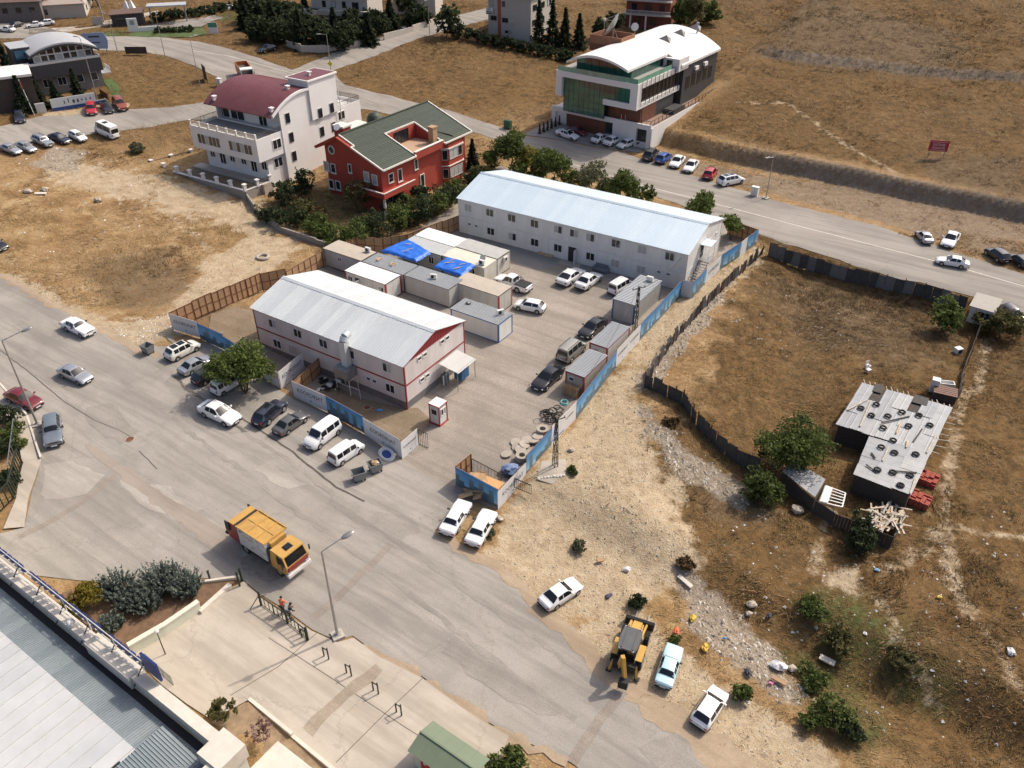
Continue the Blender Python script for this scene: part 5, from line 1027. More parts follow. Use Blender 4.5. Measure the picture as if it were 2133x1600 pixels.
cin = lambda q:[p.lerp((q[0]+q[1]+q[2]+q[3])/4,.04) for p in q]
i1,i2 = cin(Q1),cin(Q2)
plankwall(i1[0],loc3(SP(1150,600)),SZ,16); plankwall(i1[1],i1[0],SZ,16); plankwall(i1[2],i1[1],SZ,26); plankwall(i1[3],i1[2],SZ,16); plankwall(i2[3],i2[2],SZ,22); plankwall(i2[0],i2[3],SZ,16); plankwall(i2[2],i2[1],SZ,18)
# rafters and felt showing at the ragged upper edge
for i in range(16): a = .02+.96*i/15; p = bil(Q1,a,1.02); MB().bar(p+Vector((0,-.3,-.08)),p+Vector((.15,rng.uniform(.3,.8),-.02)),.07).build('rafter_end',M_PALW,sk)
for i in range(8): p = bil([Q1[3],Q1[2],Q1[2],Q1[3]],0,(i+.5)/8); MB().bar(p+Vector((-.4,.1,-.06)),p+Vector((rng.uniform(.5,1.5),-.35,-.12)),.06).build('rafter_end',M_PALW,sk)
for a in (.19,.64,.7): p = bil(Q1,a,.97); MB().ob(p+Vector((0,0,.1)),(.9,1.6,.03),rz=-.55).build('felt_patch',M_FELT,sk)
# loose timbers lying on the roof
for k,(x0,y0,x1,y1,m_) in enumerate(((970,415,1115,335,0),(1060,540,1145,345,0),(1220,515,1435,462,1),(1335,590,1370,515,2),(1410,700,1420,645,2),(1465,655,1530,560,1),(1145,740,1175,780,1),(1565,740,1640,600,0),(1105,830,1190,890,1),(1330,880,1490,890,1),(1440,1050,1480,930,0),(1230,800,1275,700,0))):
    a = SP(x0,y0,SZ+.14); b = SP(x1,y1,SZ+.14); c_ = (a+b)/2; t_ = thing('timber','%s loose timber on the shack roof, counted from upper left' % ('first','second','third','fourth','fifth','sixth','seventh','eighth','ninth','tenth','eleventh','twelfth')[k],'timber',c_,math.atan2(b.y-a.y,b.x-a.x),'timbers on the shack roof'); l_ = (b-a).length; B1(-l_/2,l_/2,-.07,.07,0,.06).build('length',[M_PALW,M_OLDW,M_WOOD][m_],t_)
# tyres
tym = None
ORD = ('first','second','third','fourth','fifth','sixth','seventh','eighth','ninth','tenth','eleventh','twelfth','thirteenth','fourteenth','fifteenth','sixteenth','seventeenth')
TY = [(1068,398),(1185,370),(1147,452),(1272,458),(1380,428),(1508,452),(1237,547),(1430,532),(1590,527),(1312,642),(1222,693),(1322,735),(1483,747),(1193,865),(1310,885),(1440,907),(1368,983)]
M_TYR = mat('tyre_black',(.016,.016,.016),.9,var=.3,vs=8)
rows = ['%s car tyre in the uppermost row on the shack roof' % n for n in ('leftmost','second','third','fourth','fifth','rightmost')]
for k,(x,y) in enumerate(TY):
    p = SP(x,y,SZ+.2); t_ = thing('tyre','black car tyre on the shack roof, %s when counted from top to bottom' % ORD[k],'tyre',p+Vector((0,0,.0)),rng.uniform(0,3),'tyres on the shack roof')
    if tym is None: tym = (MB().torus((0,0,0),.26,.095,18,8).mesh('tyre_ring',M_TYR,True),MB().torus((0,0,.0),.34,.03,18,5).mesh('tread_band',M_TYR,True))
    link('sidewall',tym[0],t_); link('tread',tym[1],t_)
# second low roof, broken walls and timber heap
lo = thing('lean_to','low pale sheet roofed lean-to below the shack, partly under the tree','shed',SP(660,950,0)); lo.location.z = Tz(lo.location.x,lo.location.y); lq = [SP(*p,1.7)-lo.location for p in ((470,880),(560,800),(800,945),(720,1080))]
def lbil(a,b): return (lq[0]*(1-a)+lq[3]*a)*(1-b)+(lq[1]*(1-a)+lq[2]*a)*b
for i in range(4):
    for j in range(2): c_ = [lbil(i/4,j/2),lbil((i+1)/4-.01,j/2),lbil((i+1)/4-.01,(j+1)/2),lbil(i/4,(j+1)/2)]; MB().slab([p+Vector((0,0,rng.uniform(0,.08))) for p in c_],.03).build('roof_sheet',rng.choice(M_SHT),lo)
plankwall(lq[0]+Vector((0,0,-.03)),lq[3]+Vector((0,0,-.03)),1.7,12,parent=lo)
plankwall(lq[3],lq[2],1.7,6,parent=lo)
wl = thing('board_fence','dark board fence around the timber heap below the shack','fence',SP(1000,1200,0)); wl.location.z = Tz(wl.location.x,wl.location.y); wq = [SP(*p,1.6)-wl.location for p in ((725,1090),(880,1190),(1130,1290),(1320,1370),(1410,1180))]
for a,b in zip(wq,wq[1:]): plankwall(a,b,1.6,max(3,int((b-a).length/.28)),parent=wl)
rngH = random.Random(3)
hp = thing('timber_heap','heap of bleached planks and battens below the shack','timber',SP(1260,1240,.2)); 
for k in range(70):
    x = rngH.uniform(1130,1390); y = rngH.uniform(1150,1330); p = SP(x,y,.5+rngH.uniform(0,.9))-hp.location; l_ = rngH.uniform(.8,2.3); B1(-l_/2,l_/2,-.08,.08,0,.04).build('plank',M_PALW if rngH.random() < .8 else M_WOOD,hp,loc=p).rotation_euler = (rngH.uniform(-.2,.2),rngH.uniform(-.2,.2),rngH.choice((1.0,1.05,-.5,.2,1.2))+rngH.uniform(-.3,.3))
pf = thing('pallet_frame','white slatted timber frame lying over the rubble below the shack','frame',SP(850,1060,1.2)); fq = [SP(*p,1.2)-pf.location for p in ((755,1110),(800,990),(950,1045),(925,1150))]
for a,b in ((0,1),(1,2),(2,3),(3,0)): MB().bar(fq[a],fq[b],.12,.08).build('beam',M_OFW,pf)
for t in (.2,.4,.6,.8): MB().bar(fq[0].lerp(fq[1],t)+Vector((0,0,.06)),fq[3].lerp(fq[2],t)+Vector((0,0,.06)),.10,.05).build('slat',M_OFW,pf)
MB().slab([fq[0]+Vector((0,0,.1)),fq[0].lerp(fq[3],.35)+Vector((0,0,.1)),fq[1].lerp(fq[2],.35)+Vector((0,0,.1)),fq[1]+Vector((0,0,.1))],.03).build('board',M_OFW,pf)
# stacks of red bricks
M_BRD = mat('red_brick',(.36,.075,.05),.85,var=.25,vs=6,dirt=.15); bme = B1(-.19,.19,-.09,.09,-.09,.09).mesh('brick',M_BRD)
for s,(x0,x1,y0,y1,nm) in enumerate(((1500,1610,880,1030,'upper stack of red hollow bricks behind the shack'),(1440,1560,1050,1170,'lower stack of red hollow bricks behind the shack'))):
    b = SP((x0+x1)/2,(y0+y1)/2,0); bs_ = thing('brick_stack',nm,'bricks',(b.x,b.y,Tz(b.x,b.y)),R(-38),'brick stacks')
    for i in range(5):
        for j in range(8):
            for k in range(4):
                if k == 3 and rng.random() < .4: continue
                o = link('brick',bme,bs_,(i*.42-.9,j*.22-.8,.09+k*.185)); o.rotation_euler = (0,rng.uniform(-.1,.1),rng.uniform(-.12,.12))
def small(name,label,cat,u,v,dz=0,rz=0): p = P(u,v,dz); return thing(name,label,cat,p,rz)
for k,(x,y) in enumerate(((1115,100),(1118,130))):
    t_ = small('plastic_chair',('white garden chair above the shack, the farther of two','white garden chair above the shack, the nearer of two')[k],'chair',*A6(x,y),rz=.4); B1(-.25,.25,-.25,.25,.40,.45).build('seat',M_OFW,t_); B1(-.25,.25,.22,.27,.45,.9).build('backrest',M_OFW,t_)
    for a in (-.22,.22):
        for b in (-.22,.22): B1(a-.03,a+.03,b-.03,b+.03,0,.40).build('leg',M_OFW,t_)
t_ = small('fridge','old white fridge standing behind the shack','fridge',*A6(1610,270),rz=-.5); B1(-.4,.4,-.4,.4,0,1.6).build('cabinet',M_OFW,t_); B1(-.4,.4,-.44,-.4,.05,1.1).build('door',M_OFW,t_)
t_ = small('bathtub','white bathtub dumped behind the shack','bathtub',*A6(1710,232),rz=-.2); MB().box(-.8,.8,-.38,.38,0,.1).box(-.8,.8,-.38,-.3,.1,.5).box(-.8,.8,.3,.38,.1,.5).box(-.8,-.7,-.3,.3,.1,.5).box(.7,.8,-.3,.3,.1,.5).build('tub',M_OFW,t_)
t_ = small('timber_crate','brown slatted crate behind the shack','crate',*A6(1690,320),rz=-.45)
for i in range(5): B1(-1.2,1.2,-.9+i*.37,-.6+i*.37,.9,.96).build('slat',M_BRC,t_)
B1(-1.15,1.15,-.88,.88,0,.9).build('carcass',M_OLDW,t_)
t_ = small('washing_frame','white appliance shell lying in the lot near the board fence','appliance',1994,735,rz=.3); B1(-.4,.4,-.35,.35,0,.7).build('shell',M_OFW,t_); B1(-.28,.28,-.37,-.35,.12,.58).build('opening',M_DOOR,t_)
# ---------------------------------------------------------------- street furniture
M_GALV = mat('galvanised_post',(.36,.35,.33),.45,.5,var=.12,dirt=.15); M_CONCB = mat('raw_concrete',(.42,.385,.33),.9,var=.15,vs=2,dirt=.25)
def lamp(label, u, v, h, arm, yaw, lean=(0,0), base=True, kind='cobra', r=.10):
    p = P(u,v); t = thing('street_lamp',label,'street lamp',p,yaw,'street lamps'); top = Vector((lean[0],lean[1],h))
    MB().cyl((0,0,0),top,r*1.25,r*.6,10).build('pole',M_GALV,t,True); e = top+Vector((arm,0,.35*arm if kind == 'cobra' else 0.05)); MB().cyl(top,e,r*.45,r*.4,8).build('arm',M_GALV,t,True)
    hd = MB()
    if kind == 'cobra': hd.ball((0,0,0),.45,12,8,(1.2,.55,.28))
    else: hd.box(-.5,.4,-.16,.16,-.06,.06)
    o = hd.build('lamp_head',M_GALV,t,True,loc=e+Vector((.4,0,.08))); o.rotation_euler = (0,-.3 if kind == 'cobra' else 0,0)
    lens = MB().ball((0,0,-.05),.32,10,6,(1.1,.5,.2)).build('lens',M_HW,o,True)
    if base: B1(-.45,.45,-.45,.45,-.3,.22).build('foot_block',M_CONCB,t); B1(-.22,.22,-.22,.22,.22,.26).build('base_plate',M_GALV,t)
    return t
lamp('tall street lamp beside the worker railing at the forecourt',703.6,1325,9.3,1.6,R(30)); lamp('tall street lamp over the dark red car on the left',79,886,10.0,1.9,R(20)); lamp('street lamp beside the white utility box on the upper road',1595,414,6.9,.9,R(210),kind='flat',r=.08)
lamp('street lamp at the far road fork with a yellow sign',690,152,7.6,1.2,R(190),base=False,kind='flat',r=.08); lamp('thin lamp post in front of the far lawn',345,122,8.5,1.0,R(100),base=False,kind='flat',r=.07); lamp('thin lamp post beside the brown sheet panel',418,184,9.5,1.0,R(60),base=False,kind='flat',r=.07); lamp('thin lamp post beside the blue arrow sign',245,108,7.5,1.0,R(150),base=False,kind='flat',r=.07); lamp('thin lamp post on the far side street',895,72,7.5,1.0,R(250),base=False,kind='flat',r=.07); lamp('thick pale mast behind the green verge',216,46,11,.6,R(90),base=False,kind='flat',r=.16); lamp('thin lamp post before the dark barrel roofed building',205,213,11.5,.6,R(160),base=False,kind='flat',r=.07)
MB_ = P(690,152); t_ = thing('warning_sign','yellow warning sign on the lamp post at the road fork','sign',MB_+Vector((0,-.12,1.9)),R(-10)); MB().ob((0,0,0),(.8,.03,.8),0,0,R(45)).build('plate',mat('sign_yellow',(.60,.50,.03),.5,var=.05),t_)
def lattice(label, u, v, h, w_=.42, conc=True):
    p = P(u,v); t = thing('lattice_pole',label,'power pole',p,R(25),'lattice power poles'); M_LAT = mat('dark_lattice',(.055,.052,.05),.6,.4,var=.2); cs = [(-1,-1),(1,-1),(1,1),(-1,1)]; n = 8; wt = .16
    for sx,sy in cs: MB().bar((sx*w_/2,sy*w_/2,-.2),(sx*wt/2,sy*wt/2,h),.06).build('leg',M_LAT,t)
    for i in range(n):
        z0,z1 = h*i/n,h*(i+1)/n; a = w_+(wt-w_)*i/n; b = w_+(wt-w_)*(i+1)/n
        for k in range(4):
            (x0,y0),(x1,y1) = cs[k],cs[(k+1)%4]
            if i % 2: x0,y0,x1,y1 = x1,y1,x0,y0
            MB().bar((x0*a/2,y0*a/2,z0),(x1*b/2,y1*b/2,z1),.035).build('brace',M_LAT,t)
    MB().bar((-.9,0,h-.25),(.9,0,h-.25),.07).build('crossarm',M_LAT,t)
    for x in (-.8,0,.8): MB().cyl((x,0,h-.2),(x,0,h+.05),.06,.04,8).build('insulator',M_BEI,t)
    return t
lattice('lattice power pole standing on a concrete slab outside the blue hoarding',1156,972,5.9); lattice('lattice power pole in front of the large grey container',1322,690,6.1)
o = sheet('concrete_slab',WP([(1118,1000),(1128,962),(1178,958),(1182,985),(1150,1010)]),.10,MATS['pale_concrete'],jit=.1,grid=1.0)
t_ = thing('stone_edging','row of pale stones along the concrete slab edge','stones',P(1150,1003)); 
for i in range(9): a = P(1122+i*6.5,998+(-i*.8)); MB().ball((0,0,.08),rng.uniform(.12,.22),7,5,(1,1,.7),.2).build('stone',M_STN,t_,loc=a-t_.location)
def cable(label, a, b, sag):
    a,b = Vector(a),Vector(b); pts = [a.lerp(b,i/14)-Vector((0,0,sag*4*(i/14)*(1-i/14))) for i in range(15)]; t = thing('cable',label,'cable',a); MB().tube([p-a for p in pts],.022,4).build('wire',M_TRIM_,t)
p1 = P(1156,972)+Vector((0,0,5.7)); p2 = P(1322,690)+Vector((0,0,5.9)); cable('drooping cable from the grey container pole to the long white block',p2,rloc(wb_,34.5,0,4.6),.8); cable('drooping cable between the two lattice poles',p1,p2,1.0)
# skips
M_SKIP = mat('grey_skip',(.22,.235,.24),.55,.3,var=.15,dirt=.35,dcol=(.16,.13,.1)); M_TRASH = mat('trash_mix',(.34,.30,.26),.9,var=.6,vs=9)
def skip(label, u, v, yaw, trash):
    t = thing('rubbish_skip',label,'skip',P(u,v)+Vector((0,0,.06)),yaw,'wheeled rubbish skips'); a,b,h = .62,.5,1.05; k = .82
    bt = [(-a*k,-b*k,.22),(a*k,-b*k,.22),(a*k,b*k,.22),(-a*k,b*k,.22)]; tp = [(-a,-b,h),(a,-b,h),(a,b,h),(-a,b,h)]; it = [(-a+.05,-b+.05,h),(a-.05,-b+.05,h),(a-.05,b-.05,h),(-a+.05,b-.05,h)]; ib = [(-a*k+.05,-b*k+.05,.3),(a*k-.05,-b*k+.05,.3),(a*k-.05,b*k-.05,.3),(-a*k+.05,b*k-.05,.3)]
    MB().add(bt+tp+it+ib,[(3,2,1,0)]+[(i,(i+1)%4,4+(i+1)%4,4+i) for i in range(4)]+[(4+i,4+(i+1)%4,8+(i+1)%4,8+i) for i in range(4)]+[(8+i,8+(i+1)%4,12+(i+1)%4,12+i) for i in range(4)]+[(12,13,14,15)]).build('bin',M_SKIP,t)
    for s in (-1,1): B1(-a-.04,a+.04,s*b-.03,s*b+.03,h-.07,h+.03).build('rim',M_SKIP,t); MB().cyl((s*a,-.12,.85),(s*a+s*.12,-.12,.85),.05,.05,8).build('trunnion',M_SKIP,t)
    for x in (-a*.7,a*.7):
        for y in (-b*.7,b*.7): MB().cyl((x,y-.04,.11),(x,y+.04,.11),.11,.11,10).build('castor',M_TYR,t)
    if trash:
        for i in range(7): MB().ob((rng.uniform(-.35,.35),rng.uniform(-.25,.25),h-.2+rng.uniform(0,.2)),(.3,.25,.18),rng.uniform(0,3),rng.uniform(-.5,.5)).build('rubbish',rng.choice((M_HW,M_OSB,M_TRASH)),t)
skip('overflowing grey rubbish skip left of the creamy people carrier',310,736,R(-30),False); skip('grey rubbish skip nearer the street corner',749,1000,R(25),False); skip('grey rubbish skip nearer the white hoarding, full of cartons',783,982,R(30),True)
t_ = thing('wheelie_bin','green rubbish container at the edge of the dry grass plot','bin',P(1058,268),R(-30)); M_GRB = mat('bin_green',(.03,.10,.05),.5,var=.15); B1(-.65,.65,-.5,.5,.15,1.2).build('bin',M_GRB,t_); MB().cyl((-.66,0,1.15),(.66,0,1.15),.5,.5,14).build('lid',M_GRB,t_,True)
for i,(u,v,lb) in enumerate(((1571,408,'white utility box beside the upper road lamp'),(459,180,'white utility box on the dry mound'))):
    t_ = thing('utility_box',lb,'utility box',P(u,v),R(-35)); B1(-.55,.55,-.3,.3,0,1.5).build('cabinet',M_OFW,t_); B1(-.6,.6,-.35,.35,1.5,1.58).build('cap',M_OFW,t_); B1(-.02,.02,-.32,-.3,.15,1.45).build('door_gap',M_STEEL,t_)
# bollard frames along the forecourt and the worker railing
M_GRN = mat('dark_green_iron',(.022,.032,.022),.5,.2,var=.15)
def frame_bollard(label,u,v):
    t = thing('bollard_frame',label,'bollard',P(u,v)+Vector((0,0,.07)),R(-33),'hoop bollards along the forecourt'); B1(-.04,.04,-.04,.04,0,1.05).build('post',M_GRN,t,loc=(-.22,0,0)); B1(-.04,.04,-.04,.04,0,1.3).build('post',M_GRN,t,loc=(.26,0,0)); B1(-.18,.22,-.03,.03,1.0,1.06).build('top_bar',M_GRN,t)
for u,v,lb in ((680,1371,'hoop bollard nearest the tall street lamp'),(727,1406,'second hoop bollard from the tall street lamp'),(783,1443,'single-post hoop bollard at the concrete trench strip'),(831,1488,'hoop bollard nearest the green kiosk'),(634,1332,'hoop bollard at the end of the worker railing')): frame_bollard(lb,u,v)
rl = thing('street_railing','dark iron railing where the two workers stand','railing',P(545,1262)+Vector((0,0,.07))); a0 = P(545,1262); a1 = P(600,1300); a2 = P(642,1334); railing(rl,[p-a0 for p in (a0,a1,a2)],1.15,M_GRN,post=1.5,step=.42,bar=.045)
for p in (a0,a1,a2): B1(-.07,.07,-.07,.07,0,1.5).build('post',M_GRN,rl,loc=p-a0)
MB().bar((0,0,1.2),P(522,1272)-a0+Vector((0,0,.1)),.05).build('stay',M_GRN,rl)
for i,(u,v,h) in enumerate(((438,1208,1.0),(505,1212,1.5),(500,1222,1.6))):
    t_ = thing('iron_post',('short iron post on the planter kerb','black iron post at the planter tip, left of two','black iron post at the planter tip, right of two')[i],'post',P(u,v)); B1(-.06,.06,-.06,.06,0,h).build('shaft',M_GRN,t_); B1(-.09,.09,-.09,.09,h,h+.05).build('cap',M_GRN,t_)
# planter walls
def wallrun(label, px, h, th, m, name='planter_wall', cap=None, cat='wall', base=-.6):
    pts = [P(u,v) for u,v in px]; t = thing(name,label,cat,pts[0])
    for a,b in zip(pts,pts[1:]):
        d = b-a; ln = math.hypot(d.x,d.y); yaw = math.atan2(d.y,d.x); B1(-.02,ln+.02,-th/2,th/2,base,h).build('wall',m,t,loc=a-pts[0],rz=yaw)
        if cap: B1(-.05,ln+.05,-th/2-.06,th/2+.06,h,h+.12).build('coping',cap,t,loc=a-pts[0],rz=yaw)
    return t
wallrun('cream planter wall leading to the forecourt',[(275,1362),(345,1322),(418,1272)],1.0,.3,M_LGR,cap=M_LGR); wallrun('low stone kerb at the tip of the planter',[(418,1278),(480,1222)],.35,.4,M_STN); wallrun('low concrete kerb between planter and side street',[(412,1217),(500,1207)],.3,.22,M_STN); wallrun('low kerb with pipe beside the bare planting strip',[(520,1458),(610,1535),(700,1612)],.18,.25,M_STN)
o = sheet('planter_soil',WP([(130,1235),(230,1225),(420,1215),(498,1210),(420,1268),(345,1318),(270,1360),(150,1280)]),.12,mat('red_brown_soil',(.16,.095,.055),.95,var=.35,vs=1.5,bmp=.7,bscale=6,coord='Object'),grid=1.0); o = sheet('planting_strip',WP([(520,1462),(610,1540),(700,1618),(640,1680),(520,1620),(490,1540),(440,1505)]),.10,mat('pale_brown_soil',(.27,.19,.115),.95,var=.3,vs=1.5,bmp=.7,bscale=6),grid=1.0)
t_ = thing('garden_lamp','thin garden lamp with white globe beside the cream planter wall','lamp',P(345,1364)+Vector((0,0,.07))); MB().cyl((0,0,0),(0,0,2.5),.045,.035,8).build('pole',M_GRN,t_); MB().ball((0,0,2.65),.17,12,8).build('globe',M_HW,t_,True)
t_ = thing('access_railing','steel railing beside the big building wall','railing',P(308,1380)); railing(t_,[Vector((0,0,0)),P(362,1428)-t_.location],1.0,M_STEEL,step=.18,bar=.035)
t_ = thing('white_slab_roof','flat white slab roof at the bottom edge','roof',P(612,1625)+Vector((0,0,0)),R(-35)); B1(-1.6,1.8,-2.2,.5,0,2.0).build('wall',M_LGR,t_); B1(-1.7,1.9,-2.3,.6,2.0,2.15).build('slab',M_STN,t_)
# left sidewalk and its railing
o = sheet('sidewalk',WP([(-60,750),(0,800),(57,868),(88,958),(60,1040),(52,1100),(8,1104),(35,1040),(46,960),(40,925),(20,890),(-60,830)]),.16,M_CONC,jit=.05,grid=1.0); o2 = wallrun('pale concrete sidewalk kerb',[(0,800),(57,868),(87,958)],.18,.18,M_STN,'kerb',cat='kerb')
t_ = thing('yard_fence','dark iron fence with tall bars at the left edge','fence',P(48,968)); railing(t_,[Vector((0,0,.1)),P(30,1040)-t_.location+Vector((0,0,.1))],1.8,M_GRN,step=.5,bar=.08); railing(t_,[P(30,1040)-t_.location+Vector((0,0,.1)),P(-10,1080)-t_.location+Vector((0,0,.1))],1.8,M_GRN,step=.5,bar=.08)
t_ = thing('mesh_fence','thin wire mesh fence above the left hedge','fence',P(40,900)); railing(t_,[Vector((0,0,0)),P(28,1000)-t_.location],1.7,M_STEEL,step=.8,bar=.04)
# corrugated lot fence
M_CORD = mat('dark_corrugated',(.085,.085,.08),.7,.2,var=.25,vs=1.2,dirt=.4,dcol=(.14,.11,.08)); M_CORG = mat('grey_corrugated',(.20,.205,.20),.6,.3,var=.2,vs=1.2,dirt=.35,dcol=(.16,.13,.1))
def corfence(label, px, h, mats_, lean=.06, drop=0):
    pts = [P(u,v) for u,v in px]; t = thing('sheet_fence',label,'fence',pts[0]); me = {}
    for a,b in zip(pts,pts[1:]):
        d = b-a; ln = math.hypot(d.x,d.y); yaw = math.atan2(d.y,d.x); n = max(1,round(ln/1.1)); w_ = ln/n
        for i in range(n):
            if rng.random() < drop: continue
            p = a.lerp(b,i/n)-pts[0]; mb = MB(); k = 5; vs = []; hh = h*rng.uniform(.88,1.05)
            for z in (-.3,hh):
                for j in range(2*k+1): vs.append((w_*j/(2*k),.03 if j % 2 else -.03,z))
            q_ = 2*k+1; mb.add(vs,[(j,j+1,q_+j+1,q_+j) for j in range(2*k)]); o = mb.build('sheet',rng.choice(mats_),t,loc=p,rz=yaw); o.rotation_euler = (rng.uniform(-lean,lean),rng.uniform(-.03,.03),yaw+rng.uniform(-.05,.05))
            if i % 2 == 0: B1(-.05,.05,.05,.15,-.4,h*1.06).build('post',M_RUST,t,loc=p,rz=yaw)
    return t
corfence('dark corrugated sheet fence along the upper road side of the lot',[(1600,532),(1680,560),(1760,582),(1840,600),(1920,618),(2008,648)],1.9,[M_CORD,M_CORG]); corfence('sagging sheet fence along the rubble strip beside the hoarding',[(1586,530),(1540,572),(1500,610),(1450,660),(1400,718),(1370,760),(1342,806)],1.5,[M_CORD,M_CORG],.22,.08); corfence('black sheet fence around the lower left corner of the lot',[(1342,806),(1375,820),(1420,842),(1450,888),(1490,930),(1530,962),(1580,985)],1.8,[M_CORD],.12)
corfence('low weathered board fence on the right side of the lot',[(2045,668),(2020,740),(2005,775),(1995,830)],1.0,[M_PALW],.1)
# red for-sale sign on the hill
b = P(1948,330); sgn = thing('sale_sign','red SATILIK ARSALAR sale board standing on the hillside','sign',b,R(-12)); M_SRD = mat('sign_red',(.40,.02,.045),.5,var=.06)
sgn.scale = (.76,.76,.76); B1(-2.0,2.0,0,.06,1.6,4.0).build('board',M_SRD,sgn); 
for x in (-1.6,1.6): B1(x-.06,x+.06,.06,.16,-.4,3.9).build('post',M_STEEL,sgn)
for s,z,sc in (('SATILIK',3.05,.78),('ARSALAR',2.35,.66)): o = link('lettering',text_mesh(s,1.0,M_HW),sgn,(0,-.012,z)); o.rotation_euler = (R(90),0,0); o.scale = (sc,sc,1)
for z in (3.66,1.85):
    for i in range(10): B1(-1.6+i*.33,-1.6+i*.33+.22,-.012,0,z-.06,z+.06).build('small_print',M_HW,sgn)
# blue arrow sign by the dark building and other boards
t_ = thing('arrow_sign','pale blue board with black arrow beside the dark building','sign',P(205,112),R(12)); mb = MB().slab([(-2.6,0,1.2),(2.2,0,.9),(2.6,0,2.6),(2.1,0,4.2),(-2.3,0,4.2)],.1); mb.build('board',mat('pale_blue_board',(.33,.43,.60),.5,var=.06),t_); B1(-1.2,.9,-.03,-.01,2.15,2.35).build('arrow_shaft',M_INK,t_); MB().add([(-1.7,-.02,2.25),(-1.1,-.02,1.85),(-1.1,-.02,2.65)],[(0,1,2)]).build('arrow_head',M_INK,t_); B1(-1.1,1.1,-.03,-.01,3.3,3.6).build('print_mark',M_INK,t_)
for x in (-1.8,1.8): B1(x-.08,x+.08,.1,.2,-.3,3.5).build('post',M_STEEL,t_)
for i,(u,v,w_,h_,rz,lb) in enumerate(((285,114,4.6,1.6,0,'low brown sheet panel at the far road bend'),(428,168,2.4,3.0,-60,'tall leaning brown sheet panel on the mound'),(446,72,2.0,2.6,10,'green and white notice board on the far verge'),(205,54,2.4,2.0,5,'pale blue billboard beside the thick mast'),(218,205,4.5,1.4,-50,'brown slatted fence beside the small lawn'))):
    t_ = thing('panel_board',lb,'board',P(u,v),R(rz)); m_ = [M_OLDW,M_OLDW,M_OFW,M_BEI,M_BRC][i]; B1(-w_/2,w_/2,0,.1,.2,h_).build('panel',m_,t_); B1(-w_/2+.1,-w_/2+.2,.1,.2,-.4,h_).build('post',M_RUST,t_); B1(w_/2-.2,w_/2-.1,.1,.2,-.4,h_).build('post',M_RUST,t_)
    if i == 2: B1(-w_/2,w_/2,-.02,0,h_*.6,h_).build('green_field',mat('board_green',(.05,.25,.17),.5),t_)
# stuff inside the yard entrance
M_RING = mat('pale_concrete_ring',(.40,.355,.295),.9,var=.12,dirt=.2)
for i,(u,v,lb) in enumerate(((1087,958,'concrete manhole ring with hole beside the white hoarding'),(1130,903,'concrete manhole ring with hole behind the blue print'))):
    t_ = thing('manhole_ring',lb,'manhole ring',P(u,v)+Vector((0,0,.05))); n = 20; vs = []
    for z in (0,.6):
        for r_ in (.62,.32):
            for j in range(n): vs.append((r_*math.cos(2*math.pi*j/n),r_*math.sin(2*math.pi*j/n),z))
    f = []
    for j in range(n): k = (j+1)%n; f += [(j,k,2*n+k,2*n+j),(n+k,n+j,3*n+j,3*n+k),(2*n+j,2*n+k,3*n+k,3*n+j)]
    MB().add(vs,f).build('ring',M_RING,t_); MB().cyl((0,0,.02),(0,0,.05),.33,.33,n).build('hole_floor',M_DOOR,t_)
DL = ['flat round concrete lid in the stack by the hoarding, number %d from the left' % (i+1) for i in range(8)]
wds = ('leftmost','second from the left','third from the left','fourth from the left','fifth from the left','sixth from the left','seventh from the left','rightmost')
for i,(u,v) in enumerate(sorted([(1055,948),(1075,924),(1078,934),(1098,921),(1112,922),(1092,930),(1084,940),(1120,915)])):
    t_ = thing('concrete_lid','flat round concrete lid by the hoarding, %s of eight' % wds[i],'concrete lid',P(u,v)+Vector((0,0,.06+.03*i)),rng.uniform(0,3),'concrete manhole lids'); o = MB().cyl((0,0,0),(0,0,.13),.55,.55,20).build('disc',M_RING,t_); o.rotation_euler = (rng.uniform(-.25,.25),rng.uniform(-.25,.25),0)
t_ = thing('blue_bundle','crumpled blue tarpaulin bundle behind the white hoarding','tarpaulin',P(1066,985)); MB().ball((0,0,.35),.7,14,9,(1.4,1,.6),.25).build('cloth',mat('faded_blue',(.16,.22,.36),.7,var=.4,vs=4),t_,True)
hs_ = thing('hose_coil','turquoise hose coil on the dark heap by the hoarding','hose',P(1174,850)+Vector((0,0,.55)))
for i in range(3): MB().torus((.03*i,.02*i,.05+.09*i),.42-.03*i,.05,20,6).build('turn',mat('turquoise_hose',(.22,.52,.50),.5,var=.1),hs_,True)
dh = thing('cable_heap','black heap of cables and hoses beside the red framed container','cables',P(1147,870))
for i in range(16): MB().torus((rng.uniform(-.9,.9),rng.uniform(-.8,.8),.1+.05*i),rng.uniform(.25,.5),.05,14,5).build('coil',M_TYR,dh,True).rotation_euler = (rng.uniform(-.3,.3),rng.uniform(-.3,.3),0)
cr_ = thing('plywood_crate','weathered plywood crate at the end of the red framed container','crate',P(1192,822)+Vector((0,0,.04)),R(-33)); B1(-.9,.9,-.5,.5,0,1.2).build('box',M_OSB,cr_)
for x in (-.8,0,.8): B1(x-.05,x+.05,-.53,-.5,0,1.2).build('batten',M_WOOD,cr_)
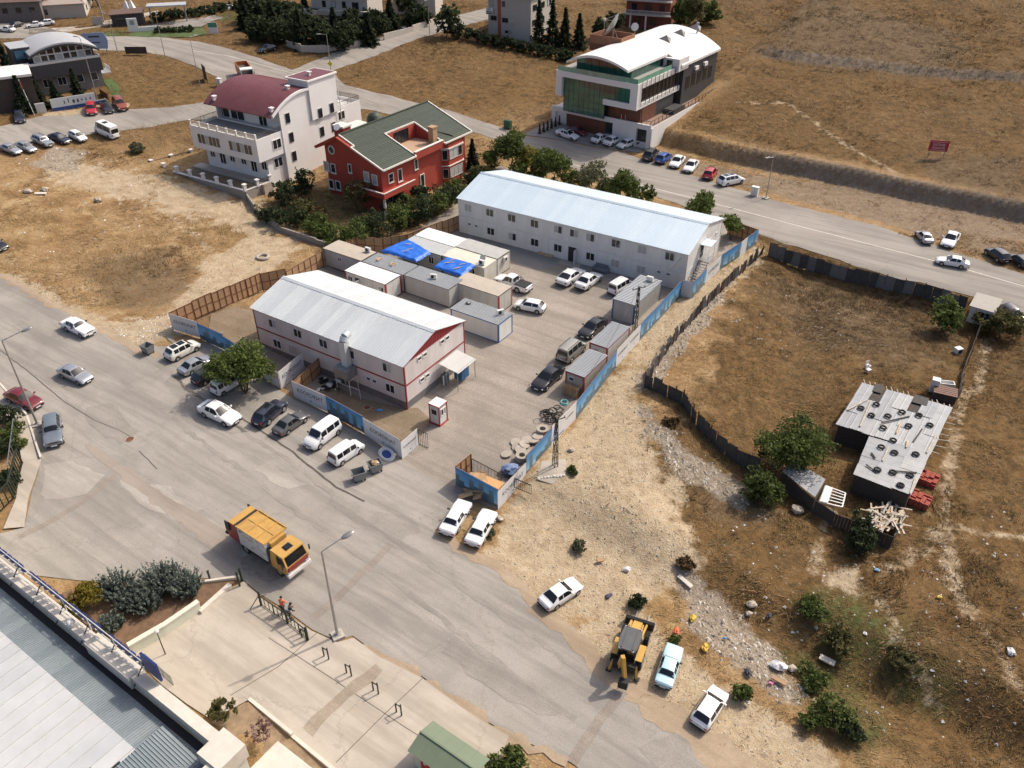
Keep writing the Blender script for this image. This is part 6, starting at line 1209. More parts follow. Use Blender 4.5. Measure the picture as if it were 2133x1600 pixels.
# cardboard heap inside the hoarding corner
ch = thing('cardboard_heap','heap of opened cardboard cartons inside the hoarding corner','cardboard',P(1000,1020)); M_CARD = mat('cardboard',(.50,.33,.18),.85,var=.2,vs=2)
for i in range(22):
    p = P(rng.uniform(968,1035),rng.uniform(1012,1044)); q = p-ch.location; o = MB().ob((0,0,0),(rng.uniform(.7,1.6),rng.uniform(.5,1.1),.03)).build('sheet',M_CARD,ch,loc=(q.x,q.y,.5+rng.uniform(0,1.0))); o.rotation_euler = (rng.uniform(-.4,.4),rng.uniform(-.4,.4),rng.uniform(0,3))
bk = thing('chipboard_lid','flat orange chipboard sheet covering the hoarding corner','board',P(1018,1042)+Vector((0,0,1.55)),R(-31)); B1(-1.0,.95,-.15,1.3,0,.04).build('sheet',mat('orange_board',(.58,.33,.14),.8,var=.08),bk)
gt = thing('iron_gate','ornate black iron gate leaf behind the cardboard heap','gate',P(984,988)+Vector((0,0,.05))); railing(gt,[Vector(),P(1045,1020)-gt.location],1.9,M_TRIM_,step=.16,bar=.04)
gt2 = thing('iron_gate','open black iron gate leaf outside the white hoarding','gate',P(1068,1020)); railing(gt2,[Vector((0,0,.3)),P(1106,1036)-gt2.location+Vector((0,0,.3))],1.2,M_TRIM_,step=.2,bar=.05)
gt3 = thing('iron_gate','folded black gate leaf at the left side of the entrance','gate',P(873,926)); railing(gt3,[Vector(),P(892,935)-gt3.location],1.9,M_TRIM_,step=.2,bar=.04)
nb = thing('notice_board','white notice board on a post near the red trimmed gable','notice board',P(929,808)); B1(-.35,.35,0,.05,.5,1.7).build('board',M_HW,nb,rz=R(50)); B1(-.2,.2,-.01,0,.8,1.4).build('map_print',mat('map_blue',(.25,.45,.6),.6,var=.4,vs=6),nb,rz=R(50)); B1(-.04,.04,-.04,.04,-.2,.5).build('post',M_STEEL,nb)
bt = thing('plastic_boat','white and blue inflatable paddling boat leaning on the hoarding','boat',P(806,952)+Vector((0,0,.35)),R(-25)); MB().torus((0,0,0),.55,.16,22,8).build('tube',M_HW,bt,True); MB().cyl((0,0,-.08),(0,0,-.04),.5,.5,20).build('floor',mat('boat_blue',(.05,.09,.28),.6,var=.2),bt); bt.scale = (1.35,.95,1); bt.rotation_euler = (R(30),R(10),R(-35))
sf = thing('grey_sofa','grey sofa left against the long white block','sofa',P(1251,566)+Vector((0,0,.05)),R(-31)); M_SOFA = mat('sofa_grey',(.20,.21,.22),.9,var=.15); B1(-.9,.9,-.4,.4,.12,.42).build('seat',M_SOFA,sf); B1(-.9,.9,.25,.45,.42,.95).build('backrest',M_SOFA,sf); B1(-1.1,-.9,-.4,.45,.12,.62).build('armrest',M_SOFA,sf); B1(.9,1.1,-.4,.45,.12,.62).build('armrest',M_SOFA,sf)
tb = thing('timber_stack','small stack of fresh timber at the long white block','timber',P(1138,531)+Vector((0,0,.05)),R(-31))
for i in range(3):
    for j in range(4): B1(-1.2,1.2,-.45+j*.23,-.25+j*.23,i*.09,i*.09+.08).build('plank',M_WOOD,tb)
# flags and hedge tubs before the glass building
for i in range(4):
    p = P(1290+i*8.5,296+i*1.0); t_ = thing('flag_pole',('flag pole with red flag before the glass building','first white flag pole right of the red flag','second white flag pole right of the red flag','third white flag pole right of the red flag')[i],'flag',p,0,'flag poles'); MB().cyl((0,0,0),(0,0,5.2),.05,.04,8).build('pole',M_WSTEEL,t_); v = []
    for a in range(5):
        for b_ in range(2): v.append((.05+.12*a*(.4 if b_ else 1)+.0,.08*math.sin(a*1.7),5.1-b_*2.0-.15*a))
    MB().add(v,[(2*a,2*a+1,2*a+3,2*a+2) for a in range(4)]).build('cloth',MATS['flag_red'] if i == 0 else M_HW,t_,True)
# road paint, patches, drain covers
M_LINE = mat('worn_road_paint',(.62,.58,.50),.8,var=.25,vs=2,coord='Object'); M_DKP = paved('dark_patch',(.31,.265,.22),(.375,.32,.27),(.38,.32,.26),.3,.2); M_CRK = mat('crack_dark',(.10,.085,.07),.95,var=.3); M_TRN = paved('trench_patch',(.29,.25,.21),(.37,.32,.27),(.40,.34,.275),.6,.35); M_DIRTY = paved('dirt_film',(.36,.27,.18),(.46,.36,.255),(.50,.40,.29),.5,.25)
strip('centre_line',[P(*p) for p in ((2300,648),(2132,597),(1980,553),(1696,480),(1500,428),(1335,386),(1180,338),(1090,312))],.16,.062,M_LINE,road); strip('edge_line',[P(*p) for p in ((640,162),(560,140),(480,118),(400,106))],.14,.062,M_LINE,road)
strip('gutter_seam',[P(*p) for p in ((-20,715),(60,775),(130,835),(200,878),(245,895),(275,912))],.09,.062,M_CRK,street,.04); strip('gutter_seam',[P(*p) for p in ((290,940),(328,978))],.09,.062,M_CRK,street,.04)
strip('trench_patch',[P(*p) for p in ((815,1135),(770,1180),(700,1250),(655,1285))],.7,.064,M_TRN,street,.06); strip('trench_patch',[P(*p) for p in ((240,990),(190,1035),(110,1085),(40,1120))],.6,.064,M_TRN,street,.05); strip('trench_patch',[P(*p) for p in ((1300,1440),(1250,1500),(1190,1590))],.8,.064,M_TRN,street,.06); strip('dark_patch',[P(*p) for p in ((180,925),(260,985),(330,1040),(420,1100),(500,1150))],.7,.063,M_DKP,street,.15,2.0); strip('trench_patch',[P(*p) for p in ((790,1392),(720,1450),(640,1525))],1.0,.088,paved('forecourt_trench',(.33,.27,.205),(.43,.36,.28),(.46,.385,.30),.7,.3),fore,.12)
strip('parking_kerb',[P(*p) for p in ((500,870),(600,935),(700,1015),(760,1045))],.2,.066,M_CRK,street,.06); strip('dirt_film',[P(*p) for p in ((1110,1262),(1190,1330),(1260,1400),(1400,1500),(1560,1620))],1.0,.063,M_DIRTY,street,.35,2.6)
strip('path_line',[P(*p) for p in ((350,700),(420,790),(480,850))],.5,.063,M_TRN,street,.1)
for i in range(3): strip('slab_joint',[P(*p) for p in (((560,1330),(700,1420),(850,1520),(930,1570)),((660,1320),(580,1390),(480,1450)),((880,1415),(800,1490),(700,1590)))[i]],.05,.084,M_CRK,fore,.01)
sheet('darker_patch',WP([(500,1165),(540,1150),(575,1180),(590,1205),(560,1215),(520,1200)]),.064,mat('darker_asphalt',(.21,.185,.16),.6,var=.3,vs=2),street,jit=.35,step=.8,grid=.8,kind=None)  # darker, ragged-edged patch on the street beside the garbage truck
sheet('apron_concrete',WP([(962,487),(1062,512),(1160,538),(1168,552),(1130,562),(1072,548),(1062,532),(985,502)]),.045,paved('grey_apron',(.27,.255,.235),(.33,.31,.285),(.36,.33,.29),.4,.1),yard,jit=.05,grid=1.0,kind=None)
for i,(u,v) in enumerate(((271,916),(765,850))):
    p = P(u,v); t_ = thing('drain_cover',('round iron drain cover in the street beside the seam','round iron drain cover in the yard gravel')[i],'drain cover',p+Vector((0,0,.062))); MB().cyl((0,0,0),(0,0,.02),.38,.38,18).build('plate',M_RUST,t_); MB().torus((0,0,.015),.40,.03,18,5).build('rim',M_CONCB,t_)

wallrun('stepped pale garden wall below the dark tree belt',[(598,97),(628,108),(680,108),(740,98),(782,88)],1.3,.3,M_BEI,'garden_wall_run'); wallrun('pale garden wall along the far side street',[(800,84),(860,66),(905,48)],1.4,.3,M_BEI,'garden_wall_run'); wallrun('low grey wall around the front of the red house garden',[(508,402),(532,440),(580,480),(660,508),(740,532)],.7,.25,M_BLK,'garden_wall_run')
M_LAWN = mat('lawn_green',(.075,.11,.03),.95,var=.3,vs=.6,bmp=.5,bscale=4)
sheet('lawn',WP([(264,75),(290,64),(340,60),(420,58),(432,70),(400,78),(330,78)]),.05,M_LAWN,grid=3.0); sheet('lawn',WP([(444,40),(470,28),(510,14),(560,10),(560,36),(510,48)]),.05,M_LAWN,grid=3.0); sheet('lawn',WP([(178,74),(262,62),(258,72),(205,77)]),.05,M_LAWN,grid=3.0); sheet('lawn',WP([(214,168),(232,165),(262,198),(238,204)]),.05,M_LAWN,grid=2.0)
sheet('estate_drive',WP([(270,60),(330,50),(440,30),(560,-5),(600,-5),(520,22),(440,45),(420,56),(340,58)]),.06,M_PAVE,grid=4.0); sheet('far_track',WP([(60,62),(150,56),(260,36),(330,22),(330,28),(262,46),(150,66),(60,72)]),.05,M_CONC,grid=4.0)

M_DBED = paved('rough_dirt_bed',(.25,.19,.125),(.40,.325,.235),(.17,.14,.075),.35,.5)
sheet('dirt_bed',WP([(690,795),(664,836),(700,862),(762,905),(838,950),(870,915),(905,880),(870,850),(845,852),(760,832)]),.055,M_DBED,jit=.3,grid=1.0); sheet('dirt_bed',WP([(440,655),(486,640),(545,650),(538,718),(500,745),(430,712)]),.05,M_DBED,jit=.2,grid=1.0)
M_CHS_ = mat('sack_grey',(.05,.05,.055),.6,var=.3)
rh2 = thing('rubbish_heap','dark heap of rubbish sacks beside the brown hoarding return','rubbish',P(688,806))
for i in range(26): MB().ball((rng.uniform(-1.3,1.3),rng.uniform(-1.1,1.1),.15+rng.uniform(0,.3)),rng.uniform(.14,.32),8,5,(1.2,.9,.7),.3).build('bag',rng.choice((M_TYR,M_TYR,M_CHS_,M_HW)),rh2)
t_ = thing('manhole_ring','grey concrete ring lying in the left field by the brown fence','manhole ring',P(548,538)); MB().torus((0,0,.22),.75,.2,22,8).build('ring',M_RING,t_,True)

M_PT1 = paved('asphalt_patch_dark',(.285,.26,.225),(.375,.34,.298),(.38,.335,.28),.4,.3); M_PT2 = paved('asphalt_patch_pale',(.37,.335,.29),(.47,.43,.375),(.43,.38,.31),.4,.25)
for i,(px,mm) in enumerate((([(690,1035),(760,1060),(840,1075),(880,1110),(830,1130),(740,1090),(680,1060)],M_PT1),([(250,1000),(330,1010),(420,1060),(380,1090),(290,1050)],M_PT2),([(90,970),(150,960),(220,990),(180,1030),(95,1040)],M_PT2),([(180,850),(230,840),(290,900),(250,930),(190,890)],M_PT1),([(360,780),(430,840),(520,900),(480,905),(400,860),(340,800)],M_PT1),([(940,1330),(1060,1400),(1180,1480),(1120,1490),(1000,1420),(920,1360)],M_PT1),([(1330,1560),(1450,1520),(1520,1600),(1400,1640)],M_PT1),([(560,960),(640,1010),(600,1020),(530,980)],M_PT2))): sheet('asphalt_patch',WP(px),.0585+.0005*i,mm,street,jit=.35,step=1.0,grid=1.2,kind=None)
for a in (((-60,545),(60,607),(131,646),(210,686),(279,725),(330,745)),((740,1340),(800,1372),(880,1416),(960,1476),(1060,1535),(1180,1592)),((905,1110),(1010,1170),(1100,1238),(1120,1262))): strip('dirt_film',[P(*p) for p in a],.9,.0645,M_DIRTY,street,.4)
for a in (((330,760),(480,880),(640,990),(800,1110),(1000,1250),(1250,1430)),((250,790),(420,920),(600,1050),(800,1200),(1000,1350),(1200,1500))): strip('tyre_lane',[P(*p) for p in a],.45,.0605,M_PT1,street,.2)
# ---------------------------------------------------------------- vehicles
M_TYRE = mat('tyre_rubber',(.018,.018,.018),.85,var=.3,vs=8); M_RIM = mat('wheel_rim',(.42,.42,.43),.35,.7,var=.1)
M_CGL = glassm('car_glass',(.012,.014,.016),.05,.7); M_TRIM = mat('black_trim',(.02,.02,.021),.6,var=.2)
M_HEAD = mat('headlight_lens',(.62,.64,.66),.12,.3,var=.05); M_TAIL = mat('tail_light_lens',(.28,.012,.012),.2,var=.1); M_PLATE = mat('plate_white',(.75,.75,.74),.5,var=.03)
def paint(n, c, rough=.32, metal=0.0, old=0): return mat('paint_'+n,c,rough,metal,var=.04+old*.1,vs=1.2,coat=.6,dirt=.10+old*.2,dcol=(.42,.36,.28))
PAINT = dict(white=paint('white',(.78,.78,.765)),cream=paint('cream',(.74,.72,.64),old=.3),silver=paint('silver',(.42,.44,.46),.3,.5),grey=paint('grey',(.135,.135,.132),.3,.4),black=paint('black',(.012,.013,.016),.2),
  navy=paint('navy',(.022,.026,.045),.2),blue=paint('blue',(.035,.10,.34),.25),red=paint('red',(.42,.02,.03),.25),maroon=paint('maroon',(.16,.014,.022),.25),lightblue=paint('lightblue',(.45,.66,.72),.4,old=.4),
  slate=paint('slate',(.16,.19,.225),.4,.2,old=.5),brown=paint('brown',(.25,.06,.03),.3),darkgrey=paint('darkgrey',(.055,.058,.058),.25,.3),champagne=paint('champagne',(.36,.345,.30),.35,.4))
CT = {}
def prof(kind):
    """stations (x, halfwidth, zbottom, zbelt, ztop, wtop); front towards +x"""
    D = dict(
     sedan=dict(L=4.5,W=1.77,H=1.46,wb=2.65,cowl=.98,rf=.22,rr=-.98,rb=-1.66,hz=.86,nz=.66,bz=.92,dz=.98,tz=.92),
     old=dict(L=4.25,W=1.64,H=1.40,wb=2.42,cowl=.70,rf=.26,rr=-.92,rb=-1.36,hz=.90,nz=.82,bz=.92,dz=.95,tz=.90),
     hatch=dict(L=4.2,W=1.76,H=1.48,wb=2.58,cowl=1.05,rf=.35,rr=-1.40,rb=-1.92,hz=.90,nz=.70,bz=.94,dz=.98,tz=.90),
     fast=dict(L=4.7,W=1.85,H=1.44,wb=2.75,cowl=1.05,rf=.25,rr=-1.0,rb=-1.9,hz=.88,nz=.68,bz=.94,dz=1.02,tz=.96),
     wagon=dict(L=4.25,W=1.64,H=1.43,wb=2.42,cowl=.72,rf=.28,rr=-1.72,rb=-2.0,hz=.90,nz=.82,bz=.92,dz=.95,tz=.90),
     mpv=dict(L=4.25,W=1.76,H=1.80,wb=2.60,cowl=1.30,rf=.72,rr=-1.86,rb=-2.04,hz=1.05,nz=.82,bz=1.08,dz=1.06,tz=1.0),
     van=dict(L=4.75,W=1.88,H=1.66,wb=2.85,cowl=1.35,rf=.55,rr=-1.78,rb=-2.22,hz=1.0,nz=.78,bz=1.02,dz=1.04,tz=.98),
     mini=dict(L=4.3,W=1.80,H=1.62,wb=2.65,cowl=1.25,rf=.5,rr=-1.58,rb=-1.98,hz=.98,nz=.76,bz=1.0,dz=1.02,tz=.96),
     suv=dict(L=4.5,W=1.84,H=1.70,wb=2.62,cowl=1.05,rf=.45,rr=-1.62,rb=-2.08,hz=1.06,nz=.88,bz=1.08,dz=1.08,tz=1.0),
     bus=dict(L=5.9,W=2.06,H=2.62,wb=3.6,cowl=2.25,rf=1.75,rr=-2.72,rb=-2.88,hz=1.25,nz=.98,bz=1.30,dz=1.25,tz=1.2),
     pick=dict(L=5.2,W=1.85,H=1.80,wb=3.05,cowl=1.15,rf=.62,rr=-.42,rb=-.68,hz=1.12,nz=.95,bz=1.12,dz=1.06,tz=1.06))[kind]
    L,W,H,wb = D['L']/2,D['W']/2,D['H'],D['wb']; xf = L-.82 if kind not in ('old','wagon') else L-.72
    if kind == 'bus': xf = L-1.0
    xr = xf-wb; D['xf'],D['xr'] = xf,xr; D['rw'] = .40 if kind in ('pick','suv') else (.36 if kind == 'bus' else .31)
    box = kind in ('old','wagon'); zb0 = .26 if kind in ('pick','suv') else .20
    top = [(L,D['nz']-(.02 if box else .14)),(L-.06,D['nz']-(0 if box else .05)),(L-.22,D['nz']+(.02 if box else .05)),((L+D['cowl'])/2,(D['nz']+D['hz'])/2+.05),(D['cowl'],D['hz']+.03),
           (D['rf'],H-.03),(D['rf']-.35,H),((D['rf']+D['rr'])/2,H+.005),(D['rr'],H-.05),(D['rb'],D['dz']),(-L+.12,D['tz']),(-L,D['tz']-.10)]
    arch = []
    for xc in (xf,xr):
        r = D['rw']+.07
        arch += [xc-r,xc-r*.72,xc,xc+r*.72,xc+r]
    xs = sorted(set([t[0] for t in top]+[a for a in arch]+[D['cowl']-(D['cowl']-D['rf'])*.5,(D['rr']+D['rb'])/2]),reverse=True)
    tx = sorted(top); TX = [t[0] for t in tx]; TZ = [t[1] for t in tx]; st = []
    for x in xs:
        zt = float(np.interp(x,TX,TZ)); e = min(L-x,L+x)
        w = W*(float(np.interp(e,[0,.08,.35,1.0],[.80 if not box else .93,.90 if not box else .98,.97,1.0])))
        zb = zb0+float(np.interp(e,[0,.3],[.14,0]))
        for xc in (xf,xr):
            r = D['rw']+.07; dd = abs(x-xc)
            if dd < r-1e-6: zb = max(zb,D['rw']+math.sqrt(max(0,r*r-dd*dd))*.98)
        cab = D['rb']+1e-6 < x < D['cowl']-1e-6
        belt = min(D['bz']+(D['dz']-D['bz'])*max(0,-x)/L,zt-.03) if cab else zt-.05
        f = min(1,max(0,(zt-belt)/(H-D['bz']))) if cab else 0
        lean = .10 if kind in ('bus',) else (.16 if kind in ('mpv',) else .24)
        wt = w-.07-lean*f if cab else w*.84
        st.append((x,w,zb,belt,zt,wt))
    return D,st
def ring(s):
    x,w,zb,bl,zt,wt = s; zm = max(zb+.06,min(.52,bl-.12)); z2 = max(zb+.03,min(zb+.12,zm-.03))
    return [(x,0,zb),(x,w-.14,zb),(x,w-.03,z2),(x,w,zm),(x,w-.015,max(zm+.02,bl-.10)),(x,w-.065,bl),(x,wt,zt-.045 if zt-bl > .1 else zt-.012),(x,wt*.6,zt),(x,0,zt+.015)]
def car_type(kind):
    if kind in CT: return CT[kind]
    D,st = prof(kind); rings = [ring(s) for s in st]; mb = MB(); n = 9
    full = [r+[(p[0],-p[1],p[2]) for p in r[-2:0:-1]] for r in rings]; k = len(full[0])
    for f in full: mb.v += f
    for i in range(len(full)-1):
        for j in range(k): mb.f.append((i*k+j,i*k+(j+1)%k,(i+1)*k+(j+1)%k,(i+1)*k+j)); mb.mi.append(0)
    mb.f.append(tuple(range(k-1,-1,-1))); mb.f.append(tuple((len(full)-1)*k+j for j in range(k))); mb.mi += [0,0]
    S = sorted(st,key=lambda s:s[0]); SX = [s[0] for s in S]
    def sec(x): return ring([x]+[float(np.interp(x,SX,[s[i] for s in S])) for i in range(1,6)])
    parts = {}
    def strip_pane(xa,xb,fa,fb,off):
        xs = [xa]+[x for x in SX if min(xa,xb)+.02 < x < max(xa,xb)-.02][::(1 if xa < xb else -1)]+[xb]; m_ = MB(); vs = []
        for x in xs:
            r = sec(x); vs.append((fa(r),fb(r)))
        b = []
        for p,q in vs: b += [Vector(p)+Vector(off),Vector(q)+Vector(off)]
        m_.add(b,[(2*i,2*i+1,2*i+3,2*i+2) for i in range(len(xs)-1)]); return m_
    lerp = lambda a,b,t:tuple(a[i]+(b[i]-a[i])*t for i in range(3))
    c,rf,rr,rb = D['cowl'],D['rf'],D['rr'],D['rb']; mid = (rf+rr)/2+.05
    def screen(xa,xb):
        m_ = MB(); vs = []; xs = [xa,(xa*2+xb)/3,(xa+2*xb)/3,xb]
        for x in xs:
            r = sec(x); e = .93
            vs += [Vector((x,r[6][1]*e,r[6][2]+.012)),Vector((x,r[7][1],r[7][2]+.014)),Vector((x,0,r[8][2]+.014)),Vector((x,-r[7][1],r[7][2]+.014)),Vector((x,-r[6][1]*e,r[6][2]+.012))]
        m_.add(vs,[(5*i+j,5*i+j+1,5*i+5+j+1,5*i+5+j) for i in range(3) for j in range(4)]); return m_
    parts['windshield'] = screen(c-.06,rf+.05)
    if kind != 'pick' or True: parts['rear_window'] = screen(rr-.04,rb+.05)
    wins = []
    bounds = {'bus':[(c-.45,rf-.1),(rf-.3,-.3),(-.36,-1.5),(-1.56,rr+.25)],'mpv':[(c-.45,.12),(.0,-.95),(-1.05,rr+.12)],'van':[(c-.55,.12),(.02,-.85),(-.93,rr+.12)],'mini':[(c-.52,.1),(.0,-.8),(-.88,rr+.12)],'suv':[(c-.42,.05),(-.05,-.9),(-.98,rr+.1)],
              'wagon':[(c-.32,-.28),(-.36,-.98),(-1.06,rr+.12)],'pick':[(c-.36,.12),(.04,rr+.1)]}.get(kind,[(c-.42,mid-.03),(mid-.11,rr+.02-(.18 if kind == 'fast' else 0))])
    for xa,xb in bounds:
        for sg in (1,-1):
            fa = lambda r:(r[5][0],sg*lerp(r[5],r[6],.10)[1],lerp(r[5],r[6],.10)[2]); fb = lambda r:(r[5][0],sg*lerp(r[5],r[6],.90)[1],lerp(r[5],r[6],.90)[2])
            wins.append(strip_pane(xa,xb,fa,fb,(0,sg*.012,.004)))
    L,W = D['L']/2,D['W']/2
    meshes = dict(body=mb.mesh('car_body_'+kind,M_TRIM,True,32),wins=[w_.mesh('car_side_window',M_CGL) for w_ in wins],ws=parts['windshield'].mesh('car_windshield',M_CGL,True),rw=parts['rear_window'].mesh('car_rear_window',M_CGL,True))
    r = D['rw']
    ty = MB().cyl((0,-.10,0),(0,.10,0),r,r,18); ri = MB().cyl((0,.085,0),(0,.112,0),r*.66,r*.62,14)
    for a in range(5): ri.ob((math.cos(a*1.2566)*r*.34,.114,math.sin(a*1.2566)*r*.34),(r*.5,.02,.05),ry=-a*1.2566)
    meshes['tyre'] = ty.mesh('tyre',M_TYRE,True); meshes['rim'] = ri.mesh('rim',M_RIM)
    s1 = sec(L-.10); hz = s1[5][2]-.07; w1 = s1[4][1]
    hl = MB().ob((0,0,0),(.16,.30 if kind not in ('old','wagon') else .26,.13),rz=0)
    meshes['head'] = hl.mesh('headlight',M_HEAD); D['hp'] = (L-.10,w1-.16,hz)
    s2 = sec(-L+.06); tzp = min(s2[5][2]-.10,.95 if kind not in ('mpv','van','suv','bus','mini') else 1.0)
    tl = MB().ob((0,0,0),(.12,.26 if kind not in ('mpv','van','suv','bus','mini') else .14,.14 if kind not in ('mpv','van','suv','bus','mini') else .34)); meshes['tail'] = tl.mesh('tail_light',M_TAIL); D['tp'] = (-L+.05,s2[4][1]-.10,tzp-.02)
    mi = MB().ob((0,.09,0),(.12,.20,.13),rz=.15).ob((.02,.0,-.05),(.05,.12,.04)); meshes['mirror'] = mi.mesh('mirror',M_TRIM,False)
    sm = sec(c-.32); D['mp'] = (c-.34,sm[5][1]+.05,sm[5][2]+.10)
    fb_ = MB().ob((L-.03,0,.36),(.14,W*1.50,.15)).ob((L-.04,0,hz-.02),(.10,W*.95,.10)); meshes['grille'] = fb_.mesh('grille',M_TRIM)
    rbp = MB().ob((-L+.03,0,.36),(.14,W*1.62,.17)); meshes['rbump'] = rbp.mesh('rear_bumper',M_TRIM)
    meshes['plate'] = MB().ob((0,0,0),(.02,.50,.12)).mesh('licence_plate',M_PLATE)
    if kind == 'pick':
        b = MB(); x0,x1 = -L+.10,rb-.04; b.box(x0,x1,-W+.09,W-.09,D['tz']-.03,D['tz']+.05); meshes['cover'] = b.mesh('bed_cover',M_TRIM)
        b = MB(); 
        for sg in (1,-1): b.tube([(rb+.02,sg*(W-.16),1.10),(rb-.12,sg*(W-.22),1.55),(rb-.5,sg*(W-.16),1.12)],.04)
        b.tube([(rb-.12,-W+.22,1.55),(rb-.12,W-.22,1.55)],.04); meshes['hoop'] = b.mesh('roll_bar',M_TRIM)
    CT[kind] = (D,meshes); return CT[kind]
CARLOG = []
def paintslot(o, m): o.material_slots[0].link = 'OBJECT'; o.material_slots[0].material = m
def car(fu,fv,ru,rv,kind,col,label,cat='car',name='parked_car',group=None,roof=None,tint=True):
    D,ms = car_type(kind); f = P(fu,fv,.55); r = P(ru,rv,.55); d = f-r; yaw = math.atan2(d.y,d.x); c = (f+r)/2
    CARLOG.append((label[:30],round(math.hypot(d.x,d.y)/D['L'],2),round(math.degrees(yaw))))
    root = thing(name,label,cat,(c.x,c.y,Tz(c.x,c.y)+.06),yaw,group); k_ = min(1.07,max(.88,math.hypot(d.x,d.y)/D['L'])); root.scale = (k_,k_,k_)
    # settle on the slope
    e = 1.2; zf = Tz(c.x+math.cos(yaw)*e,c.y+math.sin(yaw)*e); zr = Tz(c.x-math.cos(yaw)*e,c.y-math.sin(yaw)*e); zl = Tz(c.x-math.sin(yaw)*.7,c.y+math.cos(yaw)*.7); zq = Tz(c.x+math.sin(yaw)*.7,c.y-math.cos(yaw)*.7)
    root.rotation_euler = (math.atan2(zl-zq,1.4),-math.atan2(zf-zr,2*e),yaw)
    p = PAINT[col]; b = link('body',ms['body'],root); paintslot(b,p)
    link('windshield',ms['ws'],root); link('rear_window',ms['rw'],root)
    for w_ in ms['wins']: link('side_window',w_,root)
    W = D['W']/2
    for x in (D['xf'],D['xr']):
        for sg in (1,-1):
            h = link('wheel',ms['tyre'],root,(x,sg*(W-.105),D['rw'])); h.rotation_euler = (0,0,0 if sg > 0 else math.pi)
            link('rim',ms['rim'],h)
    for sg in (1,-1):
        h = link('headlight',ms['head'],root,(D['hp'][0],sg*D['hp'][1],D['hp'][2])); h.rotation_euler = (0,.25,-sg*.35)
        link('tail_light',ms['tail'],root,(D['tp'][0],sg*D['tp'][1],D['tp'][2]))
        mi = link('mirror',ms['mirror'],root,(D['mp'][0],sg*D['mp'][1],D['mp'][2])); mi.scale = (1,sg,1)
        if kind not in ('old','wagon','mpv','pick'): paintslot(mi,p)
    link('grille',ms['grille'],root); link('rear_bumper',ms['rbump'],root)
    link('licence_plate',ms['plate'],root,(D['L']/2+.045,0,.40)); link('licence_plate',ms['plate'],root,(-D['L']/2-.045,0,.62 if kind not in ('old',) else .48))
    if kind == 'pick': link('bed_cover',ms['cover'],root); link('roll_bar',ms['hoop'],root)
    if roof == 'pano':
        m_ = MB(); H = D['H']; m_.box(D['rr']+.25,(D['rf']+D['rr'])/2-.05,-.42,.42,H+.0,H+.025); m_.box((D['rf']+D['rr'])/2+.08,D['rf']-.12,-.42,.42,H-.0,H+.022); m_.build('sunroof',M_CGL,root)
    if roof == 'sun':
        m_ = MB(); H = D['H']; m_.box((D['rf']+D['rr'])/2-.05,D['rf']-.25,-.36,.36,H,H+.024); m_.build('sunroof',M_CGL,root)
    if roof == 'rails':
        for sg in (1,-1): MB().bar((D['rr']+.1,sg*(W-.32),D['H']+.03),(D['rf']-.1,sg*(W-.32),D['H']+.03),.04,.05).build('roof_rail',M_TRIM,root)
    if kind == 'bus': MB().box(-.5,.4,-.45,.45,D['H'],D['H']+.06).build('roof_hatch',M_TRIM,root)
    return root
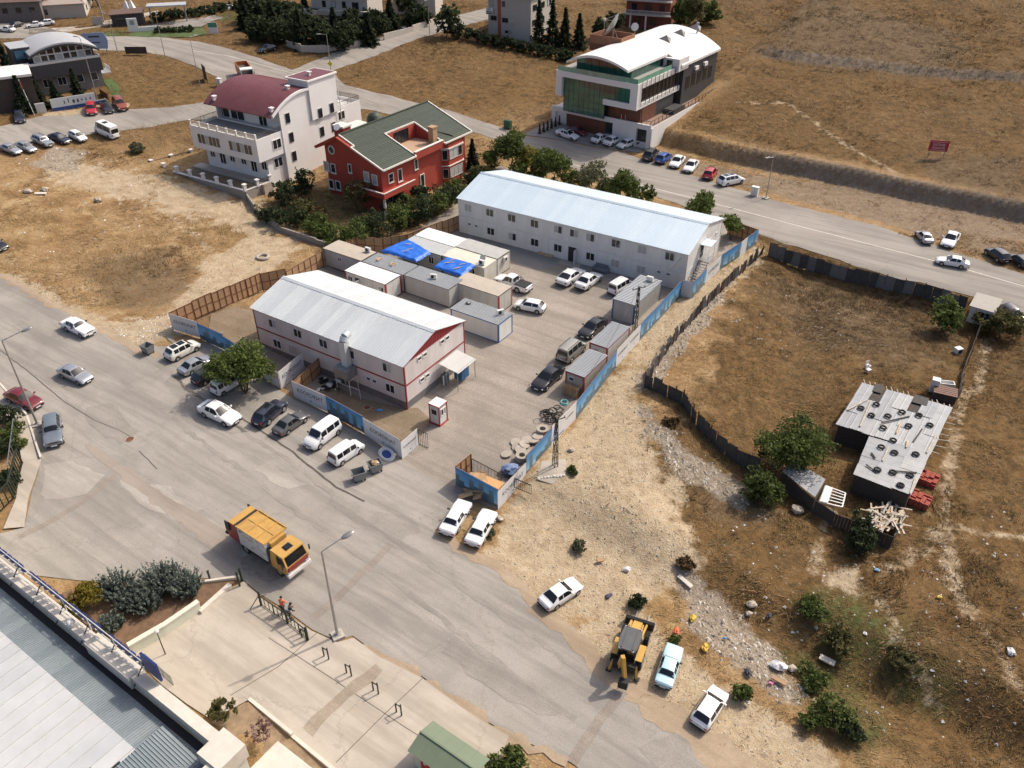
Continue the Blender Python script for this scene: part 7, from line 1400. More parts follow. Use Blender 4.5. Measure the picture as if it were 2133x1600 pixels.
CARS = [
 (191,696,135,670,'old','white','old white boxy sedan driving on the street past the dry field'),
 (184,792,129,768,'sedan','silver','silver sedan driving down the middle of the street'),
 (79,845,20,818,'sedan','maroon','dark red sedan parked at the kerb behind the street lamp'),
 (112,929,108,870,'wagon','slate','old slate grey station wagon beside the pale sidewalk'),
 (411,714,348,746,'mini','cream','creamy white people carrier with sunroof next to the rubbish skip','pano'),
 (436,745,379,775,'sedan','silver','silver sedan half under the street tree'),
 (463,763,405,797,'mini','black','black people carrier in the shade of the street tree'),
 (501,785,446,817,'mpv','white','white van parked underneath the street tree crown'),
 (494,878,421,845,'sedan','white','white sedan parked lengthwise at the kerb below the street tree'),
 (588,838,534,884,'suv','navy','very dark blue off-roader parked before the white hoarding','sun'),
 (635,860,575,902,'sedan','grey','dark grey sedan between the off-roader and the white van'),
 (641,931,702,884,'mpv','white','small white van with its nose to the street'),
 (751,923,690,963,'mpv','white','white panel-sided van with its tail to the street by the skips'),
 (968,1047,928,1112,'old','white','left one of two old white sedans by the hoarding corner'),
 (1020,1067,982,1135,'old','white','right one of two old white sedans by the hoarding corner'),
 (1203,1212,1131,1260,'sedan','white','glossy white coupe-like sedan alone on the dirt verge'),
 (1405,1348,1380,1428,'old','lightblue','light blue old sedan beside the backhoe loader'),
 (1498,1441,1456,1506,'hatch','white','white estate car nearest the bottom edge of the dirt verge'),
 (1034,581,1103,604,'pick','white','white pickup truck with black bed cover beside the containers'),
 (1072,632,1135,644,'hatch','white','white hatchback in the yard next to the brown container'),
 (1211,562,1167,592,'fast','white','left one of two white sedans before the long white cabin block'),
 (1246,571,1206,600,'sedan','white','right one of two white sedans before the long white cabin block'),
 (1312,587,1273,610,'mpv','white','white van parked behind the grey blue-cornered container'),
 (1213,700,1256,667,'fast','black','black sedan nearest the grey container in the yard'),
 (1211,715,1169,751,'mpv','champagne','silver-beige van between the two black yard sedans','rails'),
 (1117,809,1165,767,'fast','black','black sedan nearest the yard entrance'),
 (37,316,6,305,'sedan','silver','leftmost silver sedan in the row at the field edge'),
 (70,313,37,299,'sedan','silver','second silver car from the left in the field edge row'),
 (105,302,72,287,'wagon','silver','light silver estate car in the middle of the field edge row','rails'),
 (142,295,105,282,'sedan','navy','dark blue sedan in the field edge row'),
 (175,291,148,277,'hatch','white','white hatchback in the field edge row beside the minibus'),
 (205,268,240,284,'bus','white','white minibus at the end of the field edge row'),
 (191,237,189,218,'hatch','red','bright red hatchback before the banner wall'),
 (229,233,215,215,'sedan','black','black sedan before the blue banner wall end'),
 (258,228,242,209,'suv','brown','rusty red off-roader beside the dry grass mound'),
 (42,253,38,234,'sedan','navy','dark blue car in the shade under the left trees'),
 (826,67,851,61,'sedan','darkgrey','dark grey car on the side street by the garden wall'),
 (540,106,575,97,'sedan','black','black car in the shade at the hedge gate'),
 (468,18,481,15,'sedan','white','white car far off beside the green lawn'),
 (504,10,519,6,'sedan','silver','silver car far off above the green lawn'),
 (5,60,25,62,'sedan','white','far white car at the left picture edge'),
 (22,55,40,50,'sedan','black','far dark car beside the old buildings'),
 (63,53,81,51,'sedan','white','far white car behind the dark barrel roof, left one'),
 (86,49,106,47,'hatch','white','far white car behind the dark barrel roof, right one'),
 (1203,288,1160,274,'sedan','white','white saloon with black sunroof in the glass building car park','pano'),
 (1220,279,1186,266,'sedan','maroon','dark red saloon by the brown entrance wall'),
 (1266,282,1235,295,'sedan','white','white sedan in the glass building car park, left of two'),
 (1291,286,1261,301,'sedan','white','white sedan in the glass building car park, right of two'),
 (1289,306,1318,295,'hatch','white','older white hatchback beside the flag poles'),
 (1365,314,1346,333,'suv','darkgrey','dark grey crossover first in the row below the cut bank','sun'),
 (1394,321,1370,339,'hatch','blue','bright blue hatchback in the row below the cut bank'),
 (1400,349,1421,327,'sedan','white','white sedan next to the blue hatchback, nose to the road'),
 (1429,359,1449,336,'sedan','white','white sedan next to the red hatchback, nose to the road'),
 (1488,351,1470,374,'hatch','red','bright red hatchback in the row below the cut bank'),
 (1546,372,1498,382,'van','white','white crossover with dark roof panel parked along the upper road','pano'),
 (1915,482,1935,505,'sedan','silver','silver sedan leftmost of the right-hand dirt lay-by'),
 (1968,517,1991,484,'sedan','white','white sedan in the dirt lay-by with its nose to the road'),
 (1950,540,2019,552,'sedan','white','white sedan on the upper road passing the lay-by','', 'driving'),
 (2060,521,2095,544,'suv','black','black off-roader in the dirt lay-by at right'),
 (2107,531,2140,554,'hatch','darkgrey','dark grey hatchback at the right picture edge'),
 (2128,671,2091,636,'hatch','navy','dark hatchback parked behind the little guard hut'),
 (10,517,-34,500,'sedan','black','black car cut by the left picture edge'),
]
for e in CARS:
    fu,fv,ru,rv,k,cl,lb = e[:7]; rf_ = e[7] if len(e) > 7 else None
    nm = 'minibus' if k == 'bus' else ('pickup_truck' if k == 'pick' else ('van' if k == 'mpv' else 'car'))
    car(fu,fv,ru,rv,k,cl,lb,cat={'bus':'minibus','pick':'pickup truck','mpv':'van'}.get(k,'car'),name=nm,roof=rf_,group='cars and vans on the streets and in the yard')
# ---------------------------------------------------------------- trucks, loader, people
def put(name,label,cat,f,r,z=.8):
    a = P(*f,z); b = P(*r,z); c_ = (a+b)/2; return thing(name,label,cat,(c_.x,c_.y,Tz(c_.x,c_.y)+.06),math.atan2(a.y-b.y,a.x-b.x))
def wheel(root,x,y,r,w_,sg):
    h = MB().cyl((0,-w_/2,0),(0,w_/2,0),r,r,20).build('wheel',M_TYRE,root,True,loc=(x,y,r)); MB().cyl((0,sg*w_/2,0),(0,sg*(w_/2+.02),0),r*.58,r*.5,14).build('rim',M_STEEL,h)
M_YEL = mat('truck_yellow',(.52,.30,.075),.5,var=.12,vs=1.6,coat=.15,dirt=.55,dcol=(.26,.16,.07)); M_DRED = mat('truck_red',(.24,.03,.025),.5,var=.1,dirt=.2); M_TPRN = mat('truck_print',(.56,.58,.60),.5,var=.06,dirt=.3,dcol=(.3,.28,.26)); M_CHS = mat('chassis_black',(.025,.024,.023),.7,var=.2)
gt_ = put('garbage_truck','yellow garbage truck with printed white side turning on the street','garbage truck',(623,1180),(497,1092),1.2); k_ = .97; gt_.scale = (k_,k_,k_)
B1(-3.9,3.6,-.45,.45,.62,.9).build('chassis',M_CHS,gt_)
for x,tw in ((2.65,0),(-1.7,1)):
    for sg in (1,-1):
        wheel(gt_,x,sg*1.0,.50,.30,sg)
        if tw: wheel(gt_,x,sg*.68,.50,.28,sg)
cab = MB().add([(1.85,-1.2,.75),(3.75,-1.2,.75),(3.85,-1.2,1.65),(3.45,-1.12,2.62),(1.95,-1.12,2.7),(1.85,-1.2,1.7)]+[(1.85,1.2,.75),(3.75,1.2,.75),(3.85,1.2,1.65),(3.45,1.12,2.62),(1.95,1.12,2.7),(1.85,1.2,1.7)],[(0,1,2,3,4,5),(11,10,9,8,7,6),(0,6,7,1),(1,7,8,2),(2,8,9,3),(3,9,10,4),(4,10,11,5),(5,11,6,0)]).build('cab',M_YEL,gt_)
MB().add([(3.83,-1.02,1.72),(3.83,1.02,1.72),(3.50,.98,2.52),(3.50,-.98,2.52)],[(0,1,2,3)]).build('windshield',M_CGL,gt_).location.x = .015
for sg in (1,-1):
    MB().add([(2.75,sg*1.215,1.65),(3.62,sg*1.215,1.65),(3.38,sg*1.15,2.42),(2.75,sg*1.15,2.46)],[(0,1,2,3)] if sg < 0 else [(3,2,1,0)]).build('side_window',M_CGL,gt_); B1(3.55,3.65,sg*1.32-.05,sg*1.32+.05,1.7,2.25).build('mirror',M_CHS,gt_,loc=(.1,sg*.15,0)); B1(3.78,3.9,sg*.95-.2,sg*.95+.2,.95,1.12).build('headlight',M_HEAD,gt_); B1(2.1,3.2,sg*1.0-.2,sg*1.0+.2,.98,1.06).build('mudguard',M_WSTEEL,gt_); B1(2.72,2.74,sg*1.19-.02,sg*1.19+.02,.8,2.5).build('door_edge',M_CHS,gt_)
B1(3.8,3.9,-1.05,1.05,1.12,1.58).build('grille',M_DRED,gt_); B1(3.65,4.0,-1.22,1.22,.55,.86).build('bumper',M_WSTEEL,gt_); B1(2.55,3.05,-.3,.3,2.66,2.74).build('roof_hatch',M_CGL,gt_); B1(2.48,3.12,-.38,.38,2.655,2.69).build('hatch_frame',M_CHS,gt_); B1(3.99,4.01,-.26,.26,.62,.74).build('licence_plate',M_PLATE,gt_)
B1(-2.2,1.35,-1.2,1.2,.95,2.95).build('body',M_TPRN,gt_); B1(-2.25,1.4,-1.24,1.24,2.95,3.03).build('roof_panel',M_YEL,gt_); B1(1.35,1.7,-.75,.85,1.2,2.9).build('ram_housing',M_YEL,gt_); B1(1.42,1.8,-1.1,-.78,.9,2.4).build('tank',M_CHS,gt_)
for x in (-2.1,-.9,.3,1.3): B1(x-.04,x+.04,-1.24,1.24,3.03,3.09).build('roof_rib',M_YEL,gt_)
for y in (-.04,): B1(-2.2,1.3,y,y+.08,3.03,3.07).build('roof_rib',M_YEL,gt_)
for sg in (1,-1): B1(-2.25,1.4,sg*1.22-.05,sg*1.22+.05,3.03,3.12).build('roof_rail',M_YEL,gt_)
tg = MB().add([(-2.2,-1.2,.9),(-3.6,-1.2,1.0),(-4.0,-1.2,1.7),(-3.3,-1.2,3.0),(-2.2,-1.2,3.0)]+[(-2.2,1.2,.9),(-3.6,1.2,1.0),(-4.0,1.2,1.7),(-3.3,1.2,3.0),(-2.2,1.2,3.0)],[(4,3,2,1,0),(5,6,7,8,9),(0,1,6,5),(1,2,7,6),(2,3,8,7),(3,4,9,8)]).build('tailgate',M_DRED,gt_)
MB().slab([(-3.28,-1.22,3.03),(-2.55,-1.22,3.04),(-2.55,1.22,3.04),(-3.28,1.22,3.03)],.05).build('tailgate_top',M_YEL,gt_); MB().slab([(-3.98,-1.22,1.76),(-3.28,-1.22,3.03),(-3.28,1.22,3.03),(-3.98,1.22,1.76)],.05).build('tailgate_slope',M_YEL,gt_); B1(-2.5,-2.28,-1.15,1.15,3.02,3.06).build('hopper_gap',M_CHS,gt_)
for sg in (1,-1): MB().cyl((-3.9,sg*1.1,1.2),(-4.15,sg*1.1,1.2),.16,.16,10).build('lamp_bracket',M_CHS,gt_); B1(-3.75,-3.2,sg*1.25-.06,sg*1.25+.06,2.0,2.9).build('tail_arm',M_CHS,gt_); B1(-1.0,1.2,sg*1.12-.05,sg*1.12+.05,.55,.8).build('side_guard',M_CHS,gt_)
pr = random.Random(5)
for sg in (1,-1):
    B1(-2.0,-1.75,sg*1.205-.004,sg*1.205+.004,2.5,2.75).build('emblem',mat('print_blue',(.05,.16,.25),.5),gt_)
    for i in range(26): x = pr.uniform(-1.9,1.1); z = pr.uniform(1.1,2.7); l_ = pr.uniform(.15,.5); B1(x,x+l_,sg*1.203-.003,sg*1.203+.003,z,z+.06).build('print_mark',M_STEEL if i % 3 else M_DRED,gt_)
# dump truck
dt_ = put('dump_truck','orange tipper truck with white cab on the far road bend','dump truck',(519,170),(503,140),1.2); M_ORG = mat('tipper_orange',(.45,.13,.03),.5,var=.12,dirt=.35,dcol=(.3,.2,.12))
B1(-3.8,3.4,-.45,.45,.7,1.0).build('chassis',M_CHS,dt_)
for x in (2.4,-1.4,-2.6):
    for sg in (1,-1): wheel(dt_,x,sg*1.0,.5,.4,sg)
B1(1.7,3.5,-1.2,1.2,.9,2.9).build('cab',M_OFW,dt_); B1(3.5,3.53,-1.05,1.05,1.8,2.7).build('windshield',M_CGL,dt_); B1(3.5,3.56,-1.1,1.1,.75,1.3).build('grille',M_CHS,dt_)
for sg in (1,-1): B1(2.4,3.3,sg*1.2-.01,sg*1.2+.015,1.8,2.6).build('side_window',M_CGL,dt_); B1(3.4,3.55,sg*1.35-.05,sg*1.35+.05,1.7,2.4).build('mirror',M_CHS,dt_)
MB().box(-4.0,1.5,-1.25,1.25,1.1,1.25).build('bed_floor',M_ORG,dt_)
for a in ((-4.0,1.5,-1.25,-1.13),(-4.0,1.5,1.13,1.25),(1.38,1.5,-1.13,1.13),(-4.0,-3.88,-1.13,1.13)): B1(a[0],a[1],a[2],a[3],1.25,2.8).build('bed_side',M_ORG,dt_)
B1(-3.88,1.38,-1.13,1.13,1.25,2.1).build('load',mat('dark_soil_load',(.09,.07,.055),.95,var=.3,vs=2),dt_)
# backhoe loader
bh = put('backhoe_loader','yellow and black backhoe loader parked on the dirt verge','backhoe loader',(1330,1300),(1298,1392),1.0); M_BYL = mat('loader_yellow',(.52,.30,.05),.5,var=.12,coat=.1,dirt=.55,dcol=(.3,.18,.06)); M_BGY = mat('loader_roof_grey',(.075,.08,.085),.6,var=.12,dirt=.2,dcol=(.2,.17,.13))
for x,r_,w_,y in ((1.35,.48,.36,.92),(-.85,.72,.46,.95)):
    for sg in (1,-1):
        wheel(bh,x,sg*y,r_,w_,sg)
        for i in range(14): a = i/14*2*math.pi; MB().ob((0,0,0),(.05,w_,.09),0,0,-a).build('lug',M_TYRE,bh,loc=(x+math.cos(a)*(r_+.01),sg*y,r_+math.sin(a)*(r_+.01)))
B1(-1.6,2.0,-.42,.42,.6,.95).build('chassis',M_CHS,bh); MB().add([(.35,-.42,.95),(2.0,-.38,.95),(2.0,-.34,1.45),(.35,-.42,1.65)]+[(.35,.42,.95),(2.0,.38,.95),(2.0,.34,1.45),(.35,.42,1.65)],[(0,1,2,3),(7,6,5,4),(0,4,5,1),(1,5,6,2),(2,6,7,3),(3,7,4,0)]).build('bonnet',M_BYL,bh)
for sg in (1,-1):
    B1(.9,1.8,sg*.46-.05,sg*.46+.05,1.25,1.5).build('loader_tower',M_BYL,bh); MB().bar((.4,sg*.62,1.5),(2.0,sg*.62,.95),.14,.2).bar((2.0,sg*.62,.95),(2.7,sg*.62,.55),.14,.2).build('loader_arm',M_BYL,bh); MB().ob((-.85,sg*.95,1.52),(1.5,.5,.07),0,0,0).build('mudguard',M_BYL,bh); MB().bar((-.25,sg*.62,1.2),(-.15,sg*.55,2.6),.08).build('cab_pillar',M_CHS,bh); MB().bar((-1.5,sg*.62,1.2),(-1.4,sg*.55,2.6),.08).build('cab_pillar',M_CHS,bh)
MB().add([(2.55,-1.15,.12),(3.35,-1.15,.12),(3.1,-1.15,.32),(2.75,-1.15,.95),(2.55,-1.15,.85),(2.55,1.15,.12),(3.35,1.15,.12),(3.1,1.15,.32),(2.75,1.15,.95),(2.55,1.15,.85)],[(0,5,6,1),(1,6,7,2),(2,7,8,3),(3,8,9,4),(4,9,5,0),(0,1,2,3,4),(9,8,7,6,5)]).build('front_bucket',M_CHS,bh)
for y in (-.5,.5): B1(3.1,4.0,y-.04,y+.04,.12,.2).build('fork_tine',M_STEEL,bh)
B1(-1.5,-.15,-.6,.6,.95,1.25).build('cab_floor',M_CHS,bh); B1(-1.48,-.18,-.57,.57,1.25,2.55).build('cab_glass',M_CGL,bh)
rf = MB(); vs = []
for i,(x,w_) in enumerate(((.25,.55),(.12,.72),(-.5,.80),(-1.4,.78),(-1.75,.68),(-1.85,.5))): vs += [(x,-w_,2.58),(x,w_,2.58),(x,w_*.94,2.74),(x,-w_*.94,2.74)]
rf.add(vs,[(4*i+a,4*i+b,4*i+4+b,4*i+4+a) for i in range(5) for a,b in ((0,1),(1,2),(2,3),(3,0))]+[(3,2,1,0),(20,21,22,23)]); rf.build('cab_roof',M_BGY,bh,True)
for y in (-.4,.4): MB().bar((.1,y,2.76),(-1.7,y,2.76),.05,.04).build('roof_rib',M_BGY,bh)
for x,y in ((.2,-.55),(.2,.55),(-1.8,-.5),(-1.8,.5)): MB().ob((x,y,2.68),(.12,.2,.12)).build('work_lamp',M_HEAD,bh)
B1(-2.0,-1.6,-.9,.9,.4,1.15).build('rear_frame',M_CHS,bh)
for sg in (1,-1): MB().bar((-1.8,sg*.85,1.1),(-2.1,sg*1.05,.15),.18).build('stabiliser',M_BYL,bh); B1(-2.25,-1.95,sg*1.1-.2,sg*1.1+.2,.06,.14).build('stabiliser_foot',M_CHS,bh)
MB().ob((-2.3,.25,1.3),(.5,.3,.5)).build('swing_post',M_CHS,bh); MB().bar((-2.35,.25,1.3),(-2.75,.0,3.0),.30,.34).build('boom',M_BYL,bh); MB().bar((-2.75,.0,3.0),(-3.1,-.35,1.3),.26,.30).build('dipper',M_BYL,bh); MB().bar((-2.4,.25,1.6),(-2.72,.05,2.6),.1).build('hydraulic_ram',M_STEEL,bh)
MB().add([(-3.0,-.7,1.2),(-3.5,-.7,1.1),(-3.6,-.7,.5),(-3.1,-.7,.45),(-3.0,.0,1.2),(-3.5,.0,1.1),(-3.6,.0,.5),(-3.1,.0,.45)],[(0,1,5,4),(1,2,6,5),(2,3,7,6),(0,3,2,1),(4,5,6,7)]).build('rear_bucket',M_CHS,bh)
# ---- two workers
M_SKIN = mat('skin',(.42,.23,.15),.6,var=.06); M_HAIR = mat('dark_hair',(.015,.012,.01),.8,var=.1)
def skinned(name, verts, edges, parent, m, root=0, sub=2):
    me = bpy.data.meshes.new(name); bm = bmesh.new(); lay = bm.verts.layers.skin.verify(); vs = []
    for i,(x,y,z,rx,ry) in enumerate(verts):
        v = bm.verts.new((x,y,z)); v[lay].radius = (rx,ry); v[lay].use_root = (i == root); vs.append(v)
    for a,b in edges: bm.edges.new((vs[a],vs[b]))
    bm.to_mesh(me); bm.free(); o = bpy.data.objects.new(name,me); COL.objects.link(o)
    s_ = o.modifiers.new('skin','SKIN'); s_.use_smooth_shade = True; d = o.modifiers.new('sub','SUBSURF'); d.levels = d.render_levels = sub
    bpy.context.view_layer.update(); fm = bpy.data.meshes.new_from_object(o.evaluated_get(bpy.context.evaluated_depsgraph_get())); bpy.data.objects.remove(o); fm.materials.clear(); fm.materials.append(m)
    return link(name,fm,parent)
def person(label, u, v, yaw, top, bottom, lean, reach):
    t = thing('person',label,'person',P(u,v)+Vector((0,0,.07)),yaw,'two street workers'); sx = lean
    V = [(0,0,.95,.15,.11),(sx*.4,0,1.18,.15,.11),(sx*.8,0,1.40,.17,.11),(sx,0,1.52,.06,.06),(sx*1.1,0,1.60,.06,.06),(sx*1.1+.02,0,1.70,.09,.10),(sx*1.1+.02,0,1.78,.075,.08)]; E = [(0,1),(1,2),(2,3),(3,4),(4,5),(5,6)]
    for sg in (1,-1):
        b = len(V); V += [(0,sg*.10,.88,.09,.09),(.05*sg,sg*.11,.50,.062,.062),(-.02*sg,sg*.11,.10,.045,.045),(.08-.02*sg,sg*.12,.045,.04,.035),(.17-.02*sg,sg*.12,.035,.035,.025)]; E += [(0,b),(b,b+1),(b+1,b+2),(b+2,b+3),(b+3,b+4)]
        a = len(V); V += [(sx*.8,sg*.20,1.42,.06,.06),(sx*.8+.08,sg*.26,1.16,.045,.045),(sx*.8+reach,sg*.20,1.02,.035,.035),(sx*.8+reach+.07,sg*.20,1.0,.038,.02)]; E += [(2,a),(a,a+1),(a+1,a+2),(a+2,a+3)]
        for i,(dy,l_) in enumerate(((-.03,.075),(-.01,.085),(.01,.08),(.03,.065))): V += [(sx*.8+reach+.11,sg*(.20+dy),.995,.009,.009),(sx*.8+reach+.10+l_,sg*(.20+dy),.965,.008,.008)]; E += [(a+3,len(V)-2),(len(V)-2,len(V)-1)]
        V += [(sx*.8+reach+.09,sg*.155,1.0,.01,.01),(sx*.8+reach+.12,sg*.14,.98,.009,.009)]; E += [(a+3,len(V)-2),(len(V)-2,len(V)-1)]
    skinned('body',V,E,t,M_SKIN)
    skinned('jacket',[(0,0,.92,.175,.135),(sx*.4,0,1.18,.17,.13),(sx*.8,0,1.42,.19,.125),(sx*.95,0,1.50,.10,.09)]+[q for sg in (1,-1) for q in ((sx*.8,sg*.20,1.43,.075,.075),(sx*.8+.08,sg*.26,1.16,.06,.06),(sx*.8+reach*.9,sg*.20,1.03,.05,.05))],[(0,1),(1,2),(2,3),(2,4),(4,5),(5,6),(2,7),(7,8),(8,9)],t,top)
    skinned('trousers',[(0,0,.95,.165,.125)]+[q for sg in (1,-1) for q in ((0,sg*.10,.86,.105,.105),(.05*sg,sg*.11,.50,.078,.078),(-.02*sg,sg*.11,.10,.065,.065))],[(0,1),(1,2),(2,3),(0,4),(4,5),(5,6)],t,bottom)
    hx = sx*1.1+.02; MB().ball((hx-.015,0,1.765),.112,12,8,(1,.95,.9)).build('hair',M_HAIR,t,True); fz = MB(); 
    for sg in (1,-1): fz.ball((hx+.092,sg*.035,1.70),.012,6,4)
    fz.build('eyes',M_HAIR,t); MB().ob((hx+.105,0,1.675),(.03,.025,.05)).build('nose',M_SKIN,t); MB().ob((hx+.095,0,1.635),(.01,.05,.012)).build('mouth',M_DRED,t)
    for sg in (1,-1): MB().ob((hx-.0,sg*.098,1.69),(.04,.02,.06)).build('ear',M_SKIN,t); MB().ob((.06-.02*sg,sg*.12,.05),(.28,.11,.09)).build('shoe',M_CHS,t)
    for z in (1.02,1.2): MB().cyl((sx*.4,0,z),(sx*.4,0,z+.05),.185,.185,14).build('reflective_band',M_HW,t) if top.name != 'vest_orange' else None
    return t
person('worker in an orange jacket leaning at the dark iron railing',591,1279,R(75),mat('vest_orange',(.75,.14,.06),.7,var=.08),mat('trousers_dark',(.03,.035,.045),.8,var=.1),.12,.28)
person('worker in dark clothes with reflective bands at the iron railing',606,1292,R(30),mat('jacket_dark',(.02,.035,.03),.8,var=.1),mat('trousers_green',(.025,.045,.035),.8,var=.1),.22,.30)
# ---------------------------------------------------------------- plants
def leafmat(name, lo, hi, trans=.25):
    m,nt,bs = newmat(name); bs.inputs['Roughness'].default_value = .7; bs.inputs['Specular IOR Level'].default_value = .15
    a = nt.nodes.new('ShaderNodeAttribute'); a.attribute_name = 'tint'; c = ramp(nt,a.outputs['Fac'],[(0.0,lo),(1.0,hi)]).outputs[0]
    nt.links.new(c,bs.inputs['Base Color']); tr = nt.nodes.new('ShaderNodeBsdfTranslucent'); nt.links.new(c,tr.inputs[0]); mx = nt.nodes.new('ShaderNodeMixShader'); mx.inputs[0].default_value = trans
    nt.links.new(bs.outputs[0],mx.inputs[1]); nt.links.new(tr.outputs[0],mx.inputs[2]); nt.links.new(mx.outputs[0],nt.nodes['Material Output'].inputs[0]); return m
LM = dict(acacia=leafmat('leaf_acacia',(.06,.085,.02),(.20,.25,.07),.35),broad=leafmat('leaf_broad',(.05,.072,.02),(.17,.21,.06),.35),dark=leafmat('leaf_dark',(.024,.036,.018),(.08,.10,.045),.3),yellow=leafmat('leaf_yellow',(.14,.14,.03),(.38,.34,.08),.35),olive=leafmat('leaf_olive',(.07,.07,.028),(.19,.17,.07),.35),
  juniper=leafmat('needle_juniper',(.05,.068,.058),(.20,.235,.20),.3),gold=leafmat('leaf_gold',(.085,.075,.010),(.25,.20,.03)),brown=leafmat('leaf_brown',(.07,.048,.022),(.20,.13,.06)),pink=leafmat('leaf_pink',(.14,.07,.06),(.34,.22,.2)),grey=leafmat('leaf_greygreen',(.08,.085,.045),(.22,.21,.12),.3),con=leafmat('needle_conifer',(.02,.03,.018),(.07,.088,.045),.3))
M_BARK = mat('bark',(.085,.06,.042),.95,var=.3,vs=6,bmp=.5); M_STRAWM = leafmat('dry_grass',(.085,.048,.018),(.52,.36,.18),.3); M_GRASSG = leafmat('green_weed',(.05,.06,.02),(.16,.17,.06),.2)
nr = np.random.RandomState(11)
def quads(C, U, Vv, tint, name, m, tri=False):
    """C centres, U/V half axes -> mesh of leaf quads with per-vertex tint"""
    n = len(C); P4 = np.stack([C-U*.6-Vv,C+U-Vv*.1,C+U*.3+Vv,C-U+Vv*.2],1) if not tri else np.stack([C-U,C+U,C+Vv*2],1); k = P4.shape[1]
    me = bpy.data.meshes.new(name); me.vertices.add(n*k); me.vertices.foreach_set('co',P4.ravel()); me.loops.add(n*k); me.loops.foreach_set('vertex_index',np.arange(n*k)); me.polygons.add(n); me.polygons.foreach_set('loop_start',np.arange(0,n*k,k)); me.polygons.foreach_set('loop_total',np.full(n,k)); me.update(calc_edges=True)
    at = me.attributes.new('tint','FLOAT','POINT'); at.data.foreach_set('value',np.repeat(np.clip(tint,0,1),k).astype(np.float32)); me.materials.append(m); return me
def unit(v): return v/np.maximum(1e-6,np.linalg.norm(v,axis=1,keepdims=True))
def crown_pts(blobs, n, clump=.5, per=14):
    """points in clumps over the outer part of several ellipsoids"""
    vol = np.array([b[3]*b[4]*b[5] for b in blobs]); pick = nr.choice(len(blobs),size=max(1,n//per),p=vol/vol.sum()); B = np.array(blobs)[pick]
    d = unit(nr.normal(size=(len(pick),3))); r = nr.uniform(.45,1.0,(len(pick),1))**.6; cc = B[:,:3]+d*r*B[:,3:6]; tone = nr.uniform(-.28,.28,len(pick))
    pts = np.repeat(cc,per,0)+nr.normal(size=(len(pick)*per,3))*clump*np.array([.6,.6,.45]); return pts,np.repeat(tone,per),np.repeat(d,per,0)
def tree(label, u, v, h, rad, kind, leaves=1400, leaf=.22, trunk=.35, trunkr=.12, name='tree', cat='tree', dz=None, stems=1, squash=1.0, nb=6, group=None, clump=None, base=None):
    p = base if base is not None else P(u,v); t = thing(name,label,cat,p,rng.uniform(0,6.28),group); ch = h*(1-trunk); cz = h*trunk+ch*.5; blobs = []
    for i in range(nb):
        a = rng.uniform(0,6.28); k = rng.uniform(.25,.62); blobs.append((math.cos(a)*rad*k,math.sin(a)*rad*k,cz+rng.uniform(-.28,.3)*ch,rad*rng.uniform(.36,.62),rad*rng.uniform(.36,.62),ch*rng.uniform(.24,.40)*squash))
    blobs.append((0,0,cz,rad*.55,rad*.55,ch*.46))
    pts,tone,d = crown_pts(blobs,leaves,clump or rad*.13); n = len(pts); U = unit(nr.normal(size=(n,3)))*leaf*nr.uniform(.6,1.3,(n,1)); W_ = unit(np.cross(U,nr.normal(size=(n,3))))*leaf*.55
    tint = .45+tone+nr.uniform(-.15,.15,n); pts[:,2] = np.maximum(pts[:,2],.05)
    o = link('crown',quads(pts,U,W_,tint,'crown',LM[kind]),t)
    if trunk > 0:
        tk = MB(); lim = MB()
        for s in range(stems):
            a = s*2.1+.3; b0 = Vector((math.cos(a)*.12*(stems > 1),math.sin(a)*.12*(stems > 1),-.2)); k1 = Vector((math.cos(a)*rad*.18,math.sin(a)*rad*.18,h*trunk)); tk.cyl(b0,k1,trunkr,trunkr*.7,8)
            for b in blobs[:4]:
                e = Vector(b[:3]); tk.cyl(k1,k1.lerp(e,.55)+Vector((0,0,.1)),trunkr*.5,trunkr*.28,6); tk.cyl(k1.lerp(e,.55)+Vector((0,0,.1)),e,trunkr*.28,trunkr*.1,5)
        tk.build('trunk',M_BARK,t,True)
    return t
def conifer(label, u, v, h, rad, kind='con', leaves=1400, leaf=.3, name='conifer', group=None):
    t = thing(name,label,'tree',P(u,v),rng.uniform(0,6.28),group); n = leaves; z = nr.uniform(.04,1,n)**1.25; r = rad*(1-z)*nr.uniform(.35,1.0,n)**.5*(.8+.2*np.sin(z*40)); a = nr.uniform(0,6.283,n); lob = .75+.25*np.sin(a*5+z*9)
    pts = np.stack([np.cos(a)*r*lob,np.sin(a)*r*lob,z*h-.12*r],1); U = unit(np.stack([np.cos(a),np.sin(a),nr.uniform(-.5,.1,n)],1))*leaf*nr.uniform(.6,1.3,(n,1)); W_ = unit(np.cross(U,nr.normal(size=(n,3))))*leaf*.4
    link('crown',quads(pts,U,W_,.4+nr.uniform(-.35,.35,n)+.25*(lob-.75),'crown',LM[kind]),t); MB().cyl((0,0,-.2),(0,0,h*.85),rad*.07+.05,.03,7).build('trunk',M_BARK,t,True); return t
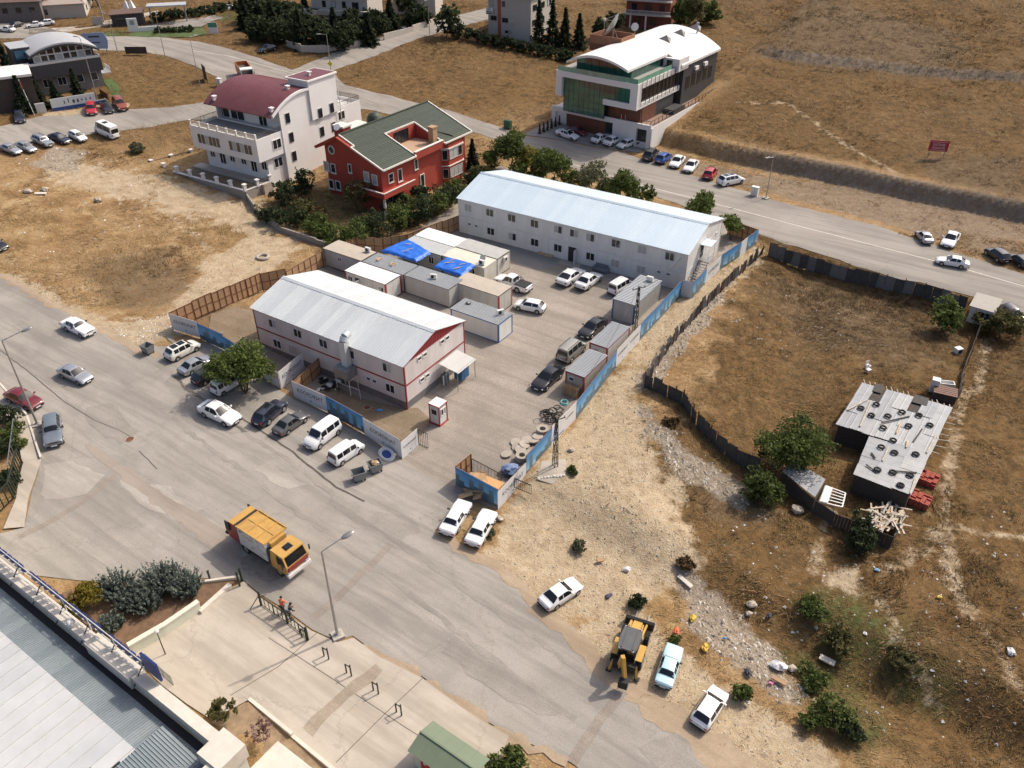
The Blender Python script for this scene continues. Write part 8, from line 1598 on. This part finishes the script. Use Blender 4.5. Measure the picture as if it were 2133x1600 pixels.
def juniper(label, u, v, h, rad, shoots=120, kind='juniper'):
    t = thing('juniper',label,'shrub',P(u,v)+Vector((0,0,.1)),rng.uniform(0,6),'blue-grey junipers in the planter'); C,U,W_,tt = [],[],[],[]
    for s in range(shoots):
        a = nr.uniform(0,6.283); k = nr.uniform(0,1)**.6; b = np.array([math.cos(a)*rad*k*.75,math.sin(a)*rad*k*.75,h*nr.uniform(.1,.55)*(1-.4*k)]); dr = np.array([math.cos(a)*k*.8,math.sin(a)*k*.8,1.0]); dr /= np.linalg.norm(dr); L_ = h*nr.uniform(.28,.5); tone = nr.uniform(-.2,.2)
        for q in range(16):
            f = q/15; C.append(b+dr*L_*f+nr.normal(size=3)*.03); sd_ = unit(nr.normal(size=(1,3)))[0]; e = dr*.8+sd_*.7; e /= np.linalg.norm(e); U.append(e*.16*(1.15-.75*f)); W_.append(np.cross(e,nr.normal(size=3))*.05); tt.append(.25+.55*f+tone)
    link('crown',quads(np.array(C),np.array(U),np.array(W_),np.array(tt),'crown',LM[kind]),t); MB().cyl((0,0,-.2),(0,0,h*.4),.08,.04,6).build('stem',M_BARK,t); return t
def bush(label,u,v,h,rad,kind,leaves=500,leaf=.18,group='bushes',**kw): return tree(label,u,v,h,rad,kind,leaves,leaf,.05,.05,'bush','bush',nb=4,group=group,**kw)
# street and yard trees
tree('feathery green street tree shading the parked cars',512,818,5.6,3.7,'acacia',5200,.19,.34,.11,stems=3,nb=10,clump=.42)
for a in ((1062,356,6.0,3.2,'broad',2600,'large green tree at the upper road behind the long white block'),(1098,362,4.6,2.0,'yellow',1100,'yellowish small tree behind the long white block'),(1152,384,5.2,3.0,'broad',2400,'spreading green tree behind the middle of the long white block'),(1240,408,5.6,2.8,'grey',900,'half bare greyish tree behind the long white block'),(1292,420,4.6,2.4,'broad',1700,'bushy green tree right of the half bare tree'),(1346,430,3.0,1.3,'broad',500,'small sapling behind the ridge of the long white block'),(1456,462,4.4,2.2,'acacia',1700,'lone fresh green tree beside the upper road'),(1522,500,3.2,1.8,'acacia',900,'low green tree behind the gable of the long white block')):
    tree(a[6],a[0],a[1],a[2]*1.12,a[3]*1.2,a[4],int(a[5]*1.5),.24)
for i,(u,v_,h,r_,k) in enumerate(((1030,352,3.4,2.4,'broad'),(1085,372,3.4,2.3,'acacia'),(1122,376,3.2,2.2,'broad'),(1182,392,3.6,2.4,'broad'),(1212,398,3.0,2.0,'olive'),(1262,412,3.4,2.2,'broad'),(1318,426,3.0,1.8,'acacia'))): bush('shrub in the green strip behind the long white block, %s from the left' % ORD[i],u,v_,h,r_,k,1100,.23,group='shrub strip behind the long white block')
conifer('small dark cone tree beside the red house',985,352,5.2,2.0,leaves=1300)
# garden of the red house
G_ = [(565,462,2.2,2.2,'dark'),(600,470,2.4,2.4,'dark'),(632,455,2.8,2.3,'olive'),(655,486,2.4,2.2,'broad'),(690,496,2.2,2.0,'acacia'),(712,510,2.8,2.4,'broad'),(748,512,3.4,2.4,'broad'),(790,500,4.0,2.6,'dark'),(828,484,3.8,2.6,'broad'),(866,466,3.8,2.7,'dark'),(900,450,3.4,2.5,'broad'),(930,434,3.2,2.4,'dark'),(950,410,3.0,2.2,'broad'),(600,420,3.2,2.2,'dark'),(640,398,3.4,2.3,'dark'),(622,436,2.0,1.8,'brown'),(668,462,1.8,1.5,'brown'),(846,440,2.6,2.0,'broad'),(884,424,2.6,2.0,'dark'),(812,452,2.0,1.8,'olive'),(770,478,2.2,2.0,'olive'),(985,384,2.4,2.0,'dark'),(1005,372,2.2,1.8,'olive')]
GN = ('dark bush at the outer wall of the red house garden','dark bush nearest the white house garden corner','olive bush inside the left garden edge','green bush at the garden wall below the brown shrub','bright green bush at the front garden wall','leafy bush left of the ivy mound','round ivy-green mound in the front garden','tall dark bush in the middle of the garden front','big green bush right of the garden middle','big dark bush before the balcony corner','green bush facing the cabin fence','dark bush facing the long white block','green bush at the right end of the garden','dark tall bush beside the white facade','dark tall bush at the left corner of the red house','brown dry shrub in the left garden','reddish dry shrub behind the garden wall','green bush under the red balcony','dark bush under the bay window','olive bush under the balcony column','olive shrub in the inner garden','dark shrub behind the red house bay','olive shrub near the cone tree')
for k,a in enumerate(G_): bush(GN[k],a[0],a[1],a[2]*1.15,a[3]*1.2,a[4],1300,.22,group='bushes around the red house')
tree('thin brownish tree before the red house gable',748,446,6.0,2.6,'olive',1500,.2,.3,.09)
# planter
for u,v,h,r_,lb in ((252,1240,2.6,1.5,'large blue-grey juniper left of the planter middle'),(275,1262,1.9,1.2,'low juniper in front of the planter middle'),(308,1268,1.9,1.2,'juniper nearest the cream planter wall'),(334,1230,2.9,1.5,'tallest juniper at the street side of the planter'),(358,1222,2.4,1.3,'juniper right of the tallest one'),(396,1234,2.2,1.3,'rightmost juniper near the planter tip'),(236,1310,1.5,.9,'small lone juniper close to the roof sign')): juniper(lb,u,v,h,r_,int(70*r_+50))
tree('round golden green topiary tree in the planter',197,1262,2.7,1.15,'gold',1800,.11,.35,.05,clump=.2); tree('second golden bush right behind the roof sign',155,1280,2.2,1.2,'gold',1600,.11,.1,.05,clump=.2)
tree('spiky green shrub on the bare planting strip',470,1500,1.9,1.2,'olive',500,.2,.15,.04,name='bush',cat='bush',nb=8); tree('pinkish twiggy sapling on the planting strip',548,1545,2.2,.9,'pink',420,.1,.4,.03,name='sapling')
# lot trees
tree('dense dark green tree at the left side of the shack',1640,985,5.0,3.7,'broad',5200,.2,.12,.14,nb=11,clump=.5); tree('lower dark tree left of the lean-to roof',1582,1040,3.2,2.2,'broad',1900,.2,.1,.12,nb=7); tree('dark tree growing at the board fence below the shack',1788,1128,2.8,1.9,'dark',1700,.19,.1,.1); tree('loose green tree near the corner of the lot',1962,690,4.2,2.7,'acacia',2000,.22,.2,.1); tree('dark green tree at the white guard hut',2085,702,3.4,2.6,'olive',1500,.22,.2,.1); tree('low olive bush beside the guard hut',2045,690,2.2,1.9,'olive',800,.22,.1,.06,name='bush',cat='bush')
for u,v,h,r_,k,lb in ((1062,1592,1.6,1.3,'broad','dark green bush beside the green roofed kiosk'),(1030,1600,1.2,1.0,'broad','second bush at the kiosk, cut by the bottom edge'),(1735,1505,1.6,1.9,'broad','large dark green bush near the bottom right verge'),(1770,1530,1.2,1.4,'dark','dark bush right of the large verge bush'),(1682,1508,.9,1.0,'broad','small round bush left of the large verge bush'),(1325,1256,.8,1.0,'dark','dark weed bush on the slope above the backhoe'),(1540,1448,.9,1.1,'broad','weed bush on the slope above the white hatchback'),(1402,1340,.6,.6,'broad','small weed bush at the nose of the light blue car'),(1470,470+0,.1,.1,'broad','') ,(290,318,2.0,1.5,'grey','round grey-green shrub alone in the left field'),(1020,1115,.4,.5,'grey','tiny grey shrub on the sand by the hoarding'),(1208,1140,.7,.9,'grey','dry grey shrub on the sand patch'),(1190,985,.6,.6,'broad','small green tuft bush beside the stone edging'),(1745,1335,1.0,1.6,'olive','olive weed clump in the lower lot'),(1700,1280,1.0,1.7,'broad','green weed clump in the lower lot'),(1690,1420,1.0,1.5,'broad','green weed clump beside the white slab'),(1880,1380,.9,1.4,'olive','olive weed clump near the lower trail'),(1400,885,.8,1.0,'brown','brown thorn bush on the rubble slope'),(1430,1180,.7,1.0,'brown','rusty brown bush at the lot edge'),(20,880,2.0,1.6,'dark','dark hedge bush beside the dark red car'),(28,930,1.9,1.5,'broad','green hedge bush behind the left sidewalk'),(5,950,2.2,1.8,'dark','dark hedge bush at the left picture edge'),(36,905,1.6,1.0,'broad','small hedge bush at the left lamp'),(10,1010,1.6,1.6,'dark','dark shrub behind the iron fence'),(1340,305,1.8,1.2,'grey','grey shrub at the flag poles')):
    if lb: bush(lb,u,v,h,r_,k,int(500+450*r_),.14 if v > 700 else .2)
# top edge belts
TB = [(512,62),(536,48),(548,84),(570,66),(585,92),(612,78),(628,100),(655,88),(676,104),(700,92),(722,104),(745,88),(770,94),(560,36),(596,48),(640,56),(735,66),(790,72),(815,60),(870,52),(850,30)]
for i,(u,v) in enumerate(TB):
    lb = 'dark belt tree behind the stepped garden wall, %s from the left' % ORD[i] if i < 13 else 'dark tree in the rear row of the belt, %s from the left' % ORD[i-13]
    if i % 3 == 0: conifer(lb,u,v,rng.uniform(6.5,9),rng.uniform(2.8,3.4),leaves=1500,leaf=.5,group='dark tree belt')
    else: tree(lb,u,v,rng.uniform(4.6,6.6),rng.uniform(3.6,4.6),'dark',1700,.45,.1,.2,group='dark tree belt')
tree('round dark tree at the edge of the upper dry plot',930,78,6.5,3.6,'dark',1500,.4,.15,.18)
for i,(u,v,h,r_) in enumerate(((1122,92,9.5,2.6),(1150,96,10.5,2.8),(1176,98,8.5,2.6),(1205,100,7.5,2.6))): conifer('tall dark conifer beside the pale apartment house, %s from the left' % ORD[i],u,v,h,r_,leaves=1500,leaf=.42,group='conifers by the apartment house')
for i,(u,v,h,r_,k) in enumerate(((1410,62,7,3.5,'broad'),(1440,58,7.5,4.0,'olive'),(1475,52,6,3.5,'broad'),(1395,40,7,3.6,'dark'),(1280,70,5,2.6,'dark'),(1245,84,5,2.6,'dark'))): tree('tree behind the curved white roof, %s in the row' % ORD[i],u,v,h,r_,k,1300,.4,.15,.16,group='trees behind the glass building')
for i in range(13): u = 955+i*19; v = 80+i*4.0; bush('dark hedge plant below the pale apartment house, %s from the left' % ORD[i],u,v,2.6,1.9,'dark',500,.32,group='dark hedge below the apartment house')
for i,(u,v,h,r_,k) in enumerate(((88,226,5.0,2.3,'con'),(122,222,4.6,2.2,'con'),(168,214,6.2,2.4,'con'),(55,235,6.5,2.6,'con'),(25,170,7.5,2.8,'con'),(40,200,7.0,2.6,'con'))): conifer('dark conifer around the charcoal building, %s of six' % ORD[i],u,v,h,r_,leaves=1300,leaf=.34,group='conifers around the charcoal building')
for i in range(9): u = 330+i*22; v = 44-i*3.2; bush('green boundary hedge plant of the far estate, %s from the left' % ORD[i],u,v,2.0,2.4,'dark',420,.35,group='far estate hedge')
for i in range(5): bush('clipped lawn hedge plant of the far estate, %s from the left' % ORD[i],330+i*17,68-i*.6,1.3,1.6,'dark',300,.28,group='far lawn hedge')
for i,(u,v) in enumerate(((150,16),(180,20),(205,14),(20,30),(110,30))): tree('far tree at the top left corner, %s of five' % ORD[i],u,v,6,4,'dark',700,.45,.15,.2,group='far top left trees')
for i in range(7): conifer('slim potted column shrub beside the glass building ramp, %s of seven' % ORD[i],1124+i*8.2,279-i*3.6,1.9,.45,'brown',260,.16,name='column_shrub',group='column shrubs by the ramp')
for i in range(4): bush('tree between the two far villas, %s from the left' % ORD[i],800+i*24,66-i*6,3.2,2.4,'dark',500,.4,group='bushes between the far villas')
# ---------------------------------------------------------------- countless small stuff
BLD = [[V2(rootM(r) @ Vector(p)) for p in q] for r,q in ((wb_,((0,0,0),(35.4,0,0),(35.4,12.9,0),(0,12.9,0))),(rb_,((0,0,0),(22.1,0,0),(22.1,10.5,0),(0,10.5,0))),(wh,((-23,-9.3,0),(0,-9.3,0),(0,19.8,0),(-15,14,0))),(rh,((.5,0,0),(14.8,-1,0),(14.8,21.5,0),(.5,21.5,0))),(md,((0,-1,0),(22.5,-1,0),(22.5,32,0),(0,32,0))))]
KILL = BLD+[WP([(1745,882),(1800,800),(1985,855),(1900,1040),(1778,990)]),WP([(-80,1190),(500,1207),(690,1600),(-80,1700)])]
def scatter(box, n):
    x = nr.uniform(box[0],box[1],n); y = nr.uniform(box[2],box[3],n); keep = np.ones(n,bool)
    for f in FLATS: keep &= poly_sdf(f,x,y) > .15
    for b in KILL: keep &= poly_sdf(b,x,y) > .1
    return x[keep],y[keep]
def gz(x,y):
    md_ = np.full(x.shape,1e9)
    for p_ in FLATS: md_ = np.minimum(md_,poly_sdf(p_,x,y))
    return T(x,y)+sstep(.6,3.0,md_)*((fbm(x*.12,y*.12,11)-.48)*.7+(fbm(x*.9,y*.9,5)-.48)*.28)
def tufts(name, label, boxes, hgt, m, dens_green=False, thr=.42, olive=False):
    Xs,Ys = [],[]
    for b,n in boxes: x,y = scatter(b,n); Xs.append(x); Ys.append(y)
    x = np.concatenate(Xs); y = np.concatenate(Ys); ba = np.maximum(zval(Z_BARE,x,y),zval(Z_RUB,x,y)); gr = zval(Z_GREEN,x,y); cl = fbm(x*.35,y*.35,17)+.5*(fbm(x*.06,y*.06,23)-.5)
    k = ((cl > thr+nr.uniform(-.1,.1,len(x))) & (nr.uniform(0,1,len(x)) > ba*.93)) if not dens_green else ((gr > .3) & (cl > .4))
    if olive: k = (fbm(x*.09,y*.09,77) > .50) & (cl > .42) & (nr.uniform(0,1,len(x)) > ba)
    x,y,cl = x[k],y[k],cl[k]; dist = np.hypot(x,y); z = gz(x,y); nb_ = 6; n = len(x); far = 1+np.clip((dist-85)/110,0,1.6)
    C = np.repeat(np.stack([x,y,z-.02],1),nb_,0)+nr.normal(size=(n*nb_,3))*np.stack([np.repeat(.22*far,nb_)]*2+[np.zeros(n*nb_)],1); a = nr.uniform(0,6.283,n*nb_); H_ = hgt*nr.uniform(.4,1.4,n*nb_)*np.repeat(far*nr.uniform(.6,1.4,n),nb_)
    wind = np.repeat(6.283*fbm(x*.15,y*.15,51),nb_); lx,ly = np.cos(wind)*.55+nr.normal(size=n*nb_)*.5,np.sin(wind)*.55+nr.normal(size=n*nb_)*.5
    U = np.stack([-ly,lx,0*a],1)*(H_*.075)[:,None]; W_ = np.stack([lx*H_*.5,ly*H_*.5,H_*.30*nr.uniform(.4,1.3,n*nb_)],1)
    dk = zval(Z_DARK,x,y); ru = zval(Z_RUST,x,y); hh_ = (x-BK0[0])*bn[0]+(y-BK0[1])*bn[1]; ru = np.maximum(1.1*ru,.8*(hh_ > 3)); ru = np.maximum(ru,.6*sstep(132,165,-.3*x+.95*y))
    tint = np.repeat(.60+1.3*(fbm(x*.13,y*.13,31)-.48)-.25*dk-.36*ru,nb_)+nr.uniform(-.2,.2,n*nb_)
    o = link(name,quads(C,U,W_,tint,name,m,tri=True)); tag(o,label,'grass',kind='stuff'); return n
n1 = tufts('dry_grass','dry golden brown grass over the fields and the lot',[((-75,0,50,150),66000),((8,80,24,112),105000),((30,150,105,260),42000),((-60,40,140,240),26000),((-140,-60,90,300),16000)],.27,M_STRAWM,thr=.36)
n2 = tufts('green_weeds','green weeds in patches of the lot and gardens',[((10,80,24,112),26000),((-60,10,95,160),9000),((-150,-40,180,300),8000)],.32,M_GRASSG,True)
n2 += tufts('olive_weeds','olive and rusty weeds growing through the dry grass of the lot',[((10,80,24,112),36000),((-70,-20,60,140),9000),((30,150,120,240),9000)],.26,leafmat('olive_weed',(.05,.048,.018),(.20,.165,.065),.3),olive=True)
# stones
def stones(name, label, zs, boxes, smin, smax, m, thr=.35):
    Xs,Ys = [],[]
    for b,n in boxes: x,y = scatter(b,n); Xs.append(x); Ys.append(y)
    x = np.concatenate(Xs); y = np.concatenate(Ys); zv = zval(zs,x,y)*(.5+fbm(x*.5,y*.5,41)); k = zv > thr+nr.uniform(-.15,.3,len(x)); x,y = x[k],y[k]; z = gz(x,y); n = len(x)
    s = smin+(smax-smin)*nr.uniform(0,1,n)**3.2; oc = np.array([(1,0,0),(0,1,0),(-1,0,0),(0,-1,0),(0,0,1),(0,0,-1)],float); V_ = oc[None]*nr.uniform(.55,1.2,(n,6,1))*s[:,None,None]*np.array([1,1,.65]); a = nr.uniform(0,6.28,n); ca,sa = np.cos(a)[:,None],np.sin(a)[:,None]
    xx = V_[:,:,0]*ca-V_[:,:,1]*sa; yy = V_[:,:,0]*sa+V_[:,:,1]*ca; co = np.stack([xx+x[:,None],yy+y[:,None],V_[:,:,2]+z[:,None]-s[:,None]*.12],-1); F_ = np.array([(0,1,4),(1,2,4),(2,3,4),(3,0,4),(1,0,5),(2,1,5),(3,2,5),(0,3,5)]); fs = (np.arange(n)[:,None,None]*6+F_[None]).reshape(-1,3)
    me = bpy.data.meshes.new(name); me.from_pydata(co.reshape(-1,3).tolist(),[],fs.tolist()); at = me.attributes.new('tint','FLOAT','POINT'); at.data.foreach_set('value',np.repeat(nr.uniform(0,1,n),6).astype(np.float32)); me.materials.append(m); tag(link(name,me),label,'stones',kind='stuff'); return n
M_STONE = leafmat('loose_stone',(.22,.18,.135),(.56,.49,.395),0.0); M_LITT = leafmat('litter_scraps',(.35,.33,.30),(.82,.81,.79),0.0)
n3 = stones('rubble_stones','loose rubble stones on the bare strips and slopes',Z_RUB,[((5,60,25,110),60000),((-100,-20,55,160),20000)],.05,.36,M_STONE,.33)
n4 = stones('gravel_stones','small pale stones scattered over the bare ground',Z_BARE,[((-2,45,25,112),46000),((-75,-10,55,110),20000)],.04,.16,M_STONE,.3)
zl = [zone([(1340,860),(1420,1000),(1480,1180),(1560,1280),(1700,1460),(1900,1560),(2133,1560),(2133,1000),(1900,1180),(1700,1150),(1600,1030),(1450,930)],3.0),zone([(1480,560),(1760,640),(1850,720),(1650,760),(1500,680)],3),zone([(280,720),(340,700),(400,680),(330,650),(240,690)],1.5),zone([(1500,1310),(1560,1300),(1680,1430),(1640,1450)],1.5),zone([(0,330),(200,300),(500,420),(350,560),(0,520)],5)]
n5 = stones('litter','pale scraps of litter strewn over the waste ground',zl,[((5,75,24,110),5200),((-80,-20,60,150),2200)],.05,.24,M_LITT,.3); n6 = stones('litter_heap','dense litter along the lot edge and round the overflowing skip',zl[2:4],[((5,40,24,60),9000),((-60,-30,65,95),9000)],.05,.22,M_LITT,.25)
print('STUFF',n1,n2,n3,n4,n5,n6)
# a few larger single pieces on the waste ground
M_BOLD = mat('boulder_stone',(.44,.38,.30),.9,var=.2,vs=2,bmp=.5)
for i,(u,v,s,lb) in enumerate(((1565,1262,.35,'pale boulder in the middle of the lower lot'),(1650,1395,.3,'pale boulder beside the litter strip'),(1560,1280,.25,'small boulder left of the dark sack'),(205,420,.5,'broken concrete lump in the left field'),(95,398,.5,'pale stone block in the left field heap, left one'),(60,402,.55,'pale stone block in the left field heap, right one'),(1020,1077,.35,'rough boulder at the hoarding corner'),(1040,1082,.3,'flat boulder right of the hoarding corner'),(1190,940,.3,'lone pale stone pile on the sand'),(1660,1065,.5,'grey boulder at the fence end by the dense tree'))):
    t_ = thing('boulder',lb,'boulder',P(u,v)); MB().ball((0,0,s*.5),s,9,6,(1.2,1,.7),.25).build('rock',M_BOLD,t_)
for i,(u,v,l_,w_,rz,c_,lb) in enumerate(((1427,1214,1.5,.35,-.9,'STN','long pale slab on the rubble bank'),(1722,1378,1.2,.5,-.6,'STN','white slab lying in the brown grass'),(1622,1420,1.1,.35,-.6,'OSB','orange board at the litter strip'),(1555,1465,.5,.2,-.8,'STN','short white block behind the weed bush'),(85,405,1.6,.6,.2,'STN','broken white slab on the left field heap'),(530,300,1.2,.5,.3,'OFW','white sheet in the upper dry plot'),(1250,1170,.6,.3,.3,'OSB','pinkish board on the grey ash patch'))):
    t_ = thing('slab',lb,'slab',P(u,v)+Vector((0,0,.12)),rz); MB().ob((0,0,.05),(l_,w_,.14),0,.1,.06).build('piece',{'STN':M_STN,'OSB':M_OSB,'OFW':M_OFW}[c_],t_)
for u,v,s,c_,lb in ((1408,1316,.28,(.60,.13,.04),'crumpled orange bag above the light blue car'),(1442,1289,.32,(.60,.38,.03),'crumpled yellow sheet on the litter bank'),(1468,1352,.35,(.55,.34,.04),'yellow bag right of the orange bag'),(1510,1330,.14,(.10,.28,.52),'small blue bag in the litter strip'),(1605,1424,.16,(.6,.18,.3),'small pink scrap at the litter strip'),(1603,1283,.22,(.02,.025,.05),'dark sack in the middle of the lower lot'),(1268,1243,.28,(.06,.06,.10),'dark sack on the slope near the white sedan'),(1558,1402,.3,(.03,.03,.03),'black sack at the litter strip'),(1306,1187,.3,(.62,.6,.58),'white sack on the rubble bank'),(1622,1390,.5,(.70,.69,.68),'heap of white plastic at the litter strip'),(1826,1188,.2,(.2,.4,.55),'blue scrap below the shack path'),(790,857,.3,(.10,.25,.5),'blue board lying before the red trimmed block'),(2105,1360,.35,(.6,.6,.58),'white plastic lump near the right edge'),(1956,1245,.2,(.55,.4,.05),'yellow scrap beside the trail')):
    t_ = thing('sack',lb,'litter',P(u,v),rng.uniform(0,3)); MB().ball((0,0,s*.35),s,9,6,(1.2,.8,.55),.35).build('bag',mat('bag_%d%d%d' % tuple(int(x*99) for x in c_),c_,.6,var=.15,vs=4),t_)
